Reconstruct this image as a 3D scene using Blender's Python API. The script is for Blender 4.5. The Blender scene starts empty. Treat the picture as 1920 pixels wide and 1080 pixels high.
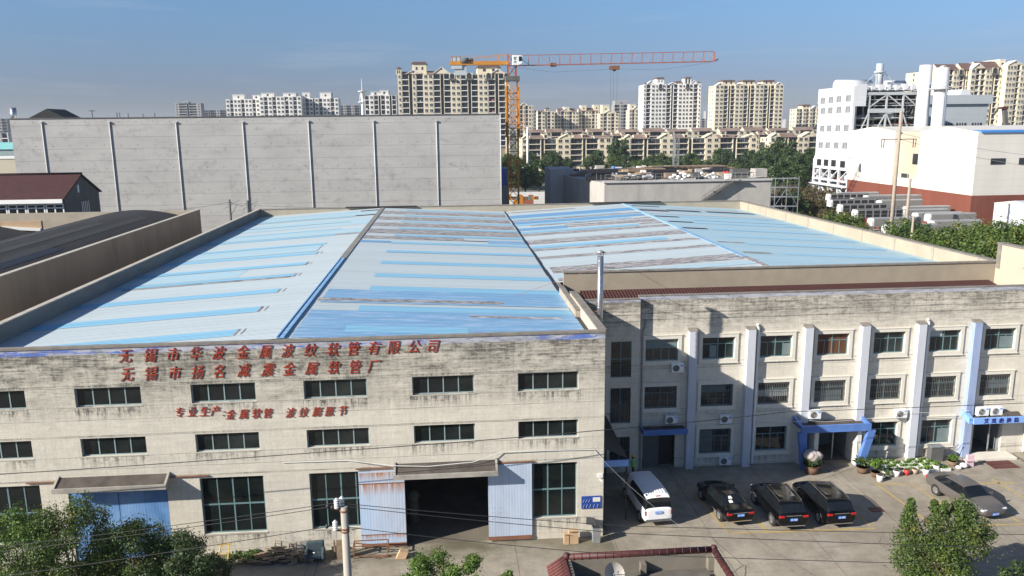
import bpy, bmesh, math, random
from mathutils import Vector, Matrix
R = math.radians
rnd = random.Random(7)
scene = bpy.context.scene
COL = scene.collection

# ------------------------------------------------------------------ camera
CAMZ, FPX = 23.75, 1500.0
PITCH, YAW, ROLL = R(11.453), R(4.49), R(-0.625)
fw = Vector((math.sin(YAW)*math.cos(PITCH), math.cos(YAW)*math.cos(PITCH), -math.sin(PITCH)))
rt = Vector((math.cos(YAW), -math.sin(YAW), 0)); up = rt.cross(fw)
rt2 = rt*math.cos(ROLL) + up*math.sin(ROLL); up2 = -rt*math.sin(ROLL) + up*math.cos(ROLL)
cam = bpy.data.cameras.new('Camera'); cam.sensor_width = 36; cam.lens = 36*FPX/1920
cam.clip_start = 0.5; cam.clip_end = 20000
camo = bpy.data.objects.new('Camera', cam); COL.objects.link(camo)
m = Matrix((rt2, up2, -fw)).transposed().to_4x4(); m.translation = (0, 0, CAMZ); camo.matrix_world = m
scene.camera = camo

# ------------------------------------------------------------------ light
SUN_EL = R(27.4); SUN_DIR = Vector((-0.918*math.cos(SUN_EL), -0.397*math.cos(SUN_EL), math.sin(SUN_EL)))
sun = bpy.data.lights.new('Sun', 'SUN'); sun.energy = 4.6; sun.angle = R(0.5); sun.color = (1, .94, .85)
suno = bpy.data.objects.new('Sun', sun); COL.objects.link(suno)
suno.rotation_euler = SUN_DIR.to_track_quat('Z', 'Y').to_euler()
suno.location = SUN_DIR*300
world = bpy.data.worlds.new('World'); scene.world = world; world.use_nodes = True
wn = world.node_tree; wn.nodes.clear()
sky = wn.nodes.new('ShaderNodeTexSky'); sky.sky_type = 'NISHITA'; sky.sun_disc = False
sky.sun_elevation = SUN_EL; sky.sun_rotation = math.atan2(SUN_DIR.x, SUN_DIR.y)
sky.altitude = 50; sky.air_density = 1.15; sky.dust_density = .35; sky.ozone_density = 3.0
wbg = wn.nodes.new('ShaderNodeBackground'); wbg.inputs['Strength'].default_value = 0.052
wout = wn.nodes.new('ShaderNodeOutputWorld')
# thin streaks of high cloud
tc = wn.nodes.new('ShaderNodeTexCoord'); mp = wn.nodes.new('ShaderNodeMapping'); mp.inputs['Scale'].default_value = (2.2, 2.2, 26)
mp.inputs['Rotation'].default_value = (0.03, 0.02, 0)
nz = wn.nodes.new('ShaderNodeTexNoise'); nz.inputs['Scale'].default_value = 2.0; nz.inputs['Detail'].default_value = 5; nz.inputs['Roughness'].default_value = .55
cr = wn.nodes.new('ShaderNodeValToRGB'); cr.color_ramp.elements[0].position = .56; cr.color_ramp.elements[1].position = .82
cr.color_ramp.elements[1].color = (.22, .22, .22, 1)
mx = wn.nodes.new('ShaderNodeMixRGB'); mx.inputs['Color2'].default_value = (6.2, 6.6, 7.2, 1)
wn.links.new(tc.outputs['Generated'], mp.inputs['Vector']); wn.links.new(mp.outputs[0], nz.inputs['Vector'])
wn.links.new(nz.outputs['Fac'], cr.inputs[0]); wn.links.new(cr.outputs[0], mx.inputs['Fac'])
tn = wn.nodes.new('ShaderNodeMixRGB'); tn.blend_type = 'MULTIPLY'; tn.inputs['Fac'].default_value = 1; 
sxyz = wn.nodes.new('ShaderNodeSeparateXYZ'); wn.links.new(tc.outputs['Generated'], sxyz.inputs[0])
hr_ = wn.nodes.new('ShaderNodeValToRGB'); wn.links.new(sxyz.outputs[2], hr_.inputs[0]); el = hr_.color_ramp.elements
for k, (p_, c_) in enumerate(((0,(.48,.55,.87)),(.05,(.49,.56,.91)),(.145,(.67,.86,1.15)),(.5,(.92,.95,1.08)))):
    if k > 1: el.new(p_)
    el[k].position = p_; el[k].color = c_+(1,)
wn.links.new(hr_.outputs[0], tn.inputs['Color2'])
wn.links.new(sky.outputs[0], tn.inputs['Color1']); wn.links.new(tn.outputs[0], mx.inputs['Color1']); wn.links.new(mx.outputs[0], wbg.inputs['Color'])
wn.links.new(wbg.outputs[0], wout.inputs['Surface'])
scene.view_settings.view_transform = 'Standard'; scene.view_settings.look = 'None'
scene.view_settings.gamma = 1; scene.view_settings.use_curve_mapping = False
scene.view_settings.exposure = 0.97
scene.cycles.max_bounces = 6; scene.cycles.diffuse_bounces = 3; scene.cycles.glossy_bounces = 3
scene.cycles.volume_bounces = 0

# ------------------------------------------------------------------ helpers
def ray(px, py):
    return rt2*((px-960)/FPX) + up2*((540-py)/FPX) + fw
def at(px, py, Y):                       # the point seen at a pixel of the survey photograph, on the plane y = Y
    r = ray(px, py); p = r*(Y/r.y); return Vector((p.x, Y, p.z+CAMZ))
def atz(px, py, z=0.0):
    r = ray(px, py); p = r*((z-CAMZ)/r.z); return Vector((p.x, p.y, z))
def atx(px, py, X):
    r = ray(px, py); p = r*(X/r.x); return Vector((X, p.y, p.z+CAMZ))

class MB:
    def __init__(s): s.v = []; s.f = []; s.mi = []; s.sm = []
    def face(s, pts, m=0, smooth=False):
        i = len(s.v); s.v += [tuple(p) for p in pts]; s.f.append(tuple(range(i, i+len(pts)))); s.mi.append(m); s.sm.append(smooth)
        return s
    def box(s, x0, x1, y0, y1, z0, z1, m=0):
        i = len(s.v)
        s.v += [(x0,y0,z0),(x1,y0,z0),(x1,y1,z0),(x0,y1,z0),(x0,y0,z1),(x1,y0,z1),(x1,y1,z1),(x0,y1,z1)]
        for q in ((0,3,2,1),(4,5,6,7),(0,1,5,4),(1,2,6,5),(2,3,7,6),(3,0,4,7)):
            s.f.append(tuple(i+k for k in q)); s.mi.append(m); s.sm.append(False)
        return s
    def cbox(s, c, d, m=0): return s.box(c[0]-d[0]/2, c[0]+d[0]/2, c[1]-d[1]/2, c[1]+d[1]/2, c[2]-d[2]/2, c[2]+d[2]/2, m)
    def prism(s, poly, axis, a, b, m=0):   # 2D outline extruded along an axis ('x': poly=(y,z); 'y': (x,z); 'z': (x,y))
        def P(p, t): return {'x': (t,p[0],p[1]), 'y': (p[0],t,p[1]), 'z': (p[0],p[1],t)}[axis]
        n = len(poly); s.face([P(p,a) for p in poly], m); s.face([P(p,b) for p in reversed(poly)], m)
        for k in range(n):
            p, q = poly[k], poly[(k+1)%n]; s.face([P(p,a),P(p,b),P(q,b),P(q,a)], m)
        return s
    def cyl(s, p, q, r0, r1=None, n=8, m=0, caps=True, smooth=True):
        r1 = r0 if r1 is None else r1; p = Vector(p); q = Vector(q); d = (q-p).normalized()
        a = d.orthogonal().normalized(); b = d.cross(a); i = len(s.v)
        for k in range(n):
            t = 2*math.pi*k/n; e = a*math.cos(t)+b*math.sin(t); s.v.append(tuple(p+e*r0)); s.v.append(tuple(q+e*r1))
        for k in range(n):
            k2 = (k+1)%n; s.f.append((i+2*k, i+2*k2, i+2*k2+1, i+2*k+1)); s.mi.append(m); s.sm.append(smooth)
        if caps:
            s.f.append(tuple(i+2*k for k in reversed(range(n)))); s.f.append(tuple(i+2*k+1 for k in range(n))); s.mi += [m,m]; s.sm += [False,False]
        return s
    def bar(s, p, q, w, h=None, m=0):      # square beam
        h = h or w; p = Vector(p); q = Vector(q); d = (q-p).normalized()
        a = d.cross(Vector((0,0,1)));  a = Vector((1,0,0)) if a.length < 1e-4 else a.normalized(); b = a.cross(d)
        i = len(s.v)
        for c in (p, q):
            for sa, sb in ((-1,-1),(1,-1),(1,1),(-1,1)): s.v.append(tuple(c + a*(sa*w/2) + b*(sb*h/2)))
        for f in ((0,1,2,3),(7,6,5,4),(0,4,5,1),(1,5,6,2),(2,6,7,3),(3,7,4,0)):
            s.f.append(tuple(i+k for k in f)); s.mi.append(m); s.sm.append(False)
        return s
    def tube(s, pts, r, n=6, m=0):
        for k in range(len(pts)-1): s.cyl(pts[k], pts[k+1], r, r, n, m, caps=False)
        return s
    def ball(s, c, r, n=8, m=0, sz=1.0, half=False, jit=0):
        rings = n//2; i0 = len(s.v); L = []
        for a in range(rings+1):
            th = math.pi*a/rings*(0.5 if half else 1); row = []
            for b in range(n):
                ph = 2*math.pi*b/n; j = 1+rnd.uniform(-jit, jit)
                row.append(len(s.v)); s.v.append((c[0]+r*j*math.sin(th)*math.cos(ph), c[1]+r*j*math.sin(th)*math.sin(ph), c[2]+r*j*sz*math.cos(th)))
            L.append(row)
        for a in range(rings):
            for b in range(n):
                b2 = (b+1)%n; s.f.append((L[a][b], L[a+1][b], L[a+1][b2], L[a][b2])); s.mi.append(m); s.sm.append(True)
        return s
    def build(s, name, mats, parent=None, org=None, weld=False):
        if not isinstance(mats, (list, tuple)): mats = [mats]
        off = Vector(org) if org is not None else (Vector(OFF.get(parent.name, (0,0,0))) if parent else Vector((0,0,0)))
        me = bpy.data.meshes.new(name); me.from_pydata([tuple(Vector(v)-off) for v in s.v], [], s.f)
        for mm in mats: me.materials.append(mm)
        me.polygons.foreach_set('material_index', s.mi); me.polygons.foreach_set('use_smooth', s.sm)
        if weld:
            b = bmesh.new(); b.from_mesh(me); bmesh.ops.remove_doubles(b, verts=b.verts, dist=1e-4); bmesh.ops.recalc_face_normals(b, faces=b.faces); b.to_mesh(me); b.free()
        me.update(); o = bpy.data.objects.new(name, me); COL.objects.link(o)
        if parent: o.parent = parent
        elif org is not None: o.location = org
        OFF[o.name] = off
        return o
OFF = {}
def tag(o, label=None, cat=None, group=None, kind=None):
    if label: o['label'] = label
    if cat: o['category'] = cat
    if group: o['group'] = group
    if kind: o['kind'] = kind
    return o
def thing(name, label, cat, loc=(0,0,0), group=None, local=False):
    o = bpy.data.objects.new(name, None); COL.objects.link(o); o.location = loc; o.empty_display_size = .2
    OFF[o.name] = Vector((0,0,0)) if local else Vector(loc)
    return tag(o, label, cat, group)
KIDS = {}
def kids(o): return [c for c in list(bpy.data.objects) if c.parent == o] if o.name not in KIDS else KIDS[o.name]
def clone(o, parent=None):
    c = o.copy(); COL.objects.link(c); c.parent = parent
    for ch in o.children: clone(ch, c)
    return c
def clone_thing(o, loc, rz=0, sc=None, label=None, group=None):
    c = clone(o); c.location = loc; c.rotation_euler = (0,0,rz)
    if sc: c.scale = sc if isinstance(sc, (tuple, list)) else (sc,sc,sc)
    if label: c['label'] = label
    if group: c['group'] = group
    return c
def copy_part(o, loc, parent, rz=0):
    c = o.copy(); COL.objects.link(c); c.parent = parent; c.location = loc; c.rotation_euler = (0,0,rz)
    for ch in o.children: clone(ch, c)
    return c

# ------------------------------------------------------------------ materials
class NB:
    def __init__(s, name):
        s.m = bpy.data.materials.new(name); s.m.use_nodes = True; s.t = s.m.node_tree; s.b = s.t.nodes['Principled BSDF']
        s.tc = s.t.nodes.new('ShaderNodeTexCoord')
    def put(s, sock, v):
        if isinstance(v, bpy.types.NodeSocket): s.t.links.new(v, sock)
        elif v is not None:
            if isinstance(v, (tuple, list)) and len(v) == 3 and sock.type == 'RGBA': v = tuple(v)+(1,)
            sock.default_value = v
    def n(s, typ, ins={}, **at_):
        nd = s.t.nodes.new('ShaderNode'+typ)
        for k, v in at_.items(): setattr(nd, k, v)
        for k, v in ins.items(): s.put(nd.inputs[k], v)
        return nd
    def co(s, scale=(1,1,1), loc=(0,0,0), rot=(0,0,0)):
        return s.n('Mapping', {'Vector': s.tc.outputs['Object'], 'Scale': scale, 'Location': loc, 'Rotation': rot}).outputs[0]
    def noise(s, scale=(1,1,1), sc=1, det=4, rough=.6, loc=(0,0,0)):
        return s.n('TexNoise', {'Vector': s.co(scale, loc), 'Scale': sc, 'Detail': det, 'Roughness': rough}).outputs['Fac']
    def ramp(s, f, stops, interp='LINEAR'):
        r = s.n('ValToRGB', {'Fac': f}); e = r.color_ramp.elements; r.color_ramp.interpolation = interp
        while len(e) < len(stops): e.new(.5)
        for k, (p, c) in enumerate(stops):
            e[k].position = p; e[k].color = (c,c,c,1) if not isinstance(c, (tuple, list)) else tuple(c)+(1,)
        return r.outputs[0]
    def mix(s, f, a, b, mode='MIX'):
        x = s.n('MixRGB', {'Fac': f, 'Color1': a, 'Color2': b}, blend_type=mode); return x.outputs[0]
    def mth(s, op, a, b=None, clamp=False):
        x = s.n('Math', {0: a}, operation=op, use_clamp=clamp)
        if b is not None: s.put(x.inputs[1], b)
        return x.outputs[0]
    def xyz(s): return s.n('SeparateXYZ', {0: s.tc.outputs['Object']}).outputs
    def out(s, col, rough=.8, metal=0, bump=None, bd=.02, spec=None, bs=1.0):
        s.put(s.b.inputs['Base Color'], col); s.put(s.b.inputs['Roughness'], rough); s.b.inputs['Metallic'].default_value = metal
        if spec is not None: s.b.inputs['Specular IOR Level'].default_value = spec
        if bump is not None:
            b = s.n('Bump', {'Height': bump, 'Distance': bd, 'Strength': bs}); s.t.links.new(b.outputs[0], s.b.inputs['Normal'])
        return s.m
def mul(c, k): return tuple(x*k for x in c)
def M(name, c, rough=.75, var=.12, sc=1.2, metal=0, spec=None, stretch=(1,1,1), dirt=None, dirtc=(.06,.055,.05), bump=0):
    b = NB(name)
    f = b.noise(stretch, sc, 5, .62)
    col = b.mix(b.ramp(f, [(.3,0),(.7,1)]), mul(c, 1-var), mul(c, 1+var))
    if dirt:
        g = b.ramp(b.noise(stretch, sc*.37, 6, .7, (3.1,7.7,1.3)), [(1-dirt-.12, 0),(1-dirt+.16, 1)]); col = b.mix(b.mth('MULTIPLY', g, .75), col, dirtc)
    return b.out(col, rough, metal, b.noise(stretch, sc*9, 4) if bump else None, bump or .01, spec)

def weathered(name, base, bands, top0, top1, blue=None, dirtc=(.075,.07,.062), amount=1.0, xper=None):
    """old rendered wall: rain streaks, soot towards the coping, thin cracks along the courses"""
    b = NB(name); X = b.xyz(); z = X[2]
    n0 = b.ramp(b.noise((1,1,1), .35, 6, .65), [(.3,0),(.7,1)])
    col = b.mix(n0, mul(base,.90), mul(base,1.07))
    patch = b.ramp(b.noise((1,1,1.6), .9, 6, .68, (9,2,4)), [(.56,0),(.60,1)]); col = b.mix(b.mth('MULTIPLY', patch, .30), col, mul(base,1.2))
    hor = b.mth('MULTIPLY', b.ramp(b.noise((.24,.24,5.0), 1.7, 8, .80), [(.43,0),(.68,1)]), b.ramp(b.noise((1.1,1.1,1.6), 1.1, 7, .75, (6,1,8)), [(.36,.25),(.60,1)]))
    ver = b.ramp(b.noise((3.6,3.6,.22), 1.7, 7, .78, (2,5,1)), [(.46,0),(.70,1)])
    big = b.ramp(b.noise((.35,.35,.8), 1.3, 7, .72, (5,5,5)), [(.36,0),(.66,1)])
    blot = b.ramp(b.noise((1,1,1.3), 2.6, 8, .8, (2,6,9)), [(.50,0),(.66,1)])
    topm = b.n('MapRange', {'Value': z, 'From Min': top0, 'From Max': top1, 'To Min': 0, 'To Max': 1}).outputs[0]
    g = b.mth('MULTIPLY', hor, b.mth('ADD', b.mth('MULTIPLY', topm, 1.0), .26)); 
    g = b.mth('ADD', g, b.mth('MULTIPLY', b.mth('MULTIPLY', big, topm), .75), True)
    g = b.mth('ADD', g, b.mth('MULTIPLY', blot, b.mth('ADD', b.mth('MULTIPLY', topm, .45), .10)), True)
    st = None
    for (zb, zt) in bands:      # streaks below the sills
        q = b.n('MapRange', {'Value': z, 'From Min': zb, 'From Max': zt, 'To Min': 0, 'To Max': 1}).outputs[0]
        q = b.mth('MULTIPLY', q, b.mth('LESS_THAN', z, zt)); st = q if st is None else b.mth('MAXIMUM', st, q)
    if st is not None and xper:
        fx = b.mth('FRACT', b.mth('MULTIPLY', b.mth('SUBTRACT', X[0], xper[0]-.1), 1/xper[1])); st = b.mth('MULTIPLY', st, b.mth('ADD', b.mth('MULTIPLY', b.mth('LESS_THAN', fx, (xper[2]+.2)/xper[1]), 1.1), .22))
    if st is not None: g = b.mth('ADD', g, b.mth('MULTIPLY', st, b.mth('ADD', b.mth('MULTIPLY', ver, 1.0), b.mth('MULTIPLY', blot, .45))), True)
    g = b.mth('ADD', g, b.mth('MULTIPLY', ver, b.mth('ADD', b.mth('MULTIPLY', topm, .10), .16)), True)
    col = b.mix(b.mth('MULTIPLY', g, .92*amount, True), col, dirtc)
    lines = None
    for zt in [q for bb in bands for q in bb]:
        l = b.mth('LESS_THAN', b.mth('ABSOLUTE', b.mth('SUBTRACT', b.mth('ADD', z, b.mth('MULTIPLY', b.noise((.3,.3,0), 1, 3), .10)), zt+.05)), .018)
        lines = l if lines is None else b.mth('MAXIMUM', lines, l)
    if lines is not None: col = b.mix(b.mth('MULTIPLY', lines, b.mth('MULTIPLY', n0, .9)), col, (.10,.095,.085))
    if blue:
        zb, zt, thr = blue
        inb = b.mth('MULTIPLY', b.mth('GREATER_THAN', z, zb), b.mth('LESS_THAN', z, zt))
        w = b.mix(b.ramp(b.noise((.5,.5,2), 1.3, 5, .7), [(.40,0),(.56,1)]), (.30,.31,.36), (.46,.47,.52))
        pb = b.ramp(b.noise((.25,.25,1.5), 1.2, 6, .75, (1,3,2)), [(thr,0),(thr+.06,1)])
        w = b.mix(pb, w, (.10,.17,.50))
        gm = b.ramp(b.noise((.6,.6,3), 2.0, 5, .7, (8,3,2)), [(.5,0),(.66,1)]); w = b.mix(b.mth('MULTIPLY', gm, .75), w, (.11,.11,.12))
        col = b.mix(b.mth('MULTIPLY', inb, .92), col, w)
    return b.out(col, .9, 0, b.noise((1,1,1), 7, 5), .012, .2)
# ------------------------------------------------------------------ material set
def roofmat(name, c, var=.07, peel=0, peelc=((.09,.07,.065),(.50,.47,.45)), worn=0):
    b = NB(name); X = b.xyz()
    row = b.mth('FLOOR', b.mth('MULTIPLY', X[1], 1.19))
    wnz = b.n('TexWhiteNoise', {'W': row}, noise_dimensions='1D').outputs['Value']
    st = b.noise((.12,3.2,1), 1.0, 5, .7)
    col = b.mix(b.ramp(st, [(.3,0),(.72,1)]), mul(c,1-var), mul(c,1+var))
    col = b.mix(b.mth('MULTIPLY', wnz, .35), col, mul(c, .86))
    seam = b.mth('LESS_THAN', b.mth('FRACT', b.mth('MULTIPLY', X[1], 1.19)), .085)
    col = b.mix(b.mth('MULTIPLY', seam, b.mth('ADD', b.mth('MULTIPLY', wnz, .6), .12)), col, mul(c,.45))
    if worn:
        w = b.ramp(b.noise((.3,2.2,1), 1.1, 6, .75, (3,3,3)), [(.50,0),(.60,1)]); col = b.mix(b.mth('MULTIPLY', w, worn), col, (.40,.52,.66))
        sp = b.ramp(b.noise((1,5,1), 2.5, 3, .6), [(.70,0),(.73,1)]); col = b.mix(sp, col, (.06,.10,.2))
    if peel:
        p = b.ramp(b.noise((.40,2.6,1), 1.3, 6, .75, (1,2,6)), [(.40,0),(.47,1)])
        q = b.ramp(b.noise((.8,3.2,1), 1.7, 5, .7, (4,2,6)), [(.42,0),(.60,1)])
        pk = b.mix(q, peelc[0], peelc[1])
        col = b.mix(b.mth('MULTIPLY', p, peel), mul(c,.95), pk)
    rib = b.n('TexWave', {'Vector': b.co((0,1,0)), 'Scale': 1.05, 'Distortion': 0}, bands_direction='Y').outputs['Fac']
    col = b.mix(b.mth('MULTIPLY', b.ramp(rib, [(.0,1),(.30,0)]), .30), col, mul(c,.45)); return b.out(col, .5, 0, rib, .05, .35, .8)
m_roof = roofmat('faded_sheet', (.50,.575,.595))
m_roof2 = roofmat('faded_sheet_dull', (.40,.57,.645))
m_sky = roofmat('blue_skylight', (.25,.51,.69), .14)
m_skylt = roofmat('pale_blue_skylight', (.33,.57,.72), .06)
m_blue = roofmat('blue_sheet', (.20,.39,.60), .14, worn=.7)
m_dblue = roofmat('deep_blue_sheet', (.16,.35,.58), .10)
m_peel = roofmat('peeling_sheet', (.54,.57,.58), .08, peel=1.0)
m_dark = roofmat('missing_sheet', (.035,.028,.03), .3)
m_rustd = roofmat('rusty_sheet', (.12,.04,.035), .3)
m_facade = weathered('hall_render', (.61,.57,.48), [(8.35,9.08),(5.5,6.22),(.35,1.25),(10.2,10.3),(7.38,7.45),(4.9,4.95)], 8.0, 11.9, blue=(12.03,12.36,.55), xper=(-17.0,6.0,3.44))
m_office = weathered('office_render', (.68,.63,.53), [(7.3,7.72),(3.9,4.35),(.1,.7),(11.2,11.25),(10.75,10.8)], 9.2, 12.0, blue=(12.15,12.6,.62), xper=(-12.85,4.07,2.27), amount=.9)
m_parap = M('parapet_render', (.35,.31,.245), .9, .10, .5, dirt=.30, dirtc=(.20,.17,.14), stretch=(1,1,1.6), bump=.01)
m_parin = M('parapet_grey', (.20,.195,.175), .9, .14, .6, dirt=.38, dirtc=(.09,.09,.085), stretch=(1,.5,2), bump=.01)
m_cope = M('coping_mortar', (.20,.18,.155), .95, .25, 1.5, dirt=.3, bump=.02)
m_copel = M('coping_light', (.42,.38,.32), .95, .2, 1.5, dirt=.25, bump=.02)
m_brownw = M('brown_render', (.40,.28,.175), .95, .12, .35, dirt=.35, dirtc=(.24,.17,.11), stretch=(1,1.6,.4), bump=.01)
m_glass = M('dark_glass', (.008,.012,.012), .12, .3, .5, spec=.3)
m_glass2 = M('office_glass', (.018,.028,.030), .08, .4, .3, spec=.6)
def glassmat(name, c0, c1, rough, spec):
    b = NB(name); oi = b.n('ObjectInfo').outputs['Random']
    f = b.ramp(b.noise((.8,.8,.8), .9, 4, .6), [(.35,0),(.7,1)]); col = b.mix(b.mth('MULTIPLY', oi, f), c0, c1)
    return b.out(col, b.mth('ADD', b.mth('MULTIPLY', oi, .12), rough), 0, None, spec=spec)
m_glass = glassmat('dark_glass', (.006,.009,.009), (.030,.036,.034), .06, .32); m_glass2 = glassmat('office_glass', (.010,.016,.017), (.045,.055,.055), .05, .55)
m_teal = M('teal_frame', (.13,.22,.23), .5, .12, 2)
m_tealg = M('grey_green_frame', (.24,.31,.32), .55, .12, 2)
m_bar = M('window_bars', (.10,.10,.10), .6, .2, 3)
m_white = M('white_paint', (.78,.78,.76), .55, .05, 1.5)
m_offwh = M('off_white', (.66,.65,.62), .6, .08, 1.5)
m_trim = M('sill_trim', (.66,.62,.53), .85, .08, 2, dirt=.22, dirtc=(.25,.22,.18))
m_pil = M('pilaster_paint', (.52,.54,.58), .8, .08, 1.2, dirt=.2, dirtc=(.35,.36,.40), stretch=(1,1,.3))
m_pilb = M('pilaster_blue', (.28,.35,.52), .8, .2, 1.2, dirt=.3, dirtc=(.40,.43,.52), stretch=(1,1,.3))
m_bluep = M('canopy_blue', (.09,.19,.48), .65, .12, 1.5, dirt=.15, dirtc=(.2,.28,.5))
m_bluel = M('canopy_pale_blue', (.22,.40,.78), .6, .06, 1.5)
m_tar = M('canopy_tar', (.075,.062,.052), .95, .35, 1.5, dirt=.3, dirtc=(.16,.13,.10), bump=.02)
m_red = None
def tilemat(name, c, sx=4.0, axis=0, var=.2):
    b = NB(name); X = b.xyz()
    w = b.mth('ABSOLUTE', b.mth('SINE', b.mth('MULTIPLY', X[axis], sx*math.pi)))
    f = b.noise((1,1,1), 1.1, 6, .7); col = b.mix(b.ramp(f, [(.3,0),(.7,1)]), mul(c,1-var), mul(c,1+var))
    r2 = b.mth('LESS_THAN', b.mth('FRACT', b.mth('MULTIPLY', X[1-axis], 2.6)), .1); col = b.mix(b.mth('MULTIPLY', r2, .55), col, mul(c,.35))
    col = b.mix(b.ramp(w, [(0,.75),(.35,0)]), col, mul(c,.4))
    return b.out(col, .7, 0, w, .05, .3)
m_tile = tilemat('red_tiles', (.072,.028,.026))
m_tiley = tilemat('red_tiles_along', (.15,.055,.05), 4, 1)
m_tilef = M('far_red_roof', (.125,.072,.060), .8, .2, .8)
m_tilel = M('low_flat_roof', (.21,.15,.12), .8, .3, .15, dirt=.4, dirtc=(.14,.06,.05))
m_letter = M('red_letter', (.33,.036,.010), .5, .2, 3)
m_galv = M('galvanised', (.50,.51,.52), .32, .2, 3, metal=.9)
m_galvd = M('grey_metal', (.33,.34,.35), .5, .12, 3, metal=.4)
m_conc = None
def bigwall():
    b = NB('cast_concrete'); X = b.xyz()
    col = b.mix(b.ramp(b.noise((.12,1,.35), 1, 6, .65), [(.32,0),(.68,1)]), (.37,.36,.345), (.47,.46,.44))
    fl = b.mth('FLOOR', b.mth('MULTIPLY', X[2], 1/2.05)); wn_ = b.n('TexWhiteNoise', {'W': fl}, noise_dimensions='1D').outputs['Value']
    col = b.mix(b.mth('MULTIPLY', wn_, .25), col, (.36,.345,.33))
    d = b.ramp(b.noise((.55,1,.8), .8, 7, .75, (4,2,7)), [(.53,0),(.70,1)]); col = b.mix(b.mth('MULTIPLY', d, .6), col, (.22,.215,.21))
    v = b.ramp(b.noise((.9,1,.12), 1.0, 5, .7), [(.58,0),(.75,1)]); col = b.mix(b.mth('MULTIPLY', v, .35), col, (.27,.265,.26))
    jz = b.mth('FRACT', b.mth('MULTIPLY', X[2], 1/2.05)); j = b.mth('LESS_THAN', jz, .028)
    col = b.mix(b.mth('MULTIPLY', j, .7), col, (.16,.155,.15))
    jx = b.mth('LESS_THAN', b.mth('FRACT', b.mth('MULTIPLY', b.mth('ADD', X[0], b.mth('MULTIPLY', wn_, 7.0)), 1/5.85)), .006)
    col = b.mix(b.mth('MULTIPLY', jx, .4), col, (.2,.19,.18))
    dx = b.mth('ABSOLUTE', b.mth('SUBTRACT', b.mth('FRACT', b.mth('MULTIPLY', X[0], 1/2.92)), .5)); dz = b.mth('ABSOLUTE', b.mth('SUBTRACT', b.mth('FRACT', b.mth('MULTIPLY', X[2], 1/4.1)), .15))
    dot = b.mth('MULTIPLY', b.mth('LESS_THAN', dx, .035), b.mth('LESS_THAN', dz, .025)); col = b.mix(b.mth('MULTIPLY', dot, .5), col, (.10,.10,.10))
    return b.out(col, .9, 0, b.noise((1,1,1), 3, 5), .02, .2)
m_bigw = bigwall()
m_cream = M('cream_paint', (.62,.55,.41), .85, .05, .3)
m_creamd = M('cream_paint_deep', (.55,.49,.37), .85, .06, .3)  # slightly darker cream, used over whole blocks
m_aptw = M('apartment_white', (.68,.66,.62), .85, .05, .3)
m_aptg = M('apartment_grey', (.34,.33,.32), .85, .08, .3)
m_slab = M('balcony_white', (.64,.64,.63), .8, .08, .6)
m_win = M('far_window', (.035,.04,.045), .2, .5, .25, spec=.4)
m_winb = M('far_window_bright', (.14,.15,.16), .25, .5, .4, spec=.4)
m_glaz = M('far_glazing', (.05,.058,.066), .25, .65, .45, spec=.4)
def cladmat(name, c, per=1.0):
    b = NB(name); X = b.xyz()
    col = b.mix(b.ramp(b.noise((.6,.6,.12), .5, 5, .65), [(.3,0),(.7,1)]), mul(c,.94), mul(c,1.05))
    fl = b.mth('FLOOR', b.mth('MULTIPLY', X[2], 1/(per*3))); w = b.n('TexWhiteNoise', {'W': fl}, noise_dimensions='1D').outputs['Value']; col = b.mix(b.mth('MULTIPLY', w, .3), col, mul(c,.9))
    s = b.mth('LESS_THAN', b.mth('FRACT', b.mth('MULTIPLY', X[2], 1/per)), .06); col = b.mix(b.mth('MULTIPLY', s, .22), col, mul(c,.55))
    v = b.ramp(b.noise((1.2,1.2,.08), .8, 6, .7, (3,5,2)), [(.58,0),(.75,1)]); col = b.mix(b.mth('MULTIPLY', v, .25), col, mul(c,.6))
    return b.out(col, .45)
m_clad = cladmat('white_cladding', (.60,.61,.63))
m_cladc = cladmat('cream_cladding', (.66,.63,.56), 1.3)
m_cladt = M('tan_cladding', (.48,.43,.32), .5, .03, .3)
m_cladg = cladmat('grey_cladding', (.42,.46,.48), 1.5)
m_brick = M('red_brick', (.17,.05,.03), .9, .12, .25, dirt=.30, dirtc=(.27,.14,.11), stretch=(1.3,1.3,.12))
m_steel = M('painted_steel', (.38,.40,.41), .5, .1, 2)
m_rust = M('rust', (.20,.09,.05), .9, .3, 2)
m_black = M('black_plastic', (.02,.02,.022), .5, .2, 3)
m_orange = M('crane_orange', (.50,.21,.03), .5, .12, 1.5)
m_oranged = M('crane_red_orange', (.32,.11,.065), .5, .12, 1.5)
m_wood = M('old_wood', (.24,.17,.11), .9, .3, 3)
m_woodl = M('pale_wood', (.42,.32,.22), .9, .2, 3)
m_card = M('cardboard', (.46,.32,.19), .9, .12, 3)
m_pole = M('pole_concrete', (.36,.33,.28), .9, .12, 2, dirt=.3, stretch=(1,1,.3))
m_polec = M('pole_tan', (.33,.275,.215), .9, .1, 1.5)
m_porc = M('porcelain', (.72,.72,.70), .25, .05, 3)
m_wire = M('wire', (.03,.03,.03), .6, .1, 3)
m_wirew = M('white_cable', (.62,.62,.60), .6, .1, 3)
m_darkroof = M('bitumen', (.011,.012,.0125), .85, .3, .6, dirt=.3, dirtc=(.035,.035,.037), stretch=(1,.25,1), bump=.01)
m_darkroof2 = M('bitumen_pale', (.030,.030,.031), .85, .2, .8, stretch=(1,.25,1))
m_greyw = M('dark_grey_render', (.105,.105,.10), .9, .18, .6, dirt=.3, dirtc=(.06,.06,.06), bump=.01)
m_inter = M('interior_grey', (.16,.155,.145), .9, .15, .5)
m_bark = M('bark', (.10,.075,.05), .95, .25, 3)
m_soil = M('soil', (.06,.045,.03), .95, .3, 3)
m_terra = M('terracotta', (.15,.085,.05), .85, .2, 3)
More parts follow.
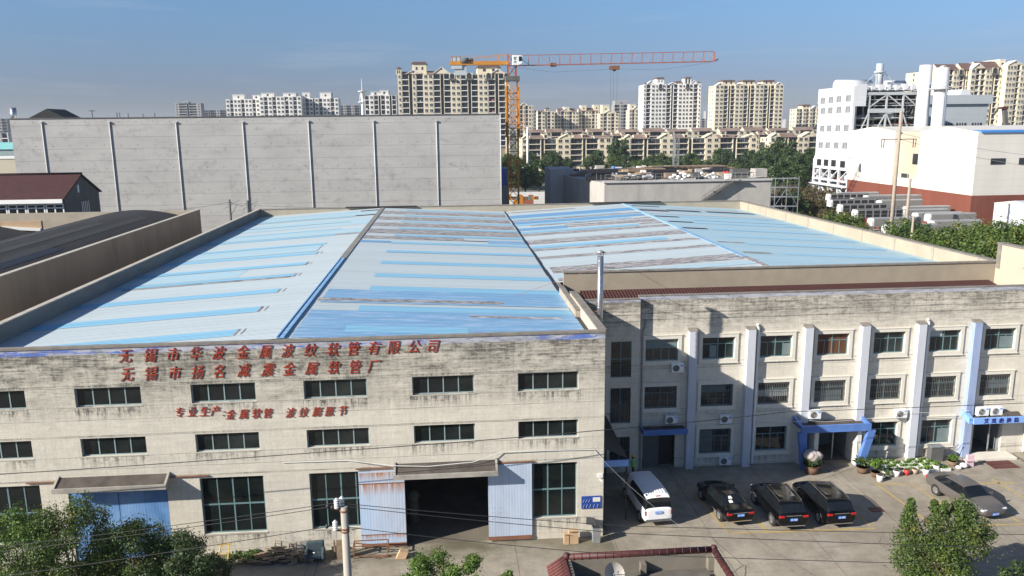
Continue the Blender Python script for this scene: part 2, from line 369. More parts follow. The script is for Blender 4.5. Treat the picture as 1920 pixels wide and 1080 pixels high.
m_foam = M('foam_white', (.74,.74,.71), .8, .08, 3)
m_redp = M('red_plastic', (.55,.04,.03), .5, .1, 3)
m_netw = M('grey_netting', (.30,.31,.32), .9, .2, 1.5)
def leafmat(name, dark, light, yel=None, sc=.7):
    b = NB(name)
    g = b.n('NewGeometry'); rp = g.outputs['Random Per Island']
    col = b.mix(rp, dark, light)
    f = b.ramp(b.noise((1,1,1), sc, 3, .6), [(.35,0),(.65,1)]); col = b.mix(b.mth('MULTIPLY', f, .5), col, light)
    if yel: col = b.mix(b.ramp(b.noise((1,1,1), sc*.8, 3, .5, (7,1,3)), [(.56,0),(.70,.7)]), col, yel)
    b.out(col, .5, 0, None, spec=.35)
    tr = b.n('BsdfTranslucent', {'Color': b.mix(.5, col, mul(light,1.3))}); ms = b.n('MixShader', {0: .22, 1: b.b.outputs[0], 2: tr.outputs[0]})
    b.t.links.new(ms.outputs[0], b.t.nodes['Material Output'].inputs['Surface']); return b.m
m_leaf = leafmat('leaf_green', (.022,.042,.012), (.10,.155,.03), (.22,.21,.035))
m_leafd = leafmat('leaf_dark', (.020,.038,.012), (.06,.10,.028))
m_leafb = leafmat('leaf_bright', (.045,.09,.015), (.13,.21,.035))
m_leafbr = leafmat('leaf_brown', (.05,.045,.02), (.12,.095,.04))
m_leafv = leafmat('leaf_veg', (.05,.11,.015), (.16,.28,.04), sc=3)

def yardmat():
    b = NB('yard_concrete'); X = b.xyz()
    col = b.mix(b.ramp(b.noise((1,1,1), .16, 6, .6), [(.32,0),(.68,1)]), (.245,.215,.17), (.375,.335,.27))
    f2 = b.ramp(b.noise((1,1,1), 1.1, 6, .72, (3,1,2)), [(.40,0),(.72,1)]); col = b.mix(b.mth('MULTIPLY', f2, .52), col, (.125,.105,.08))
    f4 = b.ramp(b.noise((1,.35,1), .5, 4, .6, (6,1,2)), [(.58,0),(.68,1)]); col = b.mix(b.mth('MULTIPLY', f4, .30), col, (.36,.34,.30))
    tr = b.ramp(b.noise((.25,1.4,1), .8, 5, .65, (2,9,2)), [(.55,0),(.7,1)]); col = b.mix(b.mth('MULTIPLY', tr, .28), col, (.11,.10,.085))
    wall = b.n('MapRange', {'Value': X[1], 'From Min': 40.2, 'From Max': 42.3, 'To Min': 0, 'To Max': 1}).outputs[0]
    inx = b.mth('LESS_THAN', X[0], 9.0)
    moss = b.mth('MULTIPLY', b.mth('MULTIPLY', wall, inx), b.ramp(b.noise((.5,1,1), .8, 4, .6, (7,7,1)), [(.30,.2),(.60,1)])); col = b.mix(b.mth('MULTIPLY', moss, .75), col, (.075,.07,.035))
    v = b.n('TexVoronoi', {'Vector': b.mix(.16, b.co((1,1,0)), b.n('TexNoise', {'Vector': b.co(), 'Scale': .9, 'Detail': 7}).outputs['Color']), 'Scale': .16}, feature='DISTANCE_TO_EDGE').outputs['Distance']
    crk = b.mth('LESS_THAN', v, .0022); col = b.mix(b.mth('MULTIPLY', b.mth('MULTIPLY', crk, .7), b.ramp(b.noise((1,1,1), .22, 3, .5, (3,8,1)), [(.50,0),(.58,1)])), col, (.06,.052,.045))
    jt = b.mth('LESS_THAN', b.mth('FRACT', b.mth('ADD', b.mth('MULTIPLY', X[0], .1724), .43)), .0065); col = b.mix(b.mth('MULTIPLY', jt, .65), col, (.07,.06,.05))
    jt2 = b.mth('LESS_THAN', b.mth('FRACT', b.mth('MULTIPLY', X[1], .21)), .006); col = b.mix(b.mth('MULTIPLY', jt2, .45), col, (.07,.06,.05))
    return b.out(col, .9, 0, b.noise((1,1,1), 5, 6), .02, .25)
m_yard = yardmat()
m_ground = M('city_ground', (.13,.13,.105), .95, .3, .02, dirt=.45, dirtc=(.055,.075,.03))
m_yellow = M('worn_yellow_paint', (.42,.30,.10), .85, .12, 3, dirt=.44, dirtc=(.24,.21,.165))

# ------------------------------------------------------------------ ground
g = MB(); g.face([(-4000,-300,-.02),(4000,-300,-.02),(4000,7000,-.02),(-4000,7000,-.02)])
tag(g.build('ground', m_ground), kind='structure')
g = MB(); g.face([(-45,5,.0),(75,5,.0),(75,60,.0),(-45,60,.0)]); tag(g.build('yard', m_yard), kind='structure')
g = MB()
def stripe(x0,y0,x1,y1,w=.16):
    d = Vector((x1-x0,y1-y0,0)).normalized(); n = Vector((-d.y,d.x,0))*w/2; a = Vector((x0,y0,.005)); c = Vector((x1,y1,.005))
    g.face([a-n,c-n,c+n,a+n])
for (xa,xb) in ((15.55,16.05),(17.95,18.35),(20.95,21.3),(24.4,24.75)): stripe(xa,47.6,xb,42.35)
stripe(16.05,42.33,24.9,42.05)
for x in (28.25,30.55,33.6,36.3): stripe(x-.15,47.7,x+.25,41.9)
stripe(28.0,47.75,30.1,47.6); stripe(34.9,47.15,37.2,47.0); stripe(28.5,41.85,36.6,41.55)
tag(g.build('road_markings', m_yellow), kind='structure')
# ------------------------------------------------------------------ the hall
def wall_holes(mb, x0, x1, z0, z1, y, holes, depth, m=0, mr=0, back=True):
    xs = sorted({x0, x1, *[h[0] for h in holes], *[h[1] for h in holes]}); zs = sorted({z0, z1, *[h[2] for h in holes], *[h[3] for h in holes]})
    xs = [x for x in xs if x0 <= x <= x1]; zs = [z for z in zs if z0 <= z <= z1]
    for a, b in zip(xs, xs[1:]):
        for c, d in zip(zs, zs[1:]):
            cx, cz = (a+b)/2, (c+d)/2
            if any(h[0] < cx < h[1] and h[2] < cz < h[3] for h in holes): continue
            mb.face([(a,y,c),(b,y,c),(b,y,d),(a,y,d)], m)
            if back: mb.face([(a,y+depth,c),(a,y+depth,d),(b,y+depth,d),(b,y+depth,c)], m)
    for h in holes:
        a, b, c, d = max(h[0],x0), min(h[1],x1), max(h[2],z0), min(h[3],z1)
        mb.face([(a,y,d),(b,y,d),(b,y+depth,d),(a,y+depth,d)], mr)
        if c > z0+.01: mb.face([(a,y,c),(a,y+depth,c),(b,y+depth,c),(b,y,c)], mr)
        mb.face([(a,y,c),(a,y,d),(a,y+depth,d),(a,y+depth,c)], mr); mb.face([(b,y,c),(b,y+depth,c),(b,y+depth,d),(b,y,d)], mr)

FY = 42.8
hall = thing('factory_hall', 'weathered cream factory hall with a patched blue and white sheet roof behind a flat front', 'factory', (-9.3, FY, 0))
XR, XL = 8.57, -27.6
cols = [-26.3, -20.3, -14.22, -8.19, -2.26, 3.63]; WW = 3.44
holes = []
for x in cols:
    holes += [(x, x+WW, 9.10, 10.17), (x, x+WW, 6.26, 7.31)]
big = [(-26.3,-22.75), (-14.2,-10.72), (-8.2,-4.76), (3.63,7.02)]
for a, b in big: holes.append((a, b, 1.32, 4.72))
holes += [(-21.3,-16.0,0,4.62), (-2.9,1.87,0,4.62)]
w = MB(); wall_holes(w, XL, XR, 0, 12.38, FY, holes, .28)
w.face([(XR,FY,0),(XR,FY+.28,0),(XR,FY+.28,12.38),(XR,FY,12.38)]); w.face([(XL,FY,0),(XL,FY,12.38),(XL,FY+.28,12.38),(XL,FY+.28,0)])
w.build('front_wall', m_facade, hall)
w = MB(); w.box(XL-.02, XR+.02, FY-.05, FY+.30, 12.38, 12.50); w.build('front_coping', m_cope, hall)
# small windows
def window_small():
    f = MB(); W, Hh = WW, 1.06; t = .06
    f.box(0,W,0,.05,0,t); f.box(0,W,0,.05,Hh-t,Hh)
    for k in range(5):
        x = t/2+(W-t)*k/4; f.box(x-t/2, x+t/2, .003, .047, t, Hh-t)
    o = f.build('window', m_tealg, hall, org=(0,0,0))
    p = MB(); p.box(.03, W-.03, .02, .03, .03, Hh-.03); p.build('pane', m_glass, o, org=(0,0,0))
    s = MB(); s.box(-.03, W+.03, -.176, -.06, -.06, -.007); s.build('sill', m_facade2, o, org=(0,0,0)); return o
m_facade2 = M('sill_render', (.38,.355,.30), .9, .12, 1.5, dirt=.35, dirtc=(.12,.11,.10))
ws = None
for x in cols:
    for z in (9.105, 6.255):
        loc = Vector((x, FY+.16, z)) - hall.location
        if ws is None: ws = window_small(); ws.location = loc
        else: copy_part(ws, loc, hall)
def window_big(a, b):
    f = MB(); W = b-a; Hh = 3.40; t = .07; z0 = 0; n = 4
    f.box(0,W,0,.05,0,t); f.box(0,W,0,.05,Hh-t,Hh); f.box(0,W,-.004,.054,Hh*.5-.02,Hh*.5+.07)
    for k in range(n+1):
        x = t/2+(W-t)*k/n; q = t*(.8 if k % 2 else 1.15); f.box(x-q/2, x+q/2, .003, .047, t, Hh-t)
    o = f.build('window', m_teal, hall, org=(0,0,0)); o.location = Vector((a, FY+.15, 1.32))-hall.location
    p = MB(); p.box(.03, W-.03, .02, .03, .03, Hh-.03); p.build('pane', m_glass, o, org=(0,0,0))
for a, b in big: window_big(a, b)
for a, b in big:
    s = MB(); s.box(a-.04, b+.04, FY-.025, FY+.1, 1.23, 1.318); s.build('sill', m_facade2, hall)
# doors
def doormat(name, c, rustz=(), streak=.0, blue=None, lines=3.2):
    b = NB(name); X = b.xyz()
    col = b.mix(b.ramp(b.noise((1,1,.35), .9, 5, .65), [(.35,0),(.66,1)]), mul(c,.88), mul(c,1.1))
    if blue: col = b.mix(b.ramp(b.noise((.5,1,.35), .8, 3, .6, (4,1,2)), [(.42,0),(.60,1)]), col, blue)
    li = b.mth('LESS_THAN', b.mth('FRACT', b.mth('MULTIPLY', X[0], lines)), .06); col = b.mix(b.mth('MULTIPLY', li, .22), col, mul(c,.5))
    for (zt, ln) in rustz:
        q = b.n('MapRange', {'Value': X[2], 'From Min': zt-ln, 'From Max': zt, 'To Min': 0, 'To Max': 1}).outputs[0]; q = b.mth('MULTIPLY', q, b.mth('LESS_THAN', X[2], zt))
        s_ = b.ramp(b.noise((5,1,.18), 1.4, 5, .7, (zt,0,0)), [(.36,0),(.62,1)]); r = b.mth('MULTIPLY', b.mth('POWER', q, 1.1), s_)
        col = b.mix(b.mth('MULTIPLY', r, 1.4, True), col, (.36,.15,.045))
    return b.out(col, .55, 0, b.n('TexWave', {'Vector': b.co((1,0,0)), 'Scale': 1.9}, bands_direction='X').outputs['Fac'], .003, .3)
m_dblue1 = doormat('blue_door', (.09,.21,.44), blue=(.17,.31,.55), lines=.75)
m_dlt = doormat('pale_door', (.42,.49,.60), lines=1.3)
m_drust = doormat('rusty_pale_door', (.44,.50,.60), ((3.98,.75),(4.65,.55),(.86,.35)), lines=1.6, blue=(.40,.52,.68))
for (a,b_,nm) in ((-21.26,-18.70,'door'),(-18.66,-16.04,'door')):
    d = MB(); d.box(a, b_, FY+.06, FY+.12, .06, 4.6); d.build(nm, m_dblue1, hall)
dl = MB(); dl.box(-5.46,-2.90,FY-.12,FY-.05,.30,4.72); o = dl.build('sliding_door', m_drust, hall)
for zr0, zr1, yr in ((3.97,4.02,-.121),(.84,.88,-.121),(.10,.298,-.04)): d = MB(); d.box(-5.46,-2.90,FY-.138,FY+yr,zr0,zr1); d.build('rusty_rail', m_rust, o)
dr = MB(); dr.box(1.86,4.38,FY-.12,FY-.05,.36,4.80); o = dr.build('sliding_door', m_dlt, hall)
d = MB(); d.box(1.84,4.38,FY-.14,FY-.04,.12,.355); d.build('bottom_rail', m_rust, o)
for zz in (2.15,1.85,1.45,1.1):
    d = MB(); d.box(2.0,2.25,FY-.126,FY-.121,zz,zz+.02); d.build('paint_mark', m_pilb, o); d = MB(); d.box(2.45,2.65,FY-.126,FY-.121,zz-.02,zz); d.build('paint_mark', m_pilb, o)
for ta, tb_ in ((-23.4,-13.7),(-5.6,-3.6),(2.4,4.5)): d = MB(); d.box(ta,tb_,FY-.10,FY-.02,4.86,4.92); d.build('door_track', m_rust, hall)
def canopy(x0, x1, out, zf, zb, th, name='canopy'):
    c = MB(); y0 = FY-out
    c.prism([(y0,zf),(FY-.002,zb),(FY-.002,zb-.16),(y0+.10,zf-.10)], 'x', x0+.12, x1-.12, 0)       # sloping slab
    c.box(x0, x1, y0-.1, y0, zf-.22, zf+.05, 1)                                                     # front lip
    c.prism([(y0,zf-.26),(y0,zf+.08),(FY-.003,zb+.10),(FY-.003,zb-.2)], 'x', x0, x0+.12, 1); c.prism([(y0,zf-.26),(y0,zf+.08),(FY-.003,zb+.10),(FY-.003,zb-.2)], 'x', x1-.12, x1, 1)
    return c.build(name, [m_tar, m_trim2], hall)
m_trim2 = M('canopy_edge', (.33,.31,.27), .9, .15, 1.5, dirt=.40, dirtc=(.10,.092,.085))
canopy(-21.75,-15.75,.72,4.74,5.10,.2); canopy(-3.45,2.4,.70,4.66,5.08,.2)
d = MB(); d.tube([(-9.6,FY-.04,5.45),(-6,FY-.05,5.42),(-3.4,FY-.35,5.12),(-1.5,FY-.45,5.04),(1,FY-.4,5.16),(2.6,FY-.1,5.55),(6.0,FY-.05,5.5),(8.0,FY-.05,5.45),(8.3,FY-.04,5.1),(8.5,FY-.04,4.9)], .022, 5); d.build('white_conduit', m_wirew, hall)
# other walls and parapets
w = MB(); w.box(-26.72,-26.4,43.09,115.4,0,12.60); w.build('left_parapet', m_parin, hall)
w = MB(); w.box(-26.77,-26.35,43.09,115.45,12.60,12.68); w.build('left_coping', m_copel, hall)
w = MB(); w.box(-26.4,43.0,115.0,115.4,0,12.55); w.build('back_parapet', m_parap, hall)
w = MB(); w.box(-26.4,43.0,114.94,115.46,12.552,12.64); w.build('back_coping', m_cope, hall)
for x0_,x1_ in ((-14.5,-4.5),(20.5,31)): w = MB(); w.box(x0_,x1_,114.6,115.5,12.642,12.72); w.build('ridge_cap', m_dark, hall)
w = MB(); w.prism([(42.9,115.4),(43.35,115.4),(44.85,61.0),(44.4,61.0)], 'z', 0, 12.48)
for k in range(9):
    y = 112-k*6.1; x = 42.9+(115.4-y)/54.4*1.5; w.box(x-.05,x+.1,y-.2,y+.2,11,12.478,1)
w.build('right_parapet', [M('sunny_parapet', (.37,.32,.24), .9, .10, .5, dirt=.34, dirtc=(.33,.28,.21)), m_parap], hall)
w = MB(); w.prism([(42.84,115.46),(43.41,115.46),(44.91,60.95),(44.34,60.95)], 'z', 12.482, 12.57); w.build('right_coping', m_cope, hall)
w = MB(); w.box(8.85,44.39,61.0,61.3,0,12.42); w.build('inner_wall', M('inner_render', (.31,.265,.20), .9, .12, .5, dirt=.30, dirtc=(.20,.17,.13), bump=.01), hall)
w = MB(); w.box(8.8,44.38,60.92,61.36,12.422,12.53); w.build('inner_coping', m_cope, hall)
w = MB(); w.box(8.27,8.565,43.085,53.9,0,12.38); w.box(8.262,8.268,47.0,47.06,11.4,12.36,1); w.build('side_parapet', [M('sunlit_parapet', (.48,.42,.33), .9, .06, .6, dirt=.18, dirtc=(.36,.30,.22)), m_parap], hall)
w = MB(); w.box(8.24,8.72,43.12,53.95,12.382,12.47); w.build('side_coping', m_cope, hall)
w = MB(); w.box(7.95,8.25,49.5,57.0,0,12.15); w.build('side_parapet', m_parap, hall)
w = MB(); w.box(7.92,8.28,49.45,57.05,12.152,12.22); w.box(8.28,8.55,53.98,60.95,0,11.7); w.build('side_coping', m_cope, hall)
# roof: four slopes, every patch of other sheet laid 1 cm proud
mats_roof = [m_roof, m_roof2, m_sky, m_skylt, m_blue, m_dblue, m_peel, m_dark, m_rustd]
W0,W1,SK,SL,BL,DB,PE,DK,RU = range(9)
def slope(name, xa, za, xb, zb, y0, y1, patches, m0):
    q = MB(); Z = lambda x: za+(x-xa)/(xb-xa)*(zb-za)
    lo, hi = min(xa,xb), max(xa,xb)
    q.face([(lo,y0,Z(lo)),(hi,y0,Z(hi)),(hi,y1,Z(hi)),(lo,y1,Z(lo))], m0)
    for k, (p0, p1, x0, x1, mm) in enumerate(patches):
        x0, x1 = max(lo+.02, min(x0,x1)), min(hi-.02, max(x0,x1)); h = .012+.004*(k % 5)
        q.face([(x0,p0,Z(x0)+h),(x1,p0,Z(x1)+h),(x1,p1,Z(x1)+h),(x0,p1,Z(x0)+h)], mm)
    return q.build(name, mats_roof, hall)
def PP(yc, w, x0, x1, mm): return (yc-w/2, yc+w/2, x0, x1, mm)
ra = random.Random(3)
A = []
for k, (yc, wd) in enumerate([(45.35,1.5),(51.3,1.55),(57.3,1.5),(63.6,1.0),(68.9,1.4),(74.8,1.5),(81.0,1.2),(87.3,1.0),(93,.9),(105.4,.9),(111.4,.9)]):
    A.append(PP(yc, wd, -26.4, -12.3, SK if k < 8 else SL))
A += [PP(62.75,.45,-25.3,-12.4,PE), PP(99.4,.28,-26.3,-12,DK), PP(112.1,1.0,-12.1,-9.2,DK), PP(106.2,1.0,-12.2,-9.2,DK), PP(87.5,.9,-12.3,-9.4,PE), PP(99.6,7,-26.2,-9.5,W1), PP(108.5,4.5,-26.2,-9.5,W1), PP(90.2,4.2,-26.2,-9.6,W1), PP(78.0,4.3,-26.3,-12.5,W1), PP(66.2,3.6,-26.3,-17,W1)]
for yc in (45.35,51.3,57.3,63.4,68.9,74.8): A.append(PP(yc,1.5,-12.3,-12.16,PE)); A.append(PP(yc+.1,1.3,-11.9,-11.84,PE)); 
B_ = []
for yc in (112.2,105.4,98.9,92.2,86.2): B_.append(PP(yc,1.25,-5.8,8,SK))
for yc in (109,102.2,95.6,89.4): B_.append(PP(yc,3.6,-8.9,7.8,PE))
B_ += [PP(84.2,2.0,-8.9,1.5,PE), PP(83.4,.5,.8,4.0,DK), PP(83.0,2.2,4.0,8,BL)]
B_ += [PP(81,1.35,-9.1,-5.9,DB), PP(80.6,1.35,-5.8,8,SK), PP(74.9,1.35,-5.9,8,SK), PP(68.6,1.6,-5.9,8,SK), PP(62.6,1.6,-5.9,8,SK)]
B_ += [PP(57.35,1.5,-5.8,8,SK), (52.3,56.6,-8.6,8,BL), PP(53.2,.9,-8.9,3.6,PE), PP(53.0,1.0,-8.9,-6,W0), PP(50.8,1.5,-5.9,8,SK), (43.2,50.0,-8.8,8,BL), PP(49.1,.55,1.2,7.0,PE), PP(45.4,1.5,-6.1,1.0,SK), PP(46.2,2.4,-9,-6.2,W0), PP(56.3,1.0,-6.0,-5.2,W1)]
C_ = [PP(112.8,2.6,9,25,W0), PP(107.6,3.4,8.3,25.2,DB), PP(104.6,1.3,8.3,22.4,SL), PP(103,.9,8.3,25.2,PE), PP(100.6,2.3,8.3,24.9,DB), PP(98.2,1.6,8.3,22.7,SK), PP(97.2,1.0,10,25,PE), PP(94.0,2.3,8.3,14,DB), PP(94.6,2.4,14,25,PE), PP(91.2,1.4,8.3,22,SK), PP(92,1.4,22.2,25,PE), PP(89.2,1.7,8.3,25,PE), PP(86.4,3.0,8.4,25,W0), PP(83.2,2.6,8.3,25,PE), PP(79.8,1.6,8.3,22.2,SK), PP(78.0,1.1,8.3,25.2,PE), PP(73.2,1.3,8.3,25.2,PE), PP(66.6,2.8,8.6,25.1,PE), PP(63.4,1.2,8.6,25,W1), PP(62.3,1.0,8.6,20,PE), PP(112.9,.8,8.4,18,PE)]
Dp = [PP(112.1,1.0,26,30,DK), PP(106.2,1.9,25.7,29.6,RU), PP(107.4,1.5,29.8,34.5,DK), PP(107.7,1.3,35.5,42.3,DK), PP(98.5,1.0,25.8,28.9,DK), PP(92.9,1.1,26,29,DK), PP(86.6,1.1,25.9,28.7,DK), PP(110.6,.5,31,41,DK), PP(75.7,.8,26.1,29.1,PE), PP(69,.9,26.2,28.8,PE)]
for yc, xs in ((99.6,29.1),(92.6,29.1),(86.6,29),(80.6,28.7),(75.2,28.8),(69.2,30)):
    Dp.append(PP(yc,1.4,xs,42.9,SL)); Dp.append(PP(yc+.2,1.3,42.9-(yc-60)*.085,42.9,SK))
Dp += [PP(110,2.5,26,42,W0), PP(103,3,26,43,W0), PP(96,1.6,30,43,SL)]
slope('roof', -26.4, 11.52, -9.3, 12.55, 43.05, 115.0, A, W0); slope('roof', -9.3, 12.55, 8.12, 11.62, 43.05, 115.0, B_, W0)
slope('roof', 8.12, 11.62, 25.3, 12.50, 61.3, 115.0, C_, W0); slope('roof', 25.3, 12.50, 44.4, 11.25, 61.3, 115.0, Dp, W1)
q = MB(); q.bar((-9.3,43.05,12.57),(-9.3,70,12.58),.40,.05,0); q.bar((-9.3,70.0,12.575),(-9.3,114.6,12.575),.55,.05,1)
q.bar((-9.48,43.05,12.62),(-9.48,70,12.62),.07,.05,2); q.bar((-9.12,43.05,12.62),(-9.12,70,12.62),.07,.05,2); q.build('ridge_flashing', [m_blue, m_parin, m_dblue], hall)
q = MB(); q.bar((25.3,61.4,12.53),(25.3,66,12.53),.6,.05,1); q.bar((25.3,66,12.53),(25.3,86,12.53),.45,.05,0); q.bar((25.3,86,12.53),(25.3,114.6,12.53),.35,.05,2); q.build('ridge_flashing', [m_blue, m_peel, m_skylt], hall)
q = MB()
for k in range(24): 
    y = 43.2+k*3.0; q.box(7.98+ra.uniform(-.05,.05),8.2+ra.uniform(-.03,.05),y,y+3.0,11.45,11.66+ra.uniform(0,.02))
q.build('valley_gutter', m_black, hall)
# inside, seen through the open door
q = MB(); q.face([(-14,42.95,.008),(8,42.95,.008),(8,75,.008),(-14,75,.008)]); q.build('inside_floor', M('oily_floor', (.15,.13,.10), .8, .25, .5, dirt=.35, dirtc=(.05,.045,.04)), hall)
q = MB()
q.cyl((-2.6,45.6,.01),(-2.6,45.6,1.5),.35,.3,8); q.ball((-2.6,45.6,1.75),.4,8); tag(q.build('stored_machine', m_greyw, org=(-2.6,45.6,0)), 'pale machine standing in the dark just inside the open hall door', 'machine')

# signs: red metal letters, standing off the wall
def glyph(ch, size, th, mat, shear=.30, fat=-.003):
    cu = bpy.data.curves.new('glyph', 'FONT'); cu.body = ch; cu.size = size; cu.extrude = th/2; cu.offset = fat*size; cu.shear = shear; cu.align_x = 'CENTER'; cu.resolution_u = 2
    o = bpy.data.objects.new('glyph_tmp', cu); COL.objects.link(o); dg = bpy.context.evaluated_depsgraph_get()
    me = bpy.data.meshes.new_from_object(o.evaluated_get(dg)); bpy.data.objects.remove(o); bpy.data.curves.remove(cu)
    for v in me.vertices: x, y, z = v.co; v.co = (x, -z, y)
    me.materials.clear(); me.materials.append(mat); me.name = 'character'; return me
GL = {}
def sign_line(label, text, xs, zs, size, y, mat, group=None, sizes=None):
    r = thing('wall_sign', label, 'sign', (xs[0], y, zs[0]), group)
    for k, (ch, x, z) in enumerate(zip(text, xs, zs)):
        key = (ch, size)
        if key not in GL: GL[key] = glyph(ch, size, .032, mat)
        c = bpy.data.objects.new('character', GL[key]); COL.objects.link(c); c.parent = r; c.location = (x-xs[0], 0, z-zs[0]-size*.38); c.rotation_euler = (0, ra.uniform(-.06,.06), 0)
        c.scale = (.86, 1, 1.03)
    return r
L1 = [-17.49,-16.22,-15.04,-13.81,-12.64,-11.34,-10.14,-8.98,-7.77,-6.56,-5.45,-4.35,-3.25,-2.12,-1.12]
L2 = [-17.5,-16.27,-15.04,-13.83,-12.67,-11.38,-10.1,-8.96,-7.76,-6.57,-5.41,-4.37]
L3 = [-14.98,-14.3,-13.64,-13.05,-12.62,-12.28,-11.55,-10.88,-10.27,-9.04,-8.32,-7.59,-6.9,-6.2]
sign_line('upper and longest line of red Chinese characters on the hall front', '无锡市华波金属波纹软管有限公司', L1, [11.91]*15, .80, FY-.03, m_letter)
sign_line('shorter line of red Chinese characters just below the longest line', '无锡市扬名减震金属软管厂', L2, [10.87]*12, .80, FY-.03, m_letter)
sign_line('line of small red Chinese characters between the two rows of hall windows', '专业生产:金属软管波纹膨胀节', L3, [8.62]*4+[8.55]+[8.39]*4+[8.36]*5, .60, FY-.03, m_letter)
b = MB(); b.box(7.28,8.43,FY-.05,FY-.005,1.80,2.57); bs = tag(b.build('notice_board', M('board_blue', (.02,.06,.27), .5, .2, 4), org=(7.28,FY,1.8)), 'blue notice board with a small white panel on the hall wall', 'sign')
p = MB(); p.box(7.95,8.38,FY-.062,FY-.052,2.22,2.49); p.build('white_panel', m_offwh, bs)
p = MB()
for k, (x, hh) in enumerate(((7.38,.2),(7.56,.22),(7.76,.2),(7.98,.22),(8.2,.2))): p.bar((x,FY-.056,1.86),(x+.07,FY-.056,1.86+hh),.05,.01); 
for x in (7.36,7.52,7.68): p.bar((x,FY-.056,2.2),(x+.1,FY-.056,2.38),.04,.01)
p.build('faded_lettering', m_pilb, bs)
# ------------------------------------------------------------------ the office block
OY = 51.8
off = thing('office_building', 'three storey cream office block with pale blue pilasters beside the factory hall', 'office building', (26, OY, 0))
wx = [13.15] + [17.13+4.07*k for k in range(6)]; WO = 2.27; OXE = 44.38
oh = []; wins = []
for k, x in enumerate(wx):
    oh.append((x, x+WO, 7.85, 9.40)); wins.append((x, 7.85, 1.55, 3, k))
    oh.append((x, x+WO, 4.45, 6.03)); wins.append((x, 4.45, 1.58, 2, k))
for k in (1,2,4,5): oh.append((wx[k], wx[k]+WO, .95, 2.78)); wins.append((wx[k], .95, 1.83, 1, k))
oh += [(13.1,15.42,0,2.55), (25.35,28.1,0,2.65), (37.4,39.6,0,2.65)]
w = MB(); wall_holes(w, 12.65, OXE, 0, 12.4, OY, oh, .26)
w.build('front_wall', m_office, off)
lh = [(10.68,12.1,6.9,9.43),(10.68,12.1,3.6,6.15),(10.68,12.1,.5,2.6)]
w = MB(); wall_holes(w, 8.6, 12.65, 0, 12.3, OY-.43, lh, .26); w.face([(12.65,OY-.43,0),(12.65,OY,0),(12.65,OY,12.3),(12.65,OY-.43,12.3)]); w.build('stair_wall', m_office, off)
w = MB(); w.box(12.63,OXE,OY-.02,OY+.32,12.402,12.46); w.box(8.6,12.62,OY-.45,OY-.1,12.302,12.36); w.build('coping', m_cope, off)
# stair-bay windows with bars
for (a,b,c,d) in lh:
    f = MB(); f.box(a,b,OY-.30,OY-.25,c,c+.07); f.box(a,b,OY-.30,OY-.25,d-.07,d); f.box(a,b,OY-.30,OY-.25,(c+d)/2-.03,(c+d)/2+.04)
    for x in (a,(a+b)/2-.03,b-.06): f.box(x,x+.06,OY-.298,OY-.252,c+.07,d-.07)
    o = f.build('window', m_teal, off); p = MB(); p.box(a+.02,b-.02,OY-.28,OY-.27,c+.02,d-.02); p.build('pane', m_glass2, o)
    r_ = MB(); zt = d if c < 6 else c+1.0
    for k in range(12): x = a+.05+(b-a-.1)*k/11; r_.box(x-.012,x+.012,OY-.36,OY-.335,c+.02,zt)
    for zz in (c+.1,(c+zt)/2,zt-.05): r_.box(a,b,OY-.365,OY-.33,zz-.015,zz+.015)
    r_.build('bars', m_bar, o)
m_curt = M('brown_curtain', (.10,.042,.018), .8, .35, 2, stretch=(4,1,.2)); m_blind = M('pale_blind', (.36,.42,.42), .7, .1, 1)
m_blind2 = M('white_blind', (.52,.53,.50), .7, .12, 2, stretch=(1,1,3)); m_blindg = M('grey_blind', (.16,.20,.20), .6, .1, 1)
wcache = {}
